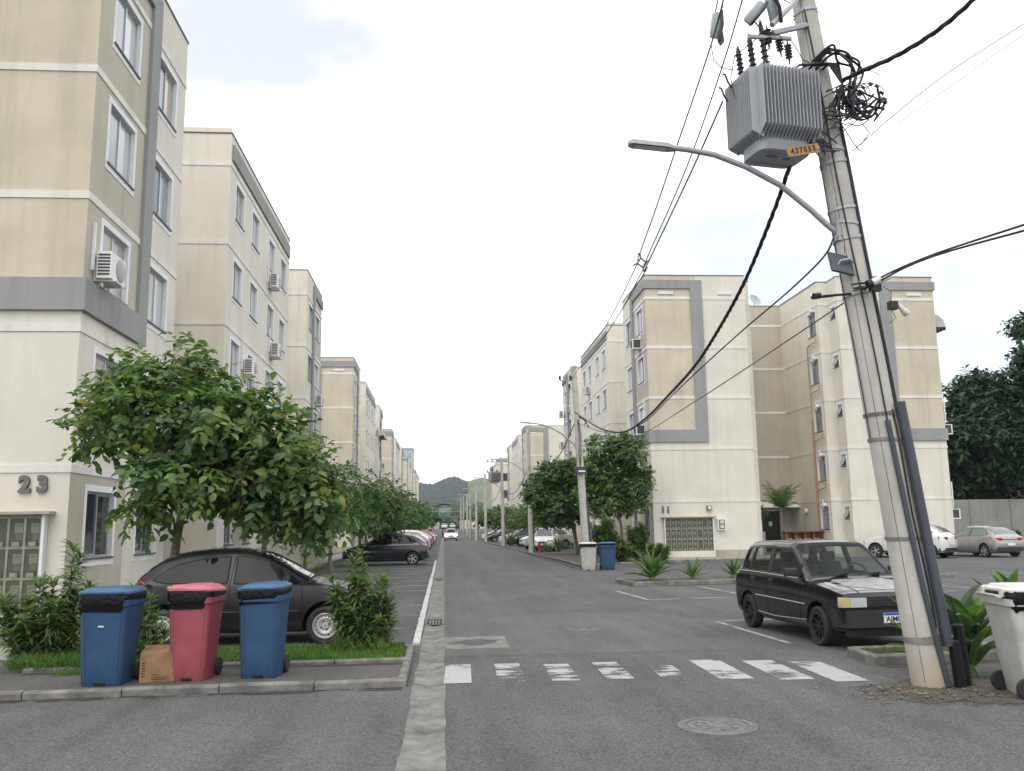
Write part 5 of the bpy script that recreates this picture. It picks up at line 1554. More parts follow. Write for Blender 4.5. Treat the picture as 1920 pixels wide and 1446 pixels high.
for zz_, x1 in ((7.78, -.95), (7.42, -.55)):
    b = MB(); b.tube([(-.35, 0, zz_), (x1, 0, zz_), (x1, 0, zz_ + .1)], .025, 6); b.build('crossarm', 'steel', p2)
    for xk in ([x1, x1 + .45] if x1 < -.9 else [x1]):
        b = MB(); b.lathe([(.03, 0), (.065, .03), (.04, .06), (.07, .09), (.04, .12), (.055, .15), (.02, .2)], 10, Matrix.Translation((xk, 0, zz_ + .02))); b.build('insulator', 'porcelain', p2, 40)
b = MB(); b.box(-.42, .05, -.28, -.15, 3.85, 4.12); b.build('junction_box', 'ac_dark', p2)
b = MB(); b.box(-.30, -.02, -.288, -.281, 3.90, 3.97); b.build('box_label', 'white', p2)
for k in range(3):
    b = MB(); b.tube([(-.28 + .03 * k, -.16, 6.1), (-.22 + .04 * k, -.2, 5.4), (-.25 + .05 * k, -.19, 4.6), (-.2, -.2, 4.1)], .010, 5); b.build('riser_cable', 'cable', p2, 60)
for k in range(4):
    b = MB(); b.tube([(-.3, -.1, 6.25), (-.1 + .05 * k, -.14, 6.2 - .04 * k), (.15 + .03 * k, -.12, 5.9 - .05 * k), (.2, -.1, 5.75)], .012, 5); b.build('cable_tail', 'cable', p2, 60)
p3 = street_pole('third pole down the right side, beside the red hydrant', 5.52, 56.3, 8.1, .10, True, [], seed=2)
p4 = street_pole('fourth pole, with double crossarms and a small transformer', 5.15, 77, 7.6, .1, True, [.25, 1.15], seed=3)
p5 = street_pole('fifth pole, plain and pale, past the small transformer', 4.65, 99, 7.6, .05, True, [], seed=4)
p6 = street_pole('sixth pole down the right side', 4.25, 116, 7.0, 0, True, [], seed=5)
p7 = street_pole('seventh pole down the right side', 4.15, 140, 7.0, 0, True, [.2], seed=6)
p8 = street_pole('eighth pole down the right side', 4.3, 164, 7.6, 0, False, [.2], seed=7)
p9 = street_pole('ninth pole down the right side', 4.2, 190, 7.6, 0, False, [.2], seed=8)
p10 = street_pole('last pole before the gate at the street end', 4.2, 218, 7.6, 0, False, [.2], seed=9)
tr2 = copy_tree(tr); tr2.location = (4.45, 77.2, 5.5); tr2['label'] = 'small grey transformer on the fourth pole, far down the street'; tr2.scale = (1.1, 1.1, 1.1)
span = [((5.2, 36.4, 7.9), (4.9, 56.3, 7.8)), ((5.45, 36.4, 5.9), (5.4, 56.3, 5.5)), ((4.9, 56.3, 7.8), (4.3, 77, 7.4)), ((5.4, 56.3, 5.4), (5.05, 77, 5.2)), ((5.4, 56.3, 4.9), (5.05, 77, 4.8)), ((4.3, 77, 7.4), (4.4, 99, 7.4)), ((5.05, 77, 5.4), (4.6, 99, 5.2)), ((4.4, 99, 7.3), (4.1, 116, 6.8)), ((4.6, 99, 5.0), (4.2, 116, 4.9)), ((4.2, 116, 5.0), (4.1, 140, 5.2))]
for k, (a, c) in enumerate(span):
    a, c = Vector(a), Vector(c)
    pts = [a.lerp(c, t) - Vector((0, 0, 1.1 * 4 * t * (1 - t) * (.35 if k in (0, 2, 5, 7) else 1))) for t in [i / 8 for i in range(9)]]
    wire('overhead_line', '%s cable span between the %s' % ('upper' if k in (0, 2, 5, 7) else ('lower' if k != 4 else 'lowest'), ('second and third poles', 'second and third poles', 'third and fourth poles', 'third and fourth poles', 'third and fourth poles', 'fourth and fifth poles', 'fourth and fifth poles', 'fifth and sixth poles', 'fifth and sixth poles', 'sixth and seventh poles')[k]), pts, .022 if k not in (0, 2, 5, 7) else .014, 'cable', None, 5, 2)
# ---------------------------------------------------------------- wheeled bins
def wheelie_bin(label, x, y, z, rz, body, lid, seed, liner=0.16, dent=0.0, crooked=0.0, H=.94, W0=.44, W1=.55, D0=.46, D1=.62, group='wheeled bins'):
    t = thing('wheelie_bin', label, 'bin', (x, y, z), rz, group)
    rg = random.Random(seed)
    b = MB(); rings = []
    for zz_, k in ((0.0, .0), (.02, .03), (.25, .27), (.5, .52), (.75, .78), (H - .06, .94), (H - .055, 1.0), (H, 1.02)):
        wv = W0 + (W1 - W0) * k; dv = D0 + (D1 - D0) * k
        inset = .012 if zz_ == 0 else 0
        rings.append([(px, py + (dv - D0) * .25, zz_) for px, py in rrect(0, 0, wv - inset, dv - inset, .06, 4)])
    b.loft(rings)
    b.box(-.06, .06, -D0 / 2 - .004, -D0 / 2 + .02, .0, .035, 1)
    b.build('body', [body, 'black'], t, 35)
    b = MB(); b.loft([[(px, py + (D1 - D0) * .25, zz_) for px, py in rrect(0, 0, W1 * k, D1 * k, .06, 4)] for zz_, k in ((H - .115, .985), (H - .105, 1.035), (H - .04, 1.045), (H - .035, 1.0))], 0, False); b.build('rim_collar', body, t, 35)
    for sd in (-1, 1):      # moulded corner ribs
        b = MB(); b.loft([[(sd * (W0 / 2 - .055 + (W1 - W0) / 2 * k) + dx, -(D0 + (D1 - D0) * k) / 2 + (D1 - D0) * k * .25 - dy, zz_) for dx, dy in ((-.012, -.004), (-.006, .007), (.006, .007), (.012, -.004))] for zz_, k in ((.05, .06), (.5, .52), (.80, .82))]); b.build('corner_rib', body, t, 35)
        b = MB(); b.box(sd * W1 * .32 - .03, sd * W1 * .32 + .03, D1 / 2 + .02, D1 / 2 + .075, H - .02, H + .055); b.build('hinge', lid, t)
    b = MB()
    prof = [(.94, .0), (1.0, .014), (1.0, .034), (.95, .05), (.84, .052), (.80, .072), (.5, .08)]
    rings = []
    for k, zz_ in prof:
        rings.append([(px, py + .03, H + .012 + zz_ + dent * math.sin(px * 9 + py * 4) + crooked * (px + .3 * py)) for px, py in rrect(0, 0, W1 * k + .03, D1 * k + .03, .05, 4)])
    b.loft(rings); b.build('lid', lid, t, 40)
    b = MB(); b.tube([(-.2, D1 / 2 + .07, H - .03), (-.2, D1 / 2 + .11, H - .01), (.2, D1 / 2 + .11, H - .01), (.2, D1 / 2 + .07, H - .03)], .014, 6); b.build('handle', body, t, 60)
    b = MB()
    for yy in (-D1 / 2 + .02,):
        b.box(-W1 / 2 + .03, W1 / 2 - .03, yy - .028, yy - .012, H + .035, H + .05)
    b.build('lid_lip', lid, t)
    # liner turned down over the rim, crumpled along its lower edge
    if liner:
        n_ = 56; ring = rrect(0, 0, W1, D1, .07, 13)
        def outl(k): return [(px * k, py * k + .035) for px, py in ring]
        rows = []
        nn = len(ring)
        low = [liner * (.92 + .10 * math.sin(i * .45 + seed) + .05 * math.sin(i * 1.3 + seed * 2) - .38 * math.cos(2 * math.pi * (i - nn * .06) / nn)) for i in range(nn)]
        for j in range(9):
            q = j / 8
            rows.append([(px * (1.055 + .010 * math.sin(i * 1.1 + j * 2.1) * q + .03 * math.sin(math.pi * q) - .05 * q), (py - .035) * (1.055 + .010 * math.sin(i * .9 + j * 1.7) * q + .03 * math.sin(math.pi * q) - .05 * q) + .035, H + .030 - low[i] * q + .006 * math.sin(i * .8 + j * 2)) for i, (px, py) in enumerate(outl(1.0))])
        b = MB(); b.loft(rows, 0, False)
        b.build('bin_liner', 'bag', t, 80)
    for sd in (-1, 1):
        wz = empty('wheel', t, (sd * (W0 / 2 + .012), D0 / 2 + .03, .10))
        mr = Matrix.Rotation(R(90), 4, 'Y')
        b = MB(); b.lathe([(.05, -.024), (.092, -.024), (.10, -.012), (.10, .012), (.092, .024), (.05, .024)], 18, mr); b.build('tyre', 'rubber', wz, 35)
        b = MB(); b.lathe([(.012, -.018), (.05, -.018), (.05, .018), (.012, .018)], 12, mr); b.build('hub', 'ac_grey', wz, 35)
    return t
wheelie_bin('tall blue wheelie bin at the left of the three, beside the cardboard box', -3.66, 10.30, .078, R(-2), 'bin_blue', 'lid_blue', 1, .17, W0=.43, W1=.52, D0=.42, D1=.56)
wheelie_bin('faded red wheelie bin with a warped pink lid, between the two blue bins', -2.80, 10.48, .078, R(-5), 'bin_red', 'lid_red', 2, .16, .014, -.07, W0=.38, W1=.48, D0=.40, D1=.54)
wheelie_bin('blue wheelie bin in front of the parked black hatchback, right of the red one', -2.05, 10.54, .078, R(-3), 'bin_blue', 'lid_blue', 3, .14, .004, .03, W0=.40, W1=.48, D0=.40, D1=.54)
wheelie_bin('pale grey wheelie bin with a white lid at the right edge', 5.88, 8.58, .0, R(82), 'bin_grey', 'lid_white', 4, .15, H=.98, W0=.50, W1=.62, D0=.52, D1=.70)
wheelie_bin('pale wheelie bin with a white lid beside the second pole', 5.64, 34.75, .0, R(-8), 'bin_grey', 'lid_white', 5, .14, H=.98, W0=.52, W1=.66)
wheelie_bin('blue wheelie bin beside the pale one near the second pole', 6.40, 34.75, .0, R(-6), 'bin_blue', 'lid_blue', 6, .05, H=.98, W0=.52, W1=.66)
for o in bpy.data.objects:
    if o.get('label', '').startswith('tall blue wheelie bin at the left'):
        b = MB(); b.box(-.03, .03, -.262, -.252, .62, .634); b.build('maker_label', 'white', o)
# cardboard box
t = thing('cardboard_box', 'open brown cardboard box standing between the blue and the red bin', 'box', (-3.14, 10.36, .078), R(8))
b = MB(); w_, d_, h_ = .36, .20, .31
for x0, x1, y0, y1 in ((-w_ / 2, w_ / 2, -d_ / 2, -d_ / 2 + .006), (-w_ / 2, w_ / 2, d_ / 2 - .006, d_ / 2), (-w_ / 2, -w_ / 2 + .006, -d_ / 2 + .006, d_ / 2 - .006), (w_ / 2 - .006, w_ / 2, -d_ / 2 + .006, d_ / 2 - .006)):
    b.box(x0, x1, y0, y1, 0, h_)
b.box(-w_ / 2, w_ / 2, -d_ / 2, d_ / 2, 0, .005)
b.build('carton', 'card', t)
b = MB(); b.add([(-w_ / 2, -d_ / 2, h_), (w_ / 2, -d_ / 2, h_), (w_ / 2, d_ * .2, h_ + .035), (-w_ / 2, d_ * .3, h_ + .02)], [(0, 1, 2, 3)]); b.build('flap', 'card', t)
b = MB(); b.add([(-w_ / 2, d_ / 2, h_), (w_ / 2, d_ / 2, h_), (w_ / 2, d_ * .95, h_ + .05), (-w_ / 2, d_ * .85, h_ + .06)], [(0, 1, 2, 3)]); b.build('flap', 'card', t)
for k, (zz_, x0, x1) in enumerate(((.075, -.06, .02), (.05, -.06, .12), (.03, -.06, .10))):
    b = MB(); b.box(x0, x1, -d_ / 2 - .0022, -d_ / 2 - .0005, zz_, zz_ + .009); b.build('printed_line', 'card_dark', t)
for k in range(6):
    b = MB(); b.box(-w_ / 2 + .02, -w_ / 2 + .055, -d_ / 2 - .0022, -d_ / 2 - .0005, .06 + k * .028, .075 + k * .028); b.build('printed_line', 'card_dark', t)
t = thing('fire_hydrant', 'red fire hydrant on the kerb beside the third pole', 'hydrant', (5.98, 56.0, .08))
t.scale = (.65, .65, .72)
b = MB(); b.lathe([(.16, 0), (.16, .05), (.10, .08), (.10, .62), (.14, .64), (.14, .70), (.11, .80), (.03, .88), (.03, .94)], 14); b.build('barrel', 'hydrant', t, 35)
for sd in (-1, 1):
    b = MB(); b.lathe([(.06, .08), (.06, .16), (.075, .16), (.075, .2), (.02, .22)], 10, Matrix.Translation((0, 0, .52)) @ Matrix.Rotation(R(90 * sd), 4, 'Y')); b.build('outlet_cap', 'hydrant', t, 35)
# ---------------------------------------------------------------- cars: a lofted body, cut wheel arches, and parts laid on its surface
def paint(name, col, rough=0.28, metal=0.0, coat=0.6, var=0.05):
    m_ = mk(name, col, rough, metal, var, 4.0, 0, 40, 0.5, coat, True)
    return m_
M['p_matte'] = paint('matte_black_paint', (0.010, 0.0105, 0.012), 0.34, 0, 0.0, .3)
M['p_black'] = paint('black_paint', (0.006, 0.006, 0.008), 0.12, 0, 0.3)
M['p_navy'] = paint('dark_navy_paint', (0.010, 0.011, 0.017), 0.16, 0, 0.8)
M['p_silver'] = paint('silver_paint', (0.40, 0.39, 0.38), 0.30, 0.6, 0.6)
M['p_white'] = paint('white_paint', (0.68, 0.68, 0.68), 0.25, 0, 0.7)
M['p_red'] = paint('red_paint', (0.35, 0.02, 0.025), 0.25, 0, 0.7)
M['p_grey'] = paint('graphite_paint', (0.10, 0.10, 0.11), 0.28, 0.4, 0.7)
M['p_blue'] = paint('blue_paint', (0.03, 0.06, 0.16), 0.25, 0.2, 0.7)
M['c_glass'] = mk_glass('car_glass_tinted', (0.006, 0.007, 0.008), 0.03, 0, 0.2)
M['c_glass2'] = mk_glass('car_glass', (0.16, 0.185, 0.175), 0.04, 0, 0.8)
M['c_glass3'] = mk_glass('car_windshield', (0.085, 0.10, 0.10), 0.05, 0, 0.7)
M['c_clear'] = mk_glass('car_glass_clear', (0.05, 0.06, 0.058), 0.03, 0.80, 1.0)
M['c_seat'] = mk('seat_fabric', (0.05, 0.05, 0.052), 0.9, var=0.2, vs=20)
M['c_plastic'] = mk('black_plastic', (0.022, 0.022, 0.024), 0.55, var=0.15, vs=8)
M['c_seam'] = mk('panel_gap', (0.003, 0.003, 0.003), 0.8, var=0)
M['c_chrome'] = mk('brushed_trim', (0.62, 0.62, 0.63), 0.25, 0.9, var=0)
M['c_rim'] = mk('steel_wheel', (0.50, 0.49, 0.48), 0.45, 0.4, var=0.12, vs=12)
M['c_rim_dark'] = mk('black_wheel', (0.02, 0.02, 0.021), 0.45, 0.2, var=0.1)
M['c_rim_alloy'] = mk('alloy_wheel', (0.55, 0.55, 0.55), 0.3, 0.7, var=0.05)
M['c_lamp'] = mk_glass('headlamp_glass', (0.52, 0.53, 0.50), 0.08)
M['c_lamp_old'] = mk_glass('yellowed_lamp', (0.55, 0.45, 0.22), 0.15)
M['c_tail'] = mk_glass('tail_lamp', (0.42, 0.012, 0.018), 0.1)
M['c_lit'] = mk_emit('lit_headlamp', (0.93, 0.96, 1.0), 70.0)
M['c_bare'] = mk('sunburnt_clearcoat', (0.27, 0.25, 0.265), 0.30, var=0.4, vs=5, obj=True)

class Car:
    def __init__(s, st, hood_crown=.03):
        """st rows: x, z_low, z_shoulder, z_top, half width, half width at top  (x forward)"""
        a = np.array(sorted(st), float); s.a = a
        xs = np.unique(np.concatenate([np.linspace(a[0, 0], a[-1, 0], 74), a[:, 0]])); s.xs = xs
        f = lambda k: np.interp(xs, a[:, 0], a[:, k])
        s.f = []
        for k in range(1, 6):
            v = f(k); u = v.copy()
            for _ in range(s_smooth(st)):
                u[1:-1] = .25 * u[:-2] + .5 * u[1:-1] + .25 * u[2:]
            s.f.append(u)
        s.crown = hood_crown
    def vals(s, x):
        return [float(np.interp(x, s.xs, k)) for k in s.f]
    def sec(s, x):
        zl, zs, zt, w_, wt = s.vals(x)
        gh = max(zt - zs, .012); r_ = min(.075, gh * .45); c = min(s.crown, gh * .3)
        ws = w_ * .955
        return [(0, zl), (w_ * .80, zl), (w_ * .93, zl + .03), (w_ * .975, zl + .10), (w_, zl + .45 * (zs - zl)), (w_ * .995, zl + .70 * (zs - zl)), (w_ * .978, zs - .07), (ws, zs),
                (ws + (wt - ws) * .5, zs + (gh - r_ - c) * .5), (wt, zt - r_ - c), (wt - .035, zt - r_ * .45 - c), (wt - .10, zt - c * .9), (wt * .5, zt - c * .25), (0, zt)]
    def side_y(s, x, z):
        p = s.sec(x)[2:11]
        return float(np.interp(z, [q[1] for q in p], [q[0] for q in p]))
    def top_z(s, x, y):
        p = s.sec(x)[7:][::-1]
        return float(np.interp(abs(y), [q[0] for q in p], [q[1] for q in p]))
    def mesh(s, name, mat, arches, R_arch, cutters=()):
        b = MB(); rings = []
        for x in s.xs:
            h = s.sec(x)
            rings.append([(x, -y, z) for y, z in h] + [(x, y, z) for y, z in h[-2:0:-1]])
        b.loft(rings)
        body = b.build(name, [mat, 'c_seam'], None)
        bm = bmesh.new(); bm.from_mesh(body.data); bmesh.ops.recalc_face_normals(bm, faces=bm.faces); bm.to_mesh(body.data); bm.free()
        cut = MB()
        for xw, zw in arches:
            for sd in (-1, 1):
                m_ = Matrix.Translation((xw, sd * (s.a[:, 4].max() + .1), zw)) @ Matrix.Rotation(R(90), 4, 'X')
                cut.lathe([(R_arch, -.42), (R_arch, .42)], 30, m_)
        co = cut.build('cut', 'c_seam')
        bm = bmesh.new(); bm.from_mesh(co.data); bmesh.ops.recalc_face_normals(bm, faces=bm.faces); bm.to_mesh(co.data); bm.free()
        md = body.modifiers.new('arches', 'BOOLEAN'); md.operation = 'DIFFERENCE'; md.object = co; md.solver = 'EXACT'
        try: md.material_mode = 'TRANSFER'
        except Exception: pass
        extra = []
        for q in cutters:       # hollow cabin and window openings, one after the other
            qo = q.build('cut', 'c_plastic'); extra.append(qo)
            bm = bmesh.new(); bm.from_mesh(qo.data); bmesh.ops.recalc_face_normals(bm, faces=bm.faces); bm.to_mesh(qo.data); bm.free()
            m2 = body.modifiers.new('opening', 'BOOLEAN'); m2.operation = 'DIFFERENCE'; m2.object = qo; m2.solver = 'EXACT'
            try: m2.material_mode = 'TRANSFER'
            except Exception: pass
        bpy.context.view_layer.update()
        me = bpy.data.meshes.new_from_object(body.evaluated_get(bpy.context.evaluated_depsgraph_get()))
        bpy.data.objects.remove(body); bpy.data.objects.remove(co)
        for qo in extra: bpy.data.objects.remove(qo)
        me.shade_smooth(); me.set_sharp_from_angle(angle=R(38))
        return me
    def cabin_cut(s, x0, x1, floor=.34):
        b = MB(); rings = []
        for x in np.linspace(x0, x1, 26):
            zl, zs, zt, w_, wt = s.vals(x)
            top = max(zt - .045, floor + .3); sh = min(zs, top - .02)
            h = [(0, floor), (w_ * .90, floor), (w_ * .90, sh), (max(.1, wt - .045), max(top - .035, sh + .005)), (max(.05, wt - .12), top), (0, top + .005)]
            rings.append([(x, -y, z) for y, z in h] + [(x, y, z) for y, z in h[-2:0:-1]])
        return b.loft(rings)
    def side_cut(s, xs, zb, zt):
        b = MB(); pts = [(x, z) for x, z in zip(xs, zb)] + [(x, z) for x, z in zip(xs[::-1], zt[::-1])]
        return b.loft([[(x, y, z) for x, z in pts] for y in (-1.1, 1.1)])
    def top_cut(s, x0, x1, f0, f1):
        lo_, hi_ = [], []
        n = 8
        for i in range(n + 1):
            x = x0 + (x1 - x0) * i / n; wt = s.vals(x)[4] * (f0 + (f1 - f0) * i / n)
            lo_.append((x, wt, s.vals(x)[2]))
        b = MB(); rings = [[(x, -w_, z - .22), (x, w_, z - .22), (x, w_, z + .12), (x, -w_, z + .12)] for x, w_, z in lo_]
        return b.loft(rings)
    def side_patch(s, xs, zb, zt, off=.006, n=14, rows=4, sd=1):
        """patch on the flank between two curves"""
        b = MB(); X = np.linspace(xs[0], xs[-1], n); rings = []
        ZB = np.interp(X, xs, zb); ZT = np.interp(X, xs, zt)
        for x, a, c in zip(X, ZB, ZT):
            rings.append([(x, sd * (s.side_y(x, a + (c - a) * k / rows) + off), a + (c - a) * k / rows) for k in range(rows + 1)])
        b.loft(rings, 0, False, False)
        return b
    def side_glass(s, xs, zb, zt, mat, root, sd, name, seal=True):
        e = .022
        if seal: s.side_patch([xs[0] - e] + xs + [xs[-1] + e], [zb[0] - .01] + [z - .018 for z in zb] + [zb[-1] - .01], [zt[0] + .008] + [z + .018 for z in zt] + [zt[-1] + .008], .0045, 18, 4, sd).build('window_seal', 'c_seam', root, 60)
        return s.side_patch(xs, zb, zt, .008, sd=sd).build(name, mat, root, 60)
    def top_glass(s, x0, x1, f0, f1, mat, root, name, seal=True):
        d = .03 if x1 < x0 else -.03
        if seal: s.top_patch(x0 + d, x1 - d * .8, f0 + .035, f1 + .035, .0035).build('window_seal', 'c_seam', root, 60)
        return s.top_patch(x0, x1, f0, f1).build(name, mat, root, 60)
    def side_line(s, pts, r_=.006, off=.0, sd=1):
        b = MB(); P_ = []
        for i in range(len(pts) - 1):
            for k in range(5):
                t = k / 5; P_.append((pts[i][0] + (pts[i + 1][0] - pts[i][0]) * t, pts[i][1] + (pts[i + 1][1] - pts[i][1]) * t))
        P_.append(pts[-1])
        b.tube([(x, sd * (s.side_y(x, z) + off), z) for x, z in P_], r_, 5)
        return b
    def top_patch(s, x0, x1, f0, f1, off=.007, n=12, m_=12, lift=0):
        """patch on the hood / screen / roof: from x0 to x1, half widths f0 -> f1 (fractions of the top half width)"""
        b = MB(); rings = []
        for i in range(n + 1):
            x = x0 + (x1 - x0) * i / n; fr = f0 + (f1 - f0) * i / n
            wt = s.vals(x)[4]
            rings.append([(x, y, s.top_z(x, y) + off) for y in np.linspace(-wt * fr, wt * fr, m_ + 1)])
        b.loft(rings, 0, False, False)
        return b
def s_smooth(st): return SMOOTH
SMOOTH = 2

def wheel_meshes(r_, wd, style):
    mr = Matrix.Rotation(R(-90), 4, 'X')          # axis along y, outer face towards +y
    b = MB(); ri = r_ * .66
    b.lathe([(ri, -wd / 2 + .01), (r_ * .88, -wd / 2), (r_ * .97, -wd / 2 + .02), (r_, -wd / 2 + .05), (r_, wd / 2 - .05), (r_ * .97, wd / 2 - .02), (r_ * .88, wd / 2), (ri, wd / 2 - .012)], 32, mr, 0, False)
    tyre = b.build('tyre', 'rubber', None, 35)
    b = MB()
    if style == 'steel':
        b.lathe([(ri, wd / 2 - .012), (ri * .96, wd / 2 - .005), (ri * .90, wd / 2 - .03), (ri * .80, wd / 2 - .045), (ri * .62, wd / 2 - .02), (ri * .42, wd / 2 - .03), (ri * .30, wd / 2 - .045), (ri * .26, wd / 2 - .02), (.01, wd / 2 - .018)], 32, mr, 0, False)
        rm = 'c_rim'
        for k in range(16):
            a = 2 * math.pi * k / 16
            b.lathe([(.010, .0), (.010, .004)], 8, mr @ Matrix.Translation((ri * .73 * math.cos(a), ri * .73 * math.sin(a), wd / 2 - .034)), 1)
        for k in range(4):
            a = 2 * math.pi * k / 4 + .4
            b.lathe([(.013, .0), (.010, .012)], 6, mr @ Matrix.Translation((ri * .36 * math.cos(a), ri * .36 * math.sin(a), wd / 2 - .036)), 1)
    else:
        rm = 'c_rim_dark' if style == 'dark' else 'c_rim_alloy'
        b.lathe([(ri, wd / 2 - .012), (ri * .95, wd / 2 - .004), (ri * .90, wd / 2 - .03), (ri * .86, wd / 2 - .09), (.01, wd / 2 - .09)], 32, mr, 1 if style == 'alloy' else 0, False)
        ns = 5 if style == 'alloy' else 8
        for k in range(ns):
            for d_ in ((-.12, .12) if style == 'alloy' else (0,)):
                m_ = mr @ Matrix.Rotation(2 * math.pi * k / ns + d_, 4, 'Z') @ Matrix.Translation((ri * .5, 0, wd / 2 - .04))
                b.obox(m_, ri * .9, ri * .15, .035, 0)
        b.lathe([(ri * .98, wd / 2 - .03), (ri * .98, wd / 2 - .006), (ri * .90, wd / 2 - .006), (ri * .88, wd / 2 - .03)], 32, mr, 0, False)
        b.lathe([(ri * .26, wd / 2 - .08), (ri * .26, wd / 2 - .03), (ri * .2, wd / 2 - .02), (.01, wd / 2 - .018)], 16, mr)
    rim = b.build('rim', [rm, 'c_seam'], None, 35)
    md = (tyre.data, rim.data)
    bpy.data.objects.remove(tyre); bpy.data.objects.remove(rim)
    return md

def add_wheels(root, xf, xr, track, r_, wd, md, flat=0.0):
    for x in (xf, xr):
        for sd in (-1, 1):
            e = empty('wheel', root, (x, sd * track, r_ - flat))
            e.rotation_euler = (0, 0, 0 if sd > 0 else math.pi)
            inst('tyre', md[0], e); inst('rim', md[1], e)

def front_strip(path, y0, y1, z0, z1, off, thick=.02, n=8):
    """a piece laid on the nose: path = [(y, x)] half outline of the nose in plan"""
    ys = [p[0] for p in path]; xs = [p[1] for p in path]
    b = MB(); rings = []
    for y in np.linspace(y0, y1, n):
        x = float(np.interp(abs(y), ys, xs))
        rings.append([(x - thick, y, z0), (x + off, y, z0 + .008), (x + off, y, z1 - .008), (x - thick, y, z1)])
    b.loft(rings)
    return b

def place(root, x, y, heading):
    root.location = (x, y, gz(y)); root.rotation_euler = (0, 0, R(heading)); return root

# ---- rounded two-door hatchback (matte black), left
def rounded_hatch(name, label, mat, glass, rim='steel', tail='c_tail', detail=True, group='parked cars', lit=False):
    root = thing(name, label, 'car', (0, 0, 0), 0, group)
    st = [(-1.78, .42, .62, .70, .58, .42), (-1.74, .30, .80, .90, .70, .56), (-1.66, .24, .90, 1.02, .77, .60), (-1.50, .20, .925, 1.16, .80, .60), (-1.30, .18, .93, 1.30, .815, .58), (-1.05, .18, .925, 1.385, .82, .56), (-.7, .18, .92, 1.425, .825, .555),
          (-.25, .18, .905, 1.43, .825, .55), (.05, .18, .895, 1.40, .825, .55), (.30, .18, .885, 1.32, .825, .55), (.62, .18, .875, 1.14, .82, .60), (.92, .18, .865, .975, .82, .66), (1.05, .18, .855, .915, .82, .70), (1.35, .19, .80, .86, .81, .68), (1.62, .20, .73, .78, .79, .62), (1.82, .22, .64, .68, .74, .55), (1.92, .28, .55, .60, .66, .45), (1.96, .36, .48, .52, .52, .35)]
    c = Car(st)
    xf, xr, rw = 1.20, -1.20, .285
    me = c.mesh('body', mat, [(xf, rw + .01), (xr, rw + .01)], rw + .055)
    inst('body', me, root)
    for sd in (-1, 1):
        c.side_glass([-1.36, -1.2, -1.0, -.6, -.28], [.985, .945, .935, .93, .925], [.99, 1.12, 1.21, 1.285, 1.305], glass, root, sd, 'side_window')
        c.side_glass([-.16, .0, .3, .6, .82], [.92, .915, .905, .895, .89], [1.305, 1.295, 1.22, 1.06, .915], glass, root, sd, 'side_window')
        if detail:
            c.side_line([(-.22, .30), (-.23, .90), (-.2, 1.32)], .006, 0, sd).build('door_gap', 'c_seam', root)
            c.side_line([(.80, .32), (.86, .60), (.84, .86), (.55, 1.12)], .006, 0, sd).build('door_gap', 'c_seam', root)
            c.side_line([(-.22, .30), (.3, .28), (.80, .32)], .006, 0, sd).build('door_gap', 'c_seam', root)
            c.side_line([(-.9, .50), (-.2, .50), (.8, .50)], .008, .004, sd).build('rub_strip', 'c_plastic', root)
            # handle and mirror
            b = MB(); y_ = c.side_y(-.08, .78) + .01; b.rbox(-.17, .0, sd * y_ - .012, sd * y_ + .012, .765, .80, .01); b.build('door_handle', 'c_plastic', root)
            b = MB(); y_ = c.side_y(.62, .90)
            b.loft([[(.62 + k * px, sd * (y_ + .03 + py), .90 + pz) for px, pz in rrect(0, .06, .10, .12, .03, 2)] for py, k in ((0, .6), (.05, 1), (.15, 1), (.19, .6))]); b.build('wing_mirror', 'c_plastic', root, 40)
            if sd < 0:
                b = MB(); y_ = c.side_y(-1.42, .86); b.lathe([(.075, 0), (.075, .004), (.070, .005), (.070, .002), (.01, .002)], 24, Matrix.Translation((-1.42, sd * y_, .855)) @ Matrix.Rotation(R(90), 4, 'X')); b.build('fuel_flap', mat, root, 30)
        b = MB()
        b = c.side_patch([-1.76, -1.68, -1.58, -1.50], [.68, .60, .60, .72], [.84, .94, .965, .965], .016, 8, 3, sd=sd); b.build('tail_lamp', tail, root, 60)
        nose = [(0, 1.955), (.45, 1.945), (.60, 1.90), (.70, 1.84), (.76, 1.74)]
        front_strip(nose, sd * .38, sd * .70, .55, .66, .0).build('headlamp', 'c_lit' if lit else 'c_lamp', root, 40)
    c.top_glass(.92, .17, .96, .90, glass if glass == 'c_glass' else 'c_glass3', root, 'windshield')
    c.top_glass(-1.60, -1.12, .90, .88, glass, root, 'rear_window')
    nose = [(0, 1.955), (.45, 1.945), (.60, 1.90), (.70, 1.84), (.76, 1.74)]
    front_strip(nose, -.66, .66, .26, .44, .03).build('bumper', mat, root, 40)
    tailp = [(0, 1.775), (.45, 1.765), (.62, 1.73), (.74, 1.66), (.79, 1.5)]
    bb = front_strip(tailp, -.72, .72, .30, .50, .035); bb.v = [(-p[0], p[1], p[2]) for p in bb.v]; bb.f = [f[::-1] for f in bb.f]; bb.build('bumper', mat, root, 40)
    add_wheels(root, xf, xr, .745, rw, .175, wheel_meshes(rw, .175, rim), .012)
    return root, c

SMOOTH = 3
celta, cc = rounded_hatch('hatchback_car', 'dusty matte black two-door hatchback parked behind the bins', 'p_matte', 'c_glass')
place(celta, -2.98, 14.62, 0)
b = MB(); b.tube([(.95, -.45, .935), (.80, -.20, 1.02), (.70, .1, 1.09)], .008, 5); b.build('wiper', 'c_plastic', celta)
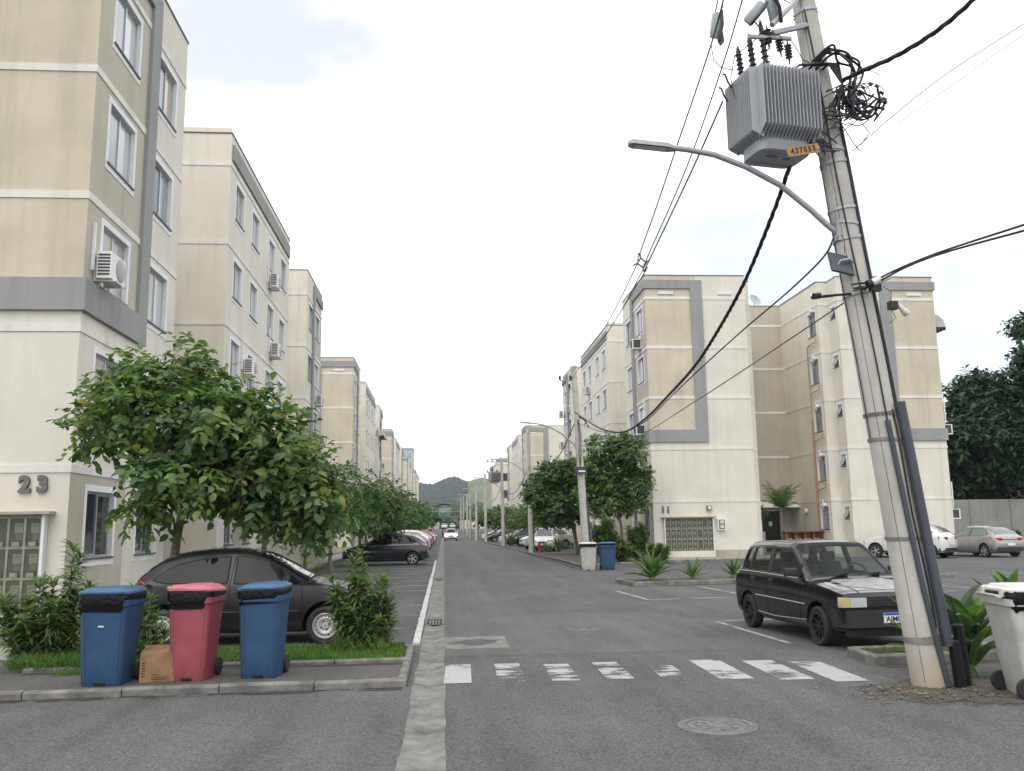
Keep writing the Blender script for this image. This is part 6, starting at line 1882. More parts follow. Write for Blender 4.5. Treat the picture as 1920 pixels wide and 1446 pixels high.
# fallen leaves on its roof and cowl
ng = np.random.default_rng(77); nl = 170
xx = np.concatenate([ng.uniform(-1.2, .2, 110), ng.uniform(.85, 1.08, 60)]); yy_ = ng.uniform(-.5, .5, nl)
B_ = np.array([(x, y, cc.top_z(x, y) + .012) for x, y in zip(xx, yy_)])
V_, T_ = leaf_arrays(B_, np.stack([ng.normal(size=nl), ng.normal(size=nl), ng.normal(0, .2, nl)], 1), np.stack([ng.normal(0, .3, nl), ng.normal(0, .3, nl), np.ones(nl)], 1), .03 + .035 * ng.random(nl), .012 + .012 * ng.random(nl), .2, 0)
lo = fast_mesh('leaf_litter', V_, T_, np.repeat(ng.integers(0, 3, nl), 4), ['dry', 'lf_c', 'bark_grey']); lo.location = celta.location
tag(lo, 'dry leaves fallen on the roof and cowl of the matte black hatchback', 'leaf litter', kind='stuff')

# ---- boxy four-door hatchback (glossy black, bleached bonnet), right
def boxy_hatch(name, label, mat, group='parked cars'):
    root = thing(name, label, 'car', (0, 0, 0), 0, group)
    st = [(-1.80, .40, .62, .68, .70, .62), (-1.78, .32, .84, .90, .755, .66), (-1.72, .22, .89, .98, .77, .66), (-1.62, .20, .90, 1.15, .775, .64), (-1.46, .19, .90, 1.37, .775, .61), (-1.36, .19, .90, 1.415, .775, .60), (-.6, .18, .895, 1.44, .778, .60),
          (.10, .18, .885, 1.43, .778, .60), (.22, .18, .882, 1.395, .778, .60), (.55, .18, .875, 1.17, .778, .64), (.86, .18, .868, .935, .778, .69), (.92, .18, .862, .905, .777, .70), (1.2, .19, .83, .87, .775, .70), (1.5, .20, .79, .825, .765, .69), (1.70, .22, .755, .785, .755, .68), (1.80, .24, .735, .755, .745, .67), (1.835, .27, .69, .705, .735, .65)]
    c = Car(st, .022)
    xf, xr, rw = 1.16, -1.20, .275
    W1_, W2_, W3_ = ([-1.52, -1.42, -1.22], [.97, .955, .955], [1.06, 1.27, 1.285]), ([-1.14, -1.05, -.52], [.955, .95, .945], [1.28, 1.305, 1.315]), ([-.40, .08, .20, .42, .62], [.945, .935, .932, .93, .925], [1.315, 1.31, 1.265, 1.11, .965])
    cuts = [c.cabin_cut(-1.62, .66), c.side_cut(*W1_), c.side_cut(*W2_), c.side_cut(*W3_), c.top_cut(.84, .20, .92, .90), c.top_cut(-1.66, -1.44, .86, .86)]
    inst('body', c.mesh('body', mat, [(xf, rw + .01), (xr, rw + .01)], rw + .055, cuts), root)
    for yy in (-.34, .34):
        b = MB(); b.rbox(-.32, .18, yy - .23, yy + .23, .36, .60, .05); b.build('seat', 'c_seat', root, 40)
        b = MB(); b.loft([[(-.30 - .22 * t + dx, yy + y_, .58 + .50 * t) for dx, y_ in rrect(0, 0, .12, .44 - .06 * t, .05, 2)] for t in (0, .3, .7, 1)]); b.build('seat_back', 'c_seat', root, 40)
        b = MB(); b.rbox(-.60, -.50, yy - .12, yy + .12, 1.09, 1.24, .03); b.build('headrest', 'c_seat', root, 40)
    b = MB(); b.rbox(-1.15, -.75, -.58, .58, .36, .58, .05); b.loft([[(-1.15 - .12 * t + dx, y_, .56 + .42 * t) for dx, y_ in rrect(0, 0, .12, 1.14, .05, 2)] for t in (0, .5, 1)]); b.build('rear_seat', 'c_seat', root, 40)
    b = MB(); b.rbox(.42, .66, -.62, .62, .60, .90, .05); b.build('dashboard', 'c_plastic', root, 40)
    b = MB(); b.tube([(.34 - .05 * math.sin(a), .34 + .17 * math.cos(a), .92 + .16 * math.sin(a)) for a in [k * 2 * math.pi / 20 for k in range(21)]], .014, 6); b.tube([(.34, .18, .92), (.34, .50, .92)], .012, 5); b.build('steering_wheel', 'c_plastic', root, 50)
    for sd in (-1, 1):
        c.side_glass([-1.52, -1.42, -1.22], [.97, .955, .955], [1.06, 1.27, 1.285], 'c_clear', root, sd, 'quarter_window', False)
        c.side_glass([-1.14, -1.05, -.52], [.955, .95, .945], [1.28, 1.305, 1.315], 'c_clear', root, sd, 'side_window', False)
        c.side_glass([-.40, .08, .20, .42, .62], [.945, .935, .932, .93, .925], [1.315, 1.31, 1.265, 1.11, .965], 'c_clear', root, sd, 'side_window', False)
        for pts in ([(-.46, .30), (-.46, .92), (-.46, 1.33)], [(.66, .30), (.68, .62), (.66, .86)], [(-1.15, .50), (-1.17, .92), (-1.12, 1.31)], [(-.85, .28), (-.2, .26), (.66, .30)], [(-.4, 1.345), (-1.1, 1.335), (-1.46, 1.29)]):
            c.side_line(pts, .006, 0, sd).build('door_gap', 'c_seam', root)
        c.side_line([(-.88, .56), (-.2, .555), (.84, .545)], .010, .006, sd).build('rub_strip', 'c_chrome', root)
        c.side_line([(-1.55, .925), (-.5, .915), (.66, .89)], .009, .006, sd).build('belt_trim', 'c_chrome', root)
        c.side_line([(-.85, .30), (-.2, .28), (.82, .32)], .006, .004, sd).build('sill_trim', 'c_chrome', root)
        for xh in (-.98, -.30):
            b = MB(); y_ = c.side_y(xh, .82) + .012; b.rbox(xh - .08, xh + .08, sd * y_ - .012, sd * y_ + .012, .795, .845, .012); b.build('door_handle', 'c_plastic', root)
        b = MB(); y_ = c.side_y(.56, .93)
        b.loft([[(.55 + k * px, sd * (y_ + .02 + py), .93 + pz) for px, pz in rrect(0, .05, .09, .12, .02, 2)] for py, k in ((0, .5), (.05, 1), (.18, 1), (.20, .7))]); b.build('wing_mirror', 'c_plastic', root, 40)
        nose = [(0, 1.838), (.70, 1.837), (.738, 1.826), (.748, 1.79), (.757, 1.70)]
        front_strip(nose, sd * .40, sd * .635, .565, .70, .012).build('headlamp', 'c_lamp', root, 40)
        front_strip(nose, sd * .64, sd * .752, .565, .70, .012).build('turn_signal', 'c_lamp_old', root, 40)
        tp = [(0, 1.80), (.60, 1.795), (.70, 1.78), (.755, 1.72)]
        bb = front_strip(tp, sd * .50, sd * .74, .58, .86, .01); bb.v = [(-p[0], p[1], p[2]) for p in bb.v]; bb.f = [f[::-1] for f in bb.f]; bb.build('tail_lamp', 'c_tail', root, 40)
    c.top_glass(.87, .19, .95, .93, 'c_clear', root, 'windshield', False)
    c.top_glass(-1.68, -1.42, .90, .90, 'c_clear', root, 'rear_window', False)
    nose = [(0, 1.838), (.70, 1.837), (.738, 1.826), (.748, 1.79), (.757, 1.70), (.775, 1.50)]
    front_strip(nose, -.39, .39, .575, .695, .006).build('grille', 'c_plastic', root, 40)
    for k in range(2):
        front_strip(nose, -.37, .37, .605 + k * .045, .615 + k * .045, .012, .01).build('grille_slat', 'c_seam', root, 40)
    front_strip(nose, -.765, .765, .30, .535, .055, .05, 24).build('bumper', 'c_plastic', root, 40)
    front_strip(nose, -.70, .70, .18, .30, .02, .05, 20).build('valance', 'c_seam', root, 40)
    tp = [(0, 1.80), (.60, 1.795), (.70, 1.78), (.755, 1.72), (.78, 1.55)]
    bb = front_strip(tp, -.775, .775, .32, .53, .05, .05, 24); bb.v = [(-p[0], p[1], p[2]) for p in bb.v]; bb.f = [f[::-1] for f in bb.f]; bb.build('bumper', 'c_plastic', root, 40)
    # bleached clear-coat on the bonnet with ragged edges
    rg = random.Random(9); b = MB(); pts = []
    for i in range(44):
        a = 2 * math.pi * i / 44
        x = 1.30 + .36 * math.cos(a) * (1 + .18 * math.sin(a * 3 + 1) + rg.uniform(-.06, .06)); y = -.02 + .52 * math.sin(a) * (1 + .12 * math.sin(a * 5) + rg.uniform(-.08, .08))
        pts.append((x, y, c.top_z(x, y) + .0035))
    ctr = (1.30, -.02, c.top_z(1.30, -.02) + .004)
    b.add([ctr] + pts, [(0, i + 1, (i + 1) % 44 + 1) for i in range(44)]); b.build('bleached_patch', 'c_bare', root, 60)
    b = MB(); pts = []
    for i in range(24):
        a = 2 * math.pi * i / 24
        x = 1.40 + .22 * math.cos(a) * (1 + rg.uniform(-.2, .2)); y = -.62 + .05 * math.sin(a) * (1 + rg.uniform(-.3, .3))
        pts.append((x, y, c.top_z(x, y) + .0035))
    b.add(pts, [tuple(range(24))]); b.build('bleached_patch', 'c_bare', root, 60)
    for y0 in (-.5, .5):
        b = MB(); b.tube([(x, y0 * (1 - .08 * (x - .9)), c.top_z(x, y0) + .003) for x in np.linspace(.95, 1.78, 8)], .004, 4); b.build('bonnet_gap', 'c_seam', root)
    b = MB(); b.tube([(x, .0, 0) for x in (0, .01)], .001, 4)
    for y0, y1 in ((-.5, -.08), (-.02, .42)):
        b = MB(); b.tube([(.90, y0, c.top_z(.90, y0) + .03), (.87, (y0 + y1) / 2, c.top_z(.87, y0) + .03), (.84, y1, c.top_z(.84, y1) + .022)], .009, 5); b.build('wiper', 'c_plastic', root)
    pe = empty('number_plate', root, (1.895, -.0, .43))
    b = MB(); b.box(0, .008, -.20, .20, -.065, .065); b.build('plate_panel', 'plate', pe)
    b = MB(); b.box(.0082, .0095, -.197, .197, .033, .062); b.build('plate_header', 'plate_blue', pe)
    mt = Matrix.Translation((.0105, 0, -.018)) @ Matrix.Rotation(R(90), 4, 'Z')
    text_obj('plate_text', 'AJM0J12', .098, 'ink', mt, pe, .0006, .002)
    add_wheels(root, xf, xr, .70, rw, .165, wheel_meshes(rw, .165, 'dark'), .008)
    return root
SMOOTH = 1
uno = boxy_hatch('hatchback_car', 'old boxy black hatchback with a sun-bleached bonnet beside the leaning pole', 'p_black')
place(uno, 5.93, 13.60, -86)

# ---- modern hatchback and crossover used for the other cars
def modern_car(name, label, mat, suv=False, rim='alloy', lit=False, group='parked cars', glass='c_glass', sedan=False):
    root = thing(name, label, 'car', (0, 0, 0), 0, group)
    k = 1.09 if suv else 1.0
    zl = .24 if suv else .19
    st = [(-1.98, .42, .72 * k, .80 * k, .62, .48), (-1.94, .32, .86 * k, .94 * k, .76, .58), (-1.84, .26, .93 * k, 1.05 * k, .84, .62), (-1.62, zl, .965 * k, 1.22 * k, .865, .62), (-1.30, zl, .97 * k, 1.38 * k, .87, .60), (-.9, zl, .965 * k, 1.455 * k, .87, .59), (-.3, zl, .95 * k, 1.475 * k, .87, .585),
          (.1, zl, .94 * k, 1.45 * k, .87, .58), (.40, zl, .935 * k, 1.34 * k, .87, .60), (.80, zl, .925 * k, 1.12 * k, .868, .67), (1.08, zl, .915 * k, .985 * k, .865, .73), (1.2, zl, .905 * k, .955 * k, .86, .74), (1.55, zl + .01, .84 * k, .89 * k, .845, .72), (1.80, .24, .76 * k, .81 * k, .80, .64), (1.96, .28, .66 * k, .70 * k, .72, .54), (2.03, .36, .56 * k, .60 * k, .58, .40)]
    c = Car(st)
    xf, xr, rw = 1.27, -1.27, (.33 if suv else .305)
    inst('body', c.mesh('body', mat, [(xf, rw + .01), (xr, rw + .01)], rw + .06), root)
    for sd in (-1, 1):
        c.side_glass([-1.42, -1.25, -1.0, -.36], [1.06 * k, 1.01 * k, .995 * k, .985 * k], [1.09 * k, 1.24 * k, 1.31 * k, 1.345 * k], glass, root, sd, 'side_window')
        c.side_glass([-.28, .1, .5, .85], [.98 * k, .97 * k, .96 * k, .955 * k], [1.345 * k, 1.325 * k, 1.20 * k, .985 * k], glass, root, sd, 'side_window')
        for pts in ([(-.32, .34), (-.33, .95 * k), (-.32, 1.36 * k)], [(.82, .36), (.90, .66), (.88, .92 * k)], [(-.95, .60), (-1.12, 1.0 * k), (-1.02, 1.32 * k)]):
            c.side_line(pts, .006, 0, sd).build('door_gap', 'c_seam', root)
        c.side_line([(-.95, .30), (.0, .28), (.95, .32)], .03 if suv else .012, .0, sd).build('sill_trim', 'c_plastic', root)
        for xh in (-.90, -.12):
            b = MB(); y_ = c.side_y(xh, .84 * k) + .012; b.rbox(xh - .08, xh + .08, sd * y_ - .012, sd * y_ + .012, .82 * k, .85 * k, .01); b.build('door_handle', mat, root)
        b = MB(); y_ = c.side_y(.72, .98 * k)
        b.loft([[(.72 + q * px, sd * (y_ + .02 + py), .97 * k + pz) for px, pz in rrect(0, .05, .11, .13, .04, 2)] for py, q in ((0, .5), (.06, 1), (.17, 1), (.20, .6))]); b.build('wing_mirror', mat, root, 40)
        nose = [(0, 2.03), (.45, 2.015), (.60, 1.97), (.70, 1.90), (.80, 1.78), (.84, 1.60)]
        front_strip(nose, sd * .42, sd * .79, .62 * k, .73 * k, .012).build('headlamp', 'c_lit' if lit else 'c_lamp', root, 40)
        tp = [(0, 1.985), (.55, 1.965), (.70, 1.92), (.80, 1.84), (.86, 1.68)]
        bb = front_strip(tp, sd * .42, sd * .845, .76 * k, .90 * k, .012); bb.v = [(-p[0], p[1], p[2]) for p in bb.v]; bb.f = [f[::-1] for f in bb.f]; bb.build('tail_lamp', 'c_tail', root, 40)
    c.top_glass(1.08, .22, .96, .92, 'c_glass' if glass == 'c_glass' else 'c_glass3', root, 'windshield')
    c.top_glass(-1.80, -1.18, .90, .90, glass, root, 'rear_window')
    nose = [(0, 2.03), (.45, 2.015), (.60, 1.97), (.70, 1.90), (.80, 1.78), (.84, 1.60)]
    front_strip(nose, -.42, .42, .50 * k, .64 * k, .008).build('grille', 'c_plastic', root, 40)
    front_strip(nose, -.70, .70, .27, .42, .03, .04, 16).build('bumper', 'c_plastic' if suv else mat, root, 40)
    tp = [(0, 1.985), (.55, 1.965), (.70, 1.92), (.80, 1.84), (.86, 1.68)]
    bb = front_strip(tp, -.84, .84, .30, .48, .03, .05, 18); bb.v = [(-p[0], p[1], p[2]) for p in bb.v]; bb.f = [f[::-1] for f in bb.f]; bb.build('bumper', 'c_plastic', root, 40)
    b = MB(); b.box(-2.03, -2.018, -.2, .2, .54 * k, .66 * k); b.build('number_plate', 'plate', root)
    b = MB(); b.box(2.045, 2.055, -.2, .2, .42 * k, .52 * k); b.build('number_plate', 'plate', root)
    add_wheels(root, xf, xr, .765, rw, .19, wheel_meshes(rw, .19, rim), .008)
    return root
SMOOTH = 3
hatch_navy = modern_car('hatchback_car', 'dark navy hatchback parked under the left street trees, its tail to the road', 'p_navy')
place(hatch_navy, -2.72, 42.95, 180)
silver = modern_car('hatchback_car', 'silver hatchback parked at the far right, beside the block wall', 'p_silver', glass='c_glass2')
place(silver, 25.75, 41.2, 97)
bb = MB(); bb.box(-1.995, -1.98, -.42, .42, .80, .84); bb.build('light_bar', 'c_tail', silver)
suvw = modern_car('crossover_car', 'white crossover half hidden behind the leaning pole', 'p_white', True, glass='c_glass2')
place(suvw, 22.2, 41.2, 128)
come = modern_car('crossover_car', 'white car driving up the street with its headlights on', 'p_white', True, lit=True, group='cars on the street')
place(come, .95, 119, -90)
proto = {'h': hatch_navy, 's': suvw}
def car_copy(kind, mat, label, x, y, hd, group):
    c_ = copy_tree(proto[kind]); c_['label'] = label; c_['group'] = group
    old = proto[kind].children[0].material_slots[0].material
    for ch in c_.children:
        for sl_ in ch.material_slots:
            if sl_.material == old and mat is not None:
                sl_.link = 'OBJECT'; sl_.material = M[mat]
    return place(c_, x, y, hd)
LG, RG_ = 'cars parked along the left bays', 'cars parked on the right side'
for kind, mt, lab, x, y, hd in [('h', 'p_silver', 'silver hatchback parked just past the navy one', -2.9, 48.6, 180), ('h', 'p_grey', 'graphite hatchback in the left bays, two past the navy one', -2.95, 53.0, 180), ('h', 'p_red', 'red car in the left bays', -2.95, 57.6, 180), ('s', 'p_white', 'white crossover in the left bays, past the red car', -2.9, 62.4, 180),
                                ('h', 'p_blue', 'blue hatchback in the left bays, far along', -2.9, 68.5, 180), ('h', 'p_silver', 'silver car in the left bays, past the blue one', -2.9, 75.0, 180), ('s', 'p_red', 'dark red crossover in the left bays, far along', -2.85, 82.5, 180), ('h', 'p_white', 'white hatchback, next to last in the left bays', -2.8, 91, 180), ('h', 'p_grey', 'farthest dark car in the left bays', -2.8, 101, 180)]:
    car_copy(kind, mt, lab, x, y, hd, LG)
for kind, mt, lab, x, y, hd in [('s', 'p_white', 'white crossover nosing towards the road behind the third pole', 7.1, 62.2, -104), ('s', 'p_white', 'second white crossover on the right, showing its front wheel', 7.9, 68.5, -172), ('h', 'p_black', 'black hatchback on the right behind the fourth pole', 7.9, 76.5, 180), ('h', 'p_white', 'white hatchback parked beyond the strap-leaved shrub on the right', 8.6, 72.4, 180),
                                ('s', 'p_silver', 'silver crossover on the right past the fourth pole', 7.6, 84.5, 180), ('h', 'p_white', 'white car on the right near the fifth pole', 7.5, 89.5, 180), ('h', 'p_navy', 'dark car on the right past the fifth pole', 7.0, 101, 180), ('s', 'p_black', 'black crossover on the right near the sixth pole', 6.9, 106.5, 180), ('s', 'p_white', 'white crossover farthest on the right', 6.9, 114, 180)]:
    car_copy(kind, mt, lab, x, y, hd, RG_)
# ---------------------------------------------------------------- trees and plants
T1 = [(-5.35, 15.2, 4.08, .72, .8, .55), (-4.45, 15.5, 4.38, .80, .8, .50), (-5.55, 15.0, 3.55, .60, .7, .38), (-4.45, 15.0, 3.50, 1.0, 1.0, .68), (-3.5, 15.2, 3.60, .90, .9, .60), (-2.80, 15.0, 2.95, .75, .85, .62),
      (-2.20, 14.9, 2.35, .48, .8, .58), (-3.6, 14.6, 2.65, 1.05, .9, .52), (-4.45, 14.8, 2.65, .55, .7, .45), (-4.75, 14.7, 2.2, .28, .4, .32), (-2.6, 14.8, 2.25, .6, .7, .30), (-4.0, 15.3, 2.4, .5, .5, .28), (-1.85, 14.8, 1.95, .3, .4, .33)]
make_tree('street_tree', 'large leafy tree spreading over the matte black hatchback', (-4.65, 16.0, 0), (-4.45, 15.75, 2.35), .10, T1, 1550, (.18, .60), 8, ['lf_t1', 'lf_t2', 'lf_t4', 'lf_t3', 'lf_o'], (42, 30, 6, 16, .05), 3, bark='bark', droop=.55, shell=.30, twig_len=.42, rnd_leaf=True, sub=5)
def small_tree(label, x, y, h, r_, seed, n_, leaf=.15, mats=('lf_a', 'lf_b', 'lf_d', 'lf_c'), probs=(40, 40, 14, 5), group='street trees', lift=1.4, nlob=6):
    rg = random.Random(seed)
    lobes = [(x, y, lift + (h - lift) * .55, r_ * .75, r_ * .75, (h - lift) * .42)]
    for k in range(nlob):
        a = k * 2 * math.pi / nlob + rg.uniform(-.3, .3)
        lobes.append((x + math.cos(a) * r_ * .62, y + math.sin(a) * r_ * .62, lift + (h - lift) * rg.uniform(.25, .7), r_ * rg.uniform(.4, .55), r_ * rg.uniform(.4, .55), (h - lift) * rg.uniform(.25, .36)))
    return make_tree('street_tree', label, (x, y, 0), (x + rg.uniform(-.15, .15), y, lift + .2), .09, lobes, n_, (leaf, .6), 8, list(mats), probs, seed, group, 'bark_grey', .3, .35, twig_len=.36)
small_tree('street tree just behind the big tree, over the left verge', -4.5, 23.5, 4.4, 1.9, 41, 800, .17)
small_tree('second tree of the left row, above the kerb', -4.6, 30.0, 4.6, 2.1, 42, 850, .16)
small_tree('third tree of the left row', -4.5, 36.5, 4.5, 2.1, 43, 800, .17)
small_tree('tree hanging over the navy hatchback', -3.9, 42.8, 4.5, 2.5, 44, 950, .18, probs=(35, 45, 12, 8))
small_tree('tree of the left row above the silver hatchback', -4.2, 49.5, 4.6, 2.3, 45, 750, .2)
small_tree('tree of the left row near the end of block 23', -4.2, 57, 4.6, 2.3, 46, 700, .22)
small_tree('tree of the left row in front of the second block', -4.2, 66, 4.7, 2.4, 47, 650, .25)
small_tree('tree of the left row, far along the second block', -4.0, 76, 4.7, 2.5, 48, 600, .28)
small_tree('tree of the left row past the middle of the second block', -4.0, 88, 4.8, 2.6, 49, 500, .33)
small_tree('farthest tree of the left row', -3.8, 102, 4.8, 2.8, 50, 450, .4)
RT = [(6.6, 51, 4.3, 1.6, 1.7, 1.0), (5.5, 50.5, 3.7, .85, 1.3, .75), (7.8, 51.2, 4.1, 1.6, 1.6, 1.3), (6.2, 50, 3.0, 1.3, 1.4, .8), (8.2, 51, 4.9, 1.3, 1.4, .9), (7.4, 50.5, 2.8, 1.3, 1.2, .7), (5.5, 50, 2.5, .7, .9, .5), (8.9, 51, 3.5, 1.0, 1.2, .9), (7.0, 51, 5.1, 1.0, 1.2, .5)]
make_tree('street_tree', 'dense dark green tree behind the second pole on the right', (7.8, 51.5, 0), (7.4, 51.3, 1.9), .12, RT, 2700, (.24, .6), 8, ['lf_a', 'lf_b', 'lf_d', 'lf_e'], (40, 40, 8, 8), 61, 'street trees', 'bark_grey', .3, .3, stems=2)
RT2 = [(9.2, 43.2, 5.5, .85, 1.1, .80), (8.0, 43.4, 5.0, 1.0, 1.2, .8), (8.7, 43.0, 4.3, 1.25, 1.2, .9), (9.6, 42.8, 3.8, .6, .8, .7), (7.5, 43.2, 4.0, .9, 1.0, .9), (8.2, 43, 3.0, .9, .9, .7), (9.1, 43, 2.9, .7, .8, .5)]
make_tree('street_tree', 'green tree against the corner of block 11', (8.6, 43.6, 0), (8.6, 43.4, 2.2), .09, RT2, 2100, (.21, .6), 8, ['lf_a', 'lf_b', 'lf_d', 'lf_c'], (46, 26, 18, 5), 62, 'street trees', 'bark_grey', .3, .3)
small_tree('small bright tree on the right beyond the third pole', 7.6, 66, 4.4, 2.0, 63, 700, .2, mats=('lf_d', 'lf_a', 'lf_c', 'lf_b'), probs=(40, 40, 10, 10))
small_tree('yellowish green tree on the right past the fourth pole', 8.2, 82, 4.3, 2.3, 64, 600, .24, mats=('lf_d', 'lf_c', 'lf_a', 'lf_b'), probs=(45, 15, 30, 10))
small_tree('green tree on the right near the fifth pole', 8.0, 92, 4.2, 2.4, 65, 500, .28)
small_tree('green tree far on the right near the sixth pole', 7.5, 108, 4.4, 2.6, 66, 450, .33)
small_tree('farthest tree on the right side of the street', 7.0, 128, 4.6, 3.0, 67, 400, .4)

# tall dark trees behind the block wall at the far right
for k, (x, y, h, r_, lab, n_) in enumerate([(37.2, 60.0, 12.6, 4.8, 'tall dark tree behind the block wall, left of the pair', 2300), (43.6, 60.5, 17.4, 6.4, 'tallest dark tree at the right edge behind the block wall', 3200), (41.0, 59.0, 12.0, 5.5, 'dark tree filling the gap between the two tall ones', 2000)]):
    rg = random.Random(80 + k)
    lobes = []
    for j in range(19):
        a = j * 2.4; q = math.sqrt((j + .5) / 19)
        zc = 2.6 + (h - 3.8) * ((j * 7) % 19) / 18
        sh = 1 - .55 * abs((zc - h * .45) / (h * .55)) ** 2
        lobes.append((x + math.cos(a) * r_ * .72 * q * sh, y + math.sin(a) * r_ * .6 * q * sh, zc, r_ * rg.uniform(.30, .42), r_ * rg.uniform(.30, .42), rg.uniform(1.0, 1.6)))
    make_tree('tall_tree', lab, (x, y, 0), (x, y, 3.2), .24, lobes, n_ * 2, (.50, .45), 8, ['lf_e', 'lf_f', 'lf_b', 'lf_a'], (45, 35, 14, 4), 80 + k, 'tall trees behind the wall', 'bark_grey', .35, .25, twig_len=.8, sub=3)

# shrubs with whorls of narrow leaves
def stems(n_, rx, ry, h0, h1, seed, lean=(0, 0)):
    rg = random.Random(seed); o = []
    for k in range(n_):
        a = rg.uniform(0, 6.283); q = math.sqrt(rg.random())
        hh = rg.uniform(h0, h1) * (1 - .25 * q)
        o.append((math.cos(a) * rx * q + lean[0], math.sin(a) * ry * q + lean[1], hh))
    return o
whorl_shrub('oleander_shrub', 'bushy narrow-leaved shrub at the corner left of the blue bin', (-5.0, 11.9, .09), stems(36, .55, .45, .45, 1.15, 1) + [(.22, .1, 1.42), (.30, .1, 1.30), (-.35, .0, .3), (-.5, -.1, .35), (.45, -.1, .45)], 101, 'narrow-leaved shrubs', .20, .036, 15, ('lf_t1', 'lf_t3', 'lf_a'), (5, 4, 3))
whorl_shrub('oleander_shrub', 'thin narrow-leaved shrub behind the cardboard box', (-3.72, 11.9, .09), [(-.25, .1, .86), (-.12, .0, .62), (.05, 0, .5), (.12, -.1, .42), (-.05, .05, .75), (.18, .0, .3), (.0, .1, .55), (-.2, -.05, .45)], 102, 'narrow-leaved shrubs', .18, .034, 13, ('lf_t1', 'lf_t3', 'lf_a'), (5, 4, 3))
whorl_shrub('oleander_shrub', 'narrow-leaved shrub on the lawn in front of the hatchback wheel', (-1.10, 12.3, .09), stems(30, .42, .36, .50, 1.12, 3) + [(.0, 0, 1.28), (-.12, .0, 1.2), (.36, 0, .42), (.42, -.05, .35), (.30, .1, .62), (-.38, 0, .75), (-.4, -.05, .95)], 103, 'narrow-leaved shrubs', .19, .034, 14, ('lf_t1', 'lf_t3', 'lf_a'), (5, 4, 3))
for k, (x, y, rx, h, lab) in enumerate([(7.3, 40.3, .62, 2.35, 'tall narrow shrub on the planted pavement beside the second pole'), (8.95, 40.8, .52, 1.85, 'bushy shrub under the side windows of block 11'), (8.1, 40.2, .7, 1.0, 'low dark shrub between the two taller ones by block 11'), (9.4, 38.9, .5, .9, 'low shrub at the corner of block 11, nearest the wall')]):
    whorl_shrub('garden_shrub', lab, (x, y, .085), stems(26, rx, rx, h * .45, h, 110 + k), 110 + k, 'shrubs by block 11', .28, .085, 14, ('lf_a', 'lf_t3', 'lf_t1'), (4, 4, 3))
# strap-leaved plants
strap_plant('agave_plant', 'large spiky strap-leaved plant at the near end of the island', (6.08, 25.95, .1), 46, 1.02, .10, 201, 'spiky plants on the island', upright=.35, droop=.9)
strap_plant('agave_plant', 'medium spiky plant in the middle of the island', (7.35, 26.2, .1), 22, .70, .075, 202, 'spiky plants on the island', upright=.4, droop=.7)
strap_plant('agave_plant', 'spiky plant of the island beside the boxy black hatchback', (8.72, 26.6, .1), 20, .66, .075, 203, 'spiky plants on the island', upright=.45, droop=.7)
strap_plant('agave_plant', 'spiky plant beside the red hydrant', (6.55, 57.4, .085), 18, .85, .11, 204, 'spiky plants on the pavement', upright=.45, droop=.7)
strap_plant('agave_plant', 'large spiky plant on the pavement right of the hydrant', (7.45, 57.6, .085), 24, 1.1, .12, 205, 'spiky plants on the pavement', upright=.4, droop=.7)
strap_plant('agave_plant', 'strap-leaved clump near the fourth pole', (5.65, 74.2, .085), 26, 1.4, .13, 206, 'spiky plants on the pavement', upright=.6, droop=.6)
# broad-leaved plants round the pole
def canna(name, label, base, specs, seed, mats=('lf_a', 'lf_b', 'lf_d')):
    rg = random.Random(seed)
    root = thing(name, label, 'plant', base, 0, 'broad-leaved plants round the pole')
    for (az, rise, L_, W_, h, dr) in specs:
        b = strap_leaf(L_, W_, rise, dr, 8, .3); o = b.build('leaf', rg.choice(mats), root, 60)
        o.rotation_euler = (rg.uniform(-.25, .25), 0, az); o.location = (rg.uniform(-.08, .08), rg.uniform(-.08, .08), h)
    b = MB()
    for k in range(5): b.tube([(rg.uniform(-.08, .08), rg.uniform(-.08, .08), 0), (rg.uniform(-.15, .15), rg.uniform(-.1, .1), .55)], .014, 5)
    b.build('stem', 'lf_d', root)
    return root
rg = random.Random(12)
canna('canna_plant', 'broad-leaved plant between the conduit and the grey bin', (5.78, 9.65, 0), [(rg.uniform(0, 6.28), rg.uniform(.5, 1.35), rg.uniform(.48, .74), rg.uniform(.10, .15), rg.uniform(.1, .55), rg.uniform(.4, 1.3)) for _ in range(46)], 12)
canna('canna_plant', 'tall broad leaves rising behind the grey bin', (6.55, 9.9, 0), [(rg.uniform(0, 6.28), rg.uniform(.9, 1.4), rg.uniform(.5, .72), rg.uniform(.10, .16), rg.uniform(.35, .7), rg.uniform(.2, .8)) for _ in range(12)], 13)
canna('canna_plant', 'few long leaves poking out left of the pole in front of the car plate', (5.60, 10.25, .05), [(2.9, .55, .55, .06, .25, .5), (3.3, .35, .5, .06, .15, .6), (3.0, .95, .6, .07, .4, .5), (2.7, .2, .4, .06, .1, .3), (3.5, 1.2, .6, .07, .4, .4), (2.4, .9, .5, .06, .2, .6), (3.2, .7, .5, .06, .05, .9), (.5, .9, .6, .07, .2, .5), (-.6, .8, .5, .07, .2, .6), (1.5, 1.1, .6, .07, .2, .6)], 14)
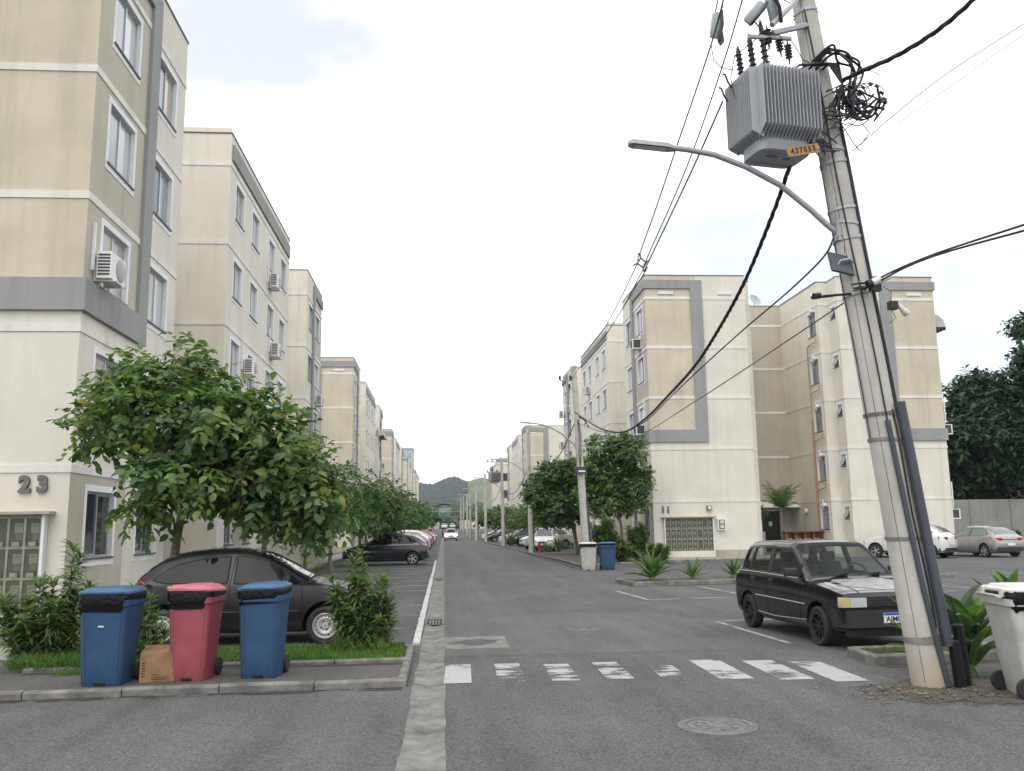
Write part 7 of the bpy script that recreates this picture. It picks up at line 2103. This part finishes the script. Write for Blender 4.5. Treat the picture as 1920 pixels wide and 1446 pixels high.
# palm in the entrance recess
def palm(label, base, trunk_h, L_, n_, seed, r_=.10):
    rg = random.Random(seed); root = thing('palm_tree', label, 'palm', base)
    b = MB(); b.lathe([(r_ * 1.3, 0), (r_ * 1.05, .15), (r_, trunk_h * .6), (r_ * .8, trunk_h), (.02, trunk_h + .1)], 10); b.build('trunk', 'bark_grey', root, 40)
    for k in range(n_):
        az = k * 2.4; rise = 1.5 - 1.0 * (k / n_) * rg.uniform(.7, 1.1); dr = rg.uniform(.9, 1.7)
        P_ = []; x = 0; z = trunk_h; a = rise; seg = 14; LL = L_ * rg.uniform(.8, 1.1)
        for i in range(seg + 1):
            P_.append(Vector((x, 0, z))); x += math.cos(a) * LL / seg; z += math.sin(a) * LL / seg; a -= dr / seg * (.3 + 1.4 * i / seg)
        mb_ = MB(); mb_.tube(P_, [.014 * (1 - .8 * i / seg) for i in range(seg + 1)], 4)
        for i in range(1, seg + 1):
            for q in (0, .5):
                p = P_[i - 1].lerp(P_[i], q); d = (P_[i] - P_[i - 1]).normalized(); t = (i + q) / seg
                ln = L_ * .34 * math.sin(math.pi * min(1, .15 + t * .85)) ** .6 + .05
                for sd in (-1, 1):
                    e = p + (d * .6 + Vector((0, sd, -.25 + rg.uniform(-.15, .15)))).normalized() * ln
                    m_ = p.lerp(e, .5) + Vector((0, 0, .02)); w_ = d * .022
                    mb_.add([p - w_ * .4, m_ - w_, e, m_ + w_, p + w_ * .4], [(0, 1, 3, 4), (1, 2, 3)])
        o = mb_.build('frond', rg.choice(['lf_a', 'lf_d', 'lf_a', 'lf_b']), root); o.rotation_euler = (0, 0, az)
    return root
palm('palm tree standing in the entrance recess of block 11', (18.25, 47.0, .09), 2.45, 1.7, 11, 301)
palm('smaller palm left of the entrance door, half hidden by the corner of block 11', (16.9, 47.4, .09), 1.6, 1.3, 11, 302, .07)
# ---------------------------------------------------------------- boundary wall, street end and hills
t = thing('block_wall', 'grey block wall under the tall trees at the far right', 'wall', (32.5, 57.5, 0))
b = MB(); b.box(0, 24, 0, .2, 0, 3.1); b.build('wall_panel', 'block', t)
for k in range(9):
    b = MB(); b.box(k * 2.9, k * 2.9 + .25, -.06, -.001, 0, 3.12); b.build('pier', 'block', t)
for k in range(5):
    b = MB(); b.box(.3, 23.9, -.006, -.001, .55 + k * .55, .565 + k * .55); b.build('course_joint', 'frame_grey', t)
t = thing('razor_wire', 'coil of razor wire along the top of the block wall', 'razor wire', (38.3, 57.4, 3.3))
b = MB(); b.tube([(i * .045, math.sin(i * .42) * .24, .15 + math.cos(i * .42) * .26) for i in range(240)], .012, 4); b.build('coil', 'razor', t)
for k, (x, y, h) in enumerate([(33.8, 56.7, .9), (35.6, 56.5, 1.2), (31.9, 49.5, .9), (33.2, 50.5, 1.3)]):
    whorl_shrub('garden_shrub', ('low hedge plant at the foot of the block wall, left', 'low hedge plant at the foot of the block wall, right', 'yellowish shrub beside the silver hatchback', 'taller shrub at the right edge beyond the silver hatchback')[k], (x, y, 0), stems(18, .9, .4, h * .5, h, 400 + k), 400 + k, 'shrubs by the wall', .3, .09, 9, ('lf_b', 'lf_a', 'lf_c'), (4, 4, 2 if k > 1 else 0))
blades('grass', 'grass strip behind the silver hatchback', (29, 36, 47.5, 50), 2500, .16, 31, z=.01, wd=.03)

t = thing('entrance_gate', 'flat-roofed entrance gate house across the far end of the street', 'gate', (1.2, 252, 1.4))
b = MB(); b.box(-2.4, 3.2, -2, 2, 3.2, 3.7); b.build('roof', 'kerb', t)
for x in (-2.2, .1, 2.9):
    b = MB(); b.box(x, x + .22, -.3, .3, 0, 3.2); b.build('pillar', 'kerb', t)
b = MB(); b.box(-7.5, -2.5, 1, 1.3, 0, 2.2); b.build('side_wall', 'cream', t)
b = MB(); b.box(3.3, 16, 1, 1.3, 0, 2.4); b.build('side_wall', 'cream', t)
for k, (x, y, mt, lab) in enumerate([(0.2, 262, 'p_white', 'white vehicle beyond the gate house'), (2.6, 266, 'p_silver', 'pale vehicle beyond the gate house, right')]):
    car_copy('s', mt, lab, x, y, -90, 'vehicles beyond the gate')
t = thing('traffic_pole', 'thin pole with a long crossbar at the far left of the street end', 'pole', (-1.1, 225, 1.2))
b = MB(); b.tube([(0, 0, 0), (0, 0, 4.6)], .07, 6); b.build('post', 'steel', t)
b = MB(); b.tube([(-3.6, 0, 4.55), (5.5, 0, 4.55)], .04, 5); b.build('bar', 'steel', t)
t = thing('arched_hall', 'pale arched roof of a hall among the trees below the hills', 'building', (0, 430, 4))
b = MB(); pr = [(-6.5, 7.2), (-4.5, 8.4), (-2, 9.1), (0, 9.3), (2, 9.1), (4.5, 8.4), (6.5, 7.2)]
b.loft([[(x, y, z) for x, z in pr] for y in (0, 30)], 0, False, False); b.build('roof', 'trim', t)
b = MB(); b.box(-6.4, 6.4, .5, 29, 0, 7.2); b.build('wall', 'block', t)
t = thing('tower_block', 'bluish tower block rising behind the left row of apartment blocks', 'building', (-11.0, 268, 1.4))
b = MB(); b.box(-1.9, 1.9, -4, 4, 0, 23.6); b.build('wall', 'bluetower', t)
b = MB(); b.box(-2.0, 2.0, -4.1, 4.1, 23.61, 23.95); b.build('parapet', 'frame_grey', t)
for x in (-1.2, .55):
    for z in range(8):
        b = MB(); b.box(x, x + .7, -4.03, -4.001, 2 + z * 2.7, 3.2 + z * 2.7); b.build('window', 'pane', t)
t = thing('pale_house', 'pale house with dark windows beyond the last block on the right', 'building', (12.5, 152, gz(152)))
b = MB(); b.box(-3.5, 4.5, 0, 8, 0, 12.2); b.build('wall', 'cream', t)
b = MB(); b.box(-3.6, 4.6, -.1, 8.1, 12.2, 12.5); b.build('roof', 'band', t)
for x in (-2.4, .6):
    for z in (3.5, 6.5, 9.4):
        b = MB(); b.box(x, x + 1.3, -.03, -.002, z, z + 1.3); b.build('window', 'pane3', t)

def ridge(name, y0, y1, prof, base, mat, seed, bump, nx=90, ny=26):
    ng = np.random.default_rng(seed)
    px = [p[0] for p in prof]; pz = [p[1] for p in prof]
    X = np.linspace(px[0], px[-1], nx); rows = []
    for j in range(ny + 1):
        t_ = j / ny
        shape = math.sin(t_ * math.pi / 2) ** .8
        y = y0 + (y1 - y0) * t_
        rows.append([(x * (1 + 0 * t_), y, base + (float(np.interp(x, px, pz)) - base) * shape + ng.normal(0, bump) * (.3 + .7 * t_)) for x in X])
    mb_ = MB(); mb_.loft(rows, 0, False, False)
    return struct(mb_.build(name, mat, None, 60))
ridge('hills', 620, 900, [(-220, 36), (-120, 40), (-60, 42), (-28, 45.5), (-10, 43), (0, 48.5), (10, 51), (22, 46), (40, 40), (70, 36), (120, 42), (240, 50)], 5, 'forest', 1, 1.1, 330, 60)
ridge('hillside', 560, 880, [(8, 6), (16, 30), (22, 45), (30, 47.5), (38, 48.5), (50, 45), (62, 42), (80, 40), (130, 34), (200, 10)], 5, 'meadow', 2, .5, 70)

def far_wood(name, label, x0, x1, y, z0, h, n_, seed, leaf=1.6, mats=('lf_b', 'lf_e', 'lf_a', 'lf_f')):
    ng = np.random.default_rng(seed)
    u = ng.random(n_); x = x0 + (x1 - x0) * u
    top = h * (.62 + .25 * np.sin(x * .55 + seed) + .13 * np.sin(x * 1.7))
    z = z0 + top * ng.random(n_) ** .7
    B = np.stack([x, y + ng.normal(0, 5, n_), z], 1)
    D = ng.normal(size=(n_, 3)); N_ = np.stack([ng.normal(0, .5, n_), -np.ones(n_) * .6, np.ones(n_)], 1)
    L = leaf * (.5 + ng.random(n_))
    V, T = leaf_arrays(B, D, N_, L, L * .7)
    return tag(fast_mesh(name, V, T, np.repeat(ng.integers(0, len(mats), n_), 4), mats), label, 'trees', kind='stuff')
far_wood('treeline', 'far belt of trees beyond the gate house at the street end', -40, 60, 300, 1.5, 6.5, 9000, 91)
far_wood('treeline', 'wooded slope below the hills around the arched hall', -70, 90, 480, 3, 13, 9000, 92, 2.0)

far_wood('treeline', 'dark trees close in front of the arched hall', -14, 16, 415, 2, 10.5, 4200, 93, 1.6)

# ---------------------------------------------------------------- the humid air that pales the hills
b = MB(); b.box(-1300, 1300, -300, 1100, -2.0, 80)
hz = b.build('haze', 'ground')
hm = bpy.data.materials.new('humid_air'); hm.use_nodes = True
hn = hm.node_tree; hn.nodes.clear()
ho = hn.nodes.new('ShaderNodeOutputMaterial'); pv = hn.nodes.new('ShaderNodeVolumePrincipled')
pv.inputs['Color'].default_value = (0.80, 0.88, 0.96, 1); pv.inputs['Density'].default_value = 0.0002; pv.inputs['Anisotropy'].default_value = 0.2
hn.links.new(pv.outputs[0], ho.inputs['Volume'])
hz.data.materials.clear(); hz.data.materials.append(hm)
tag(hz, 'thin humid haze in the air over the whole street', 'haze', kind='stuff')
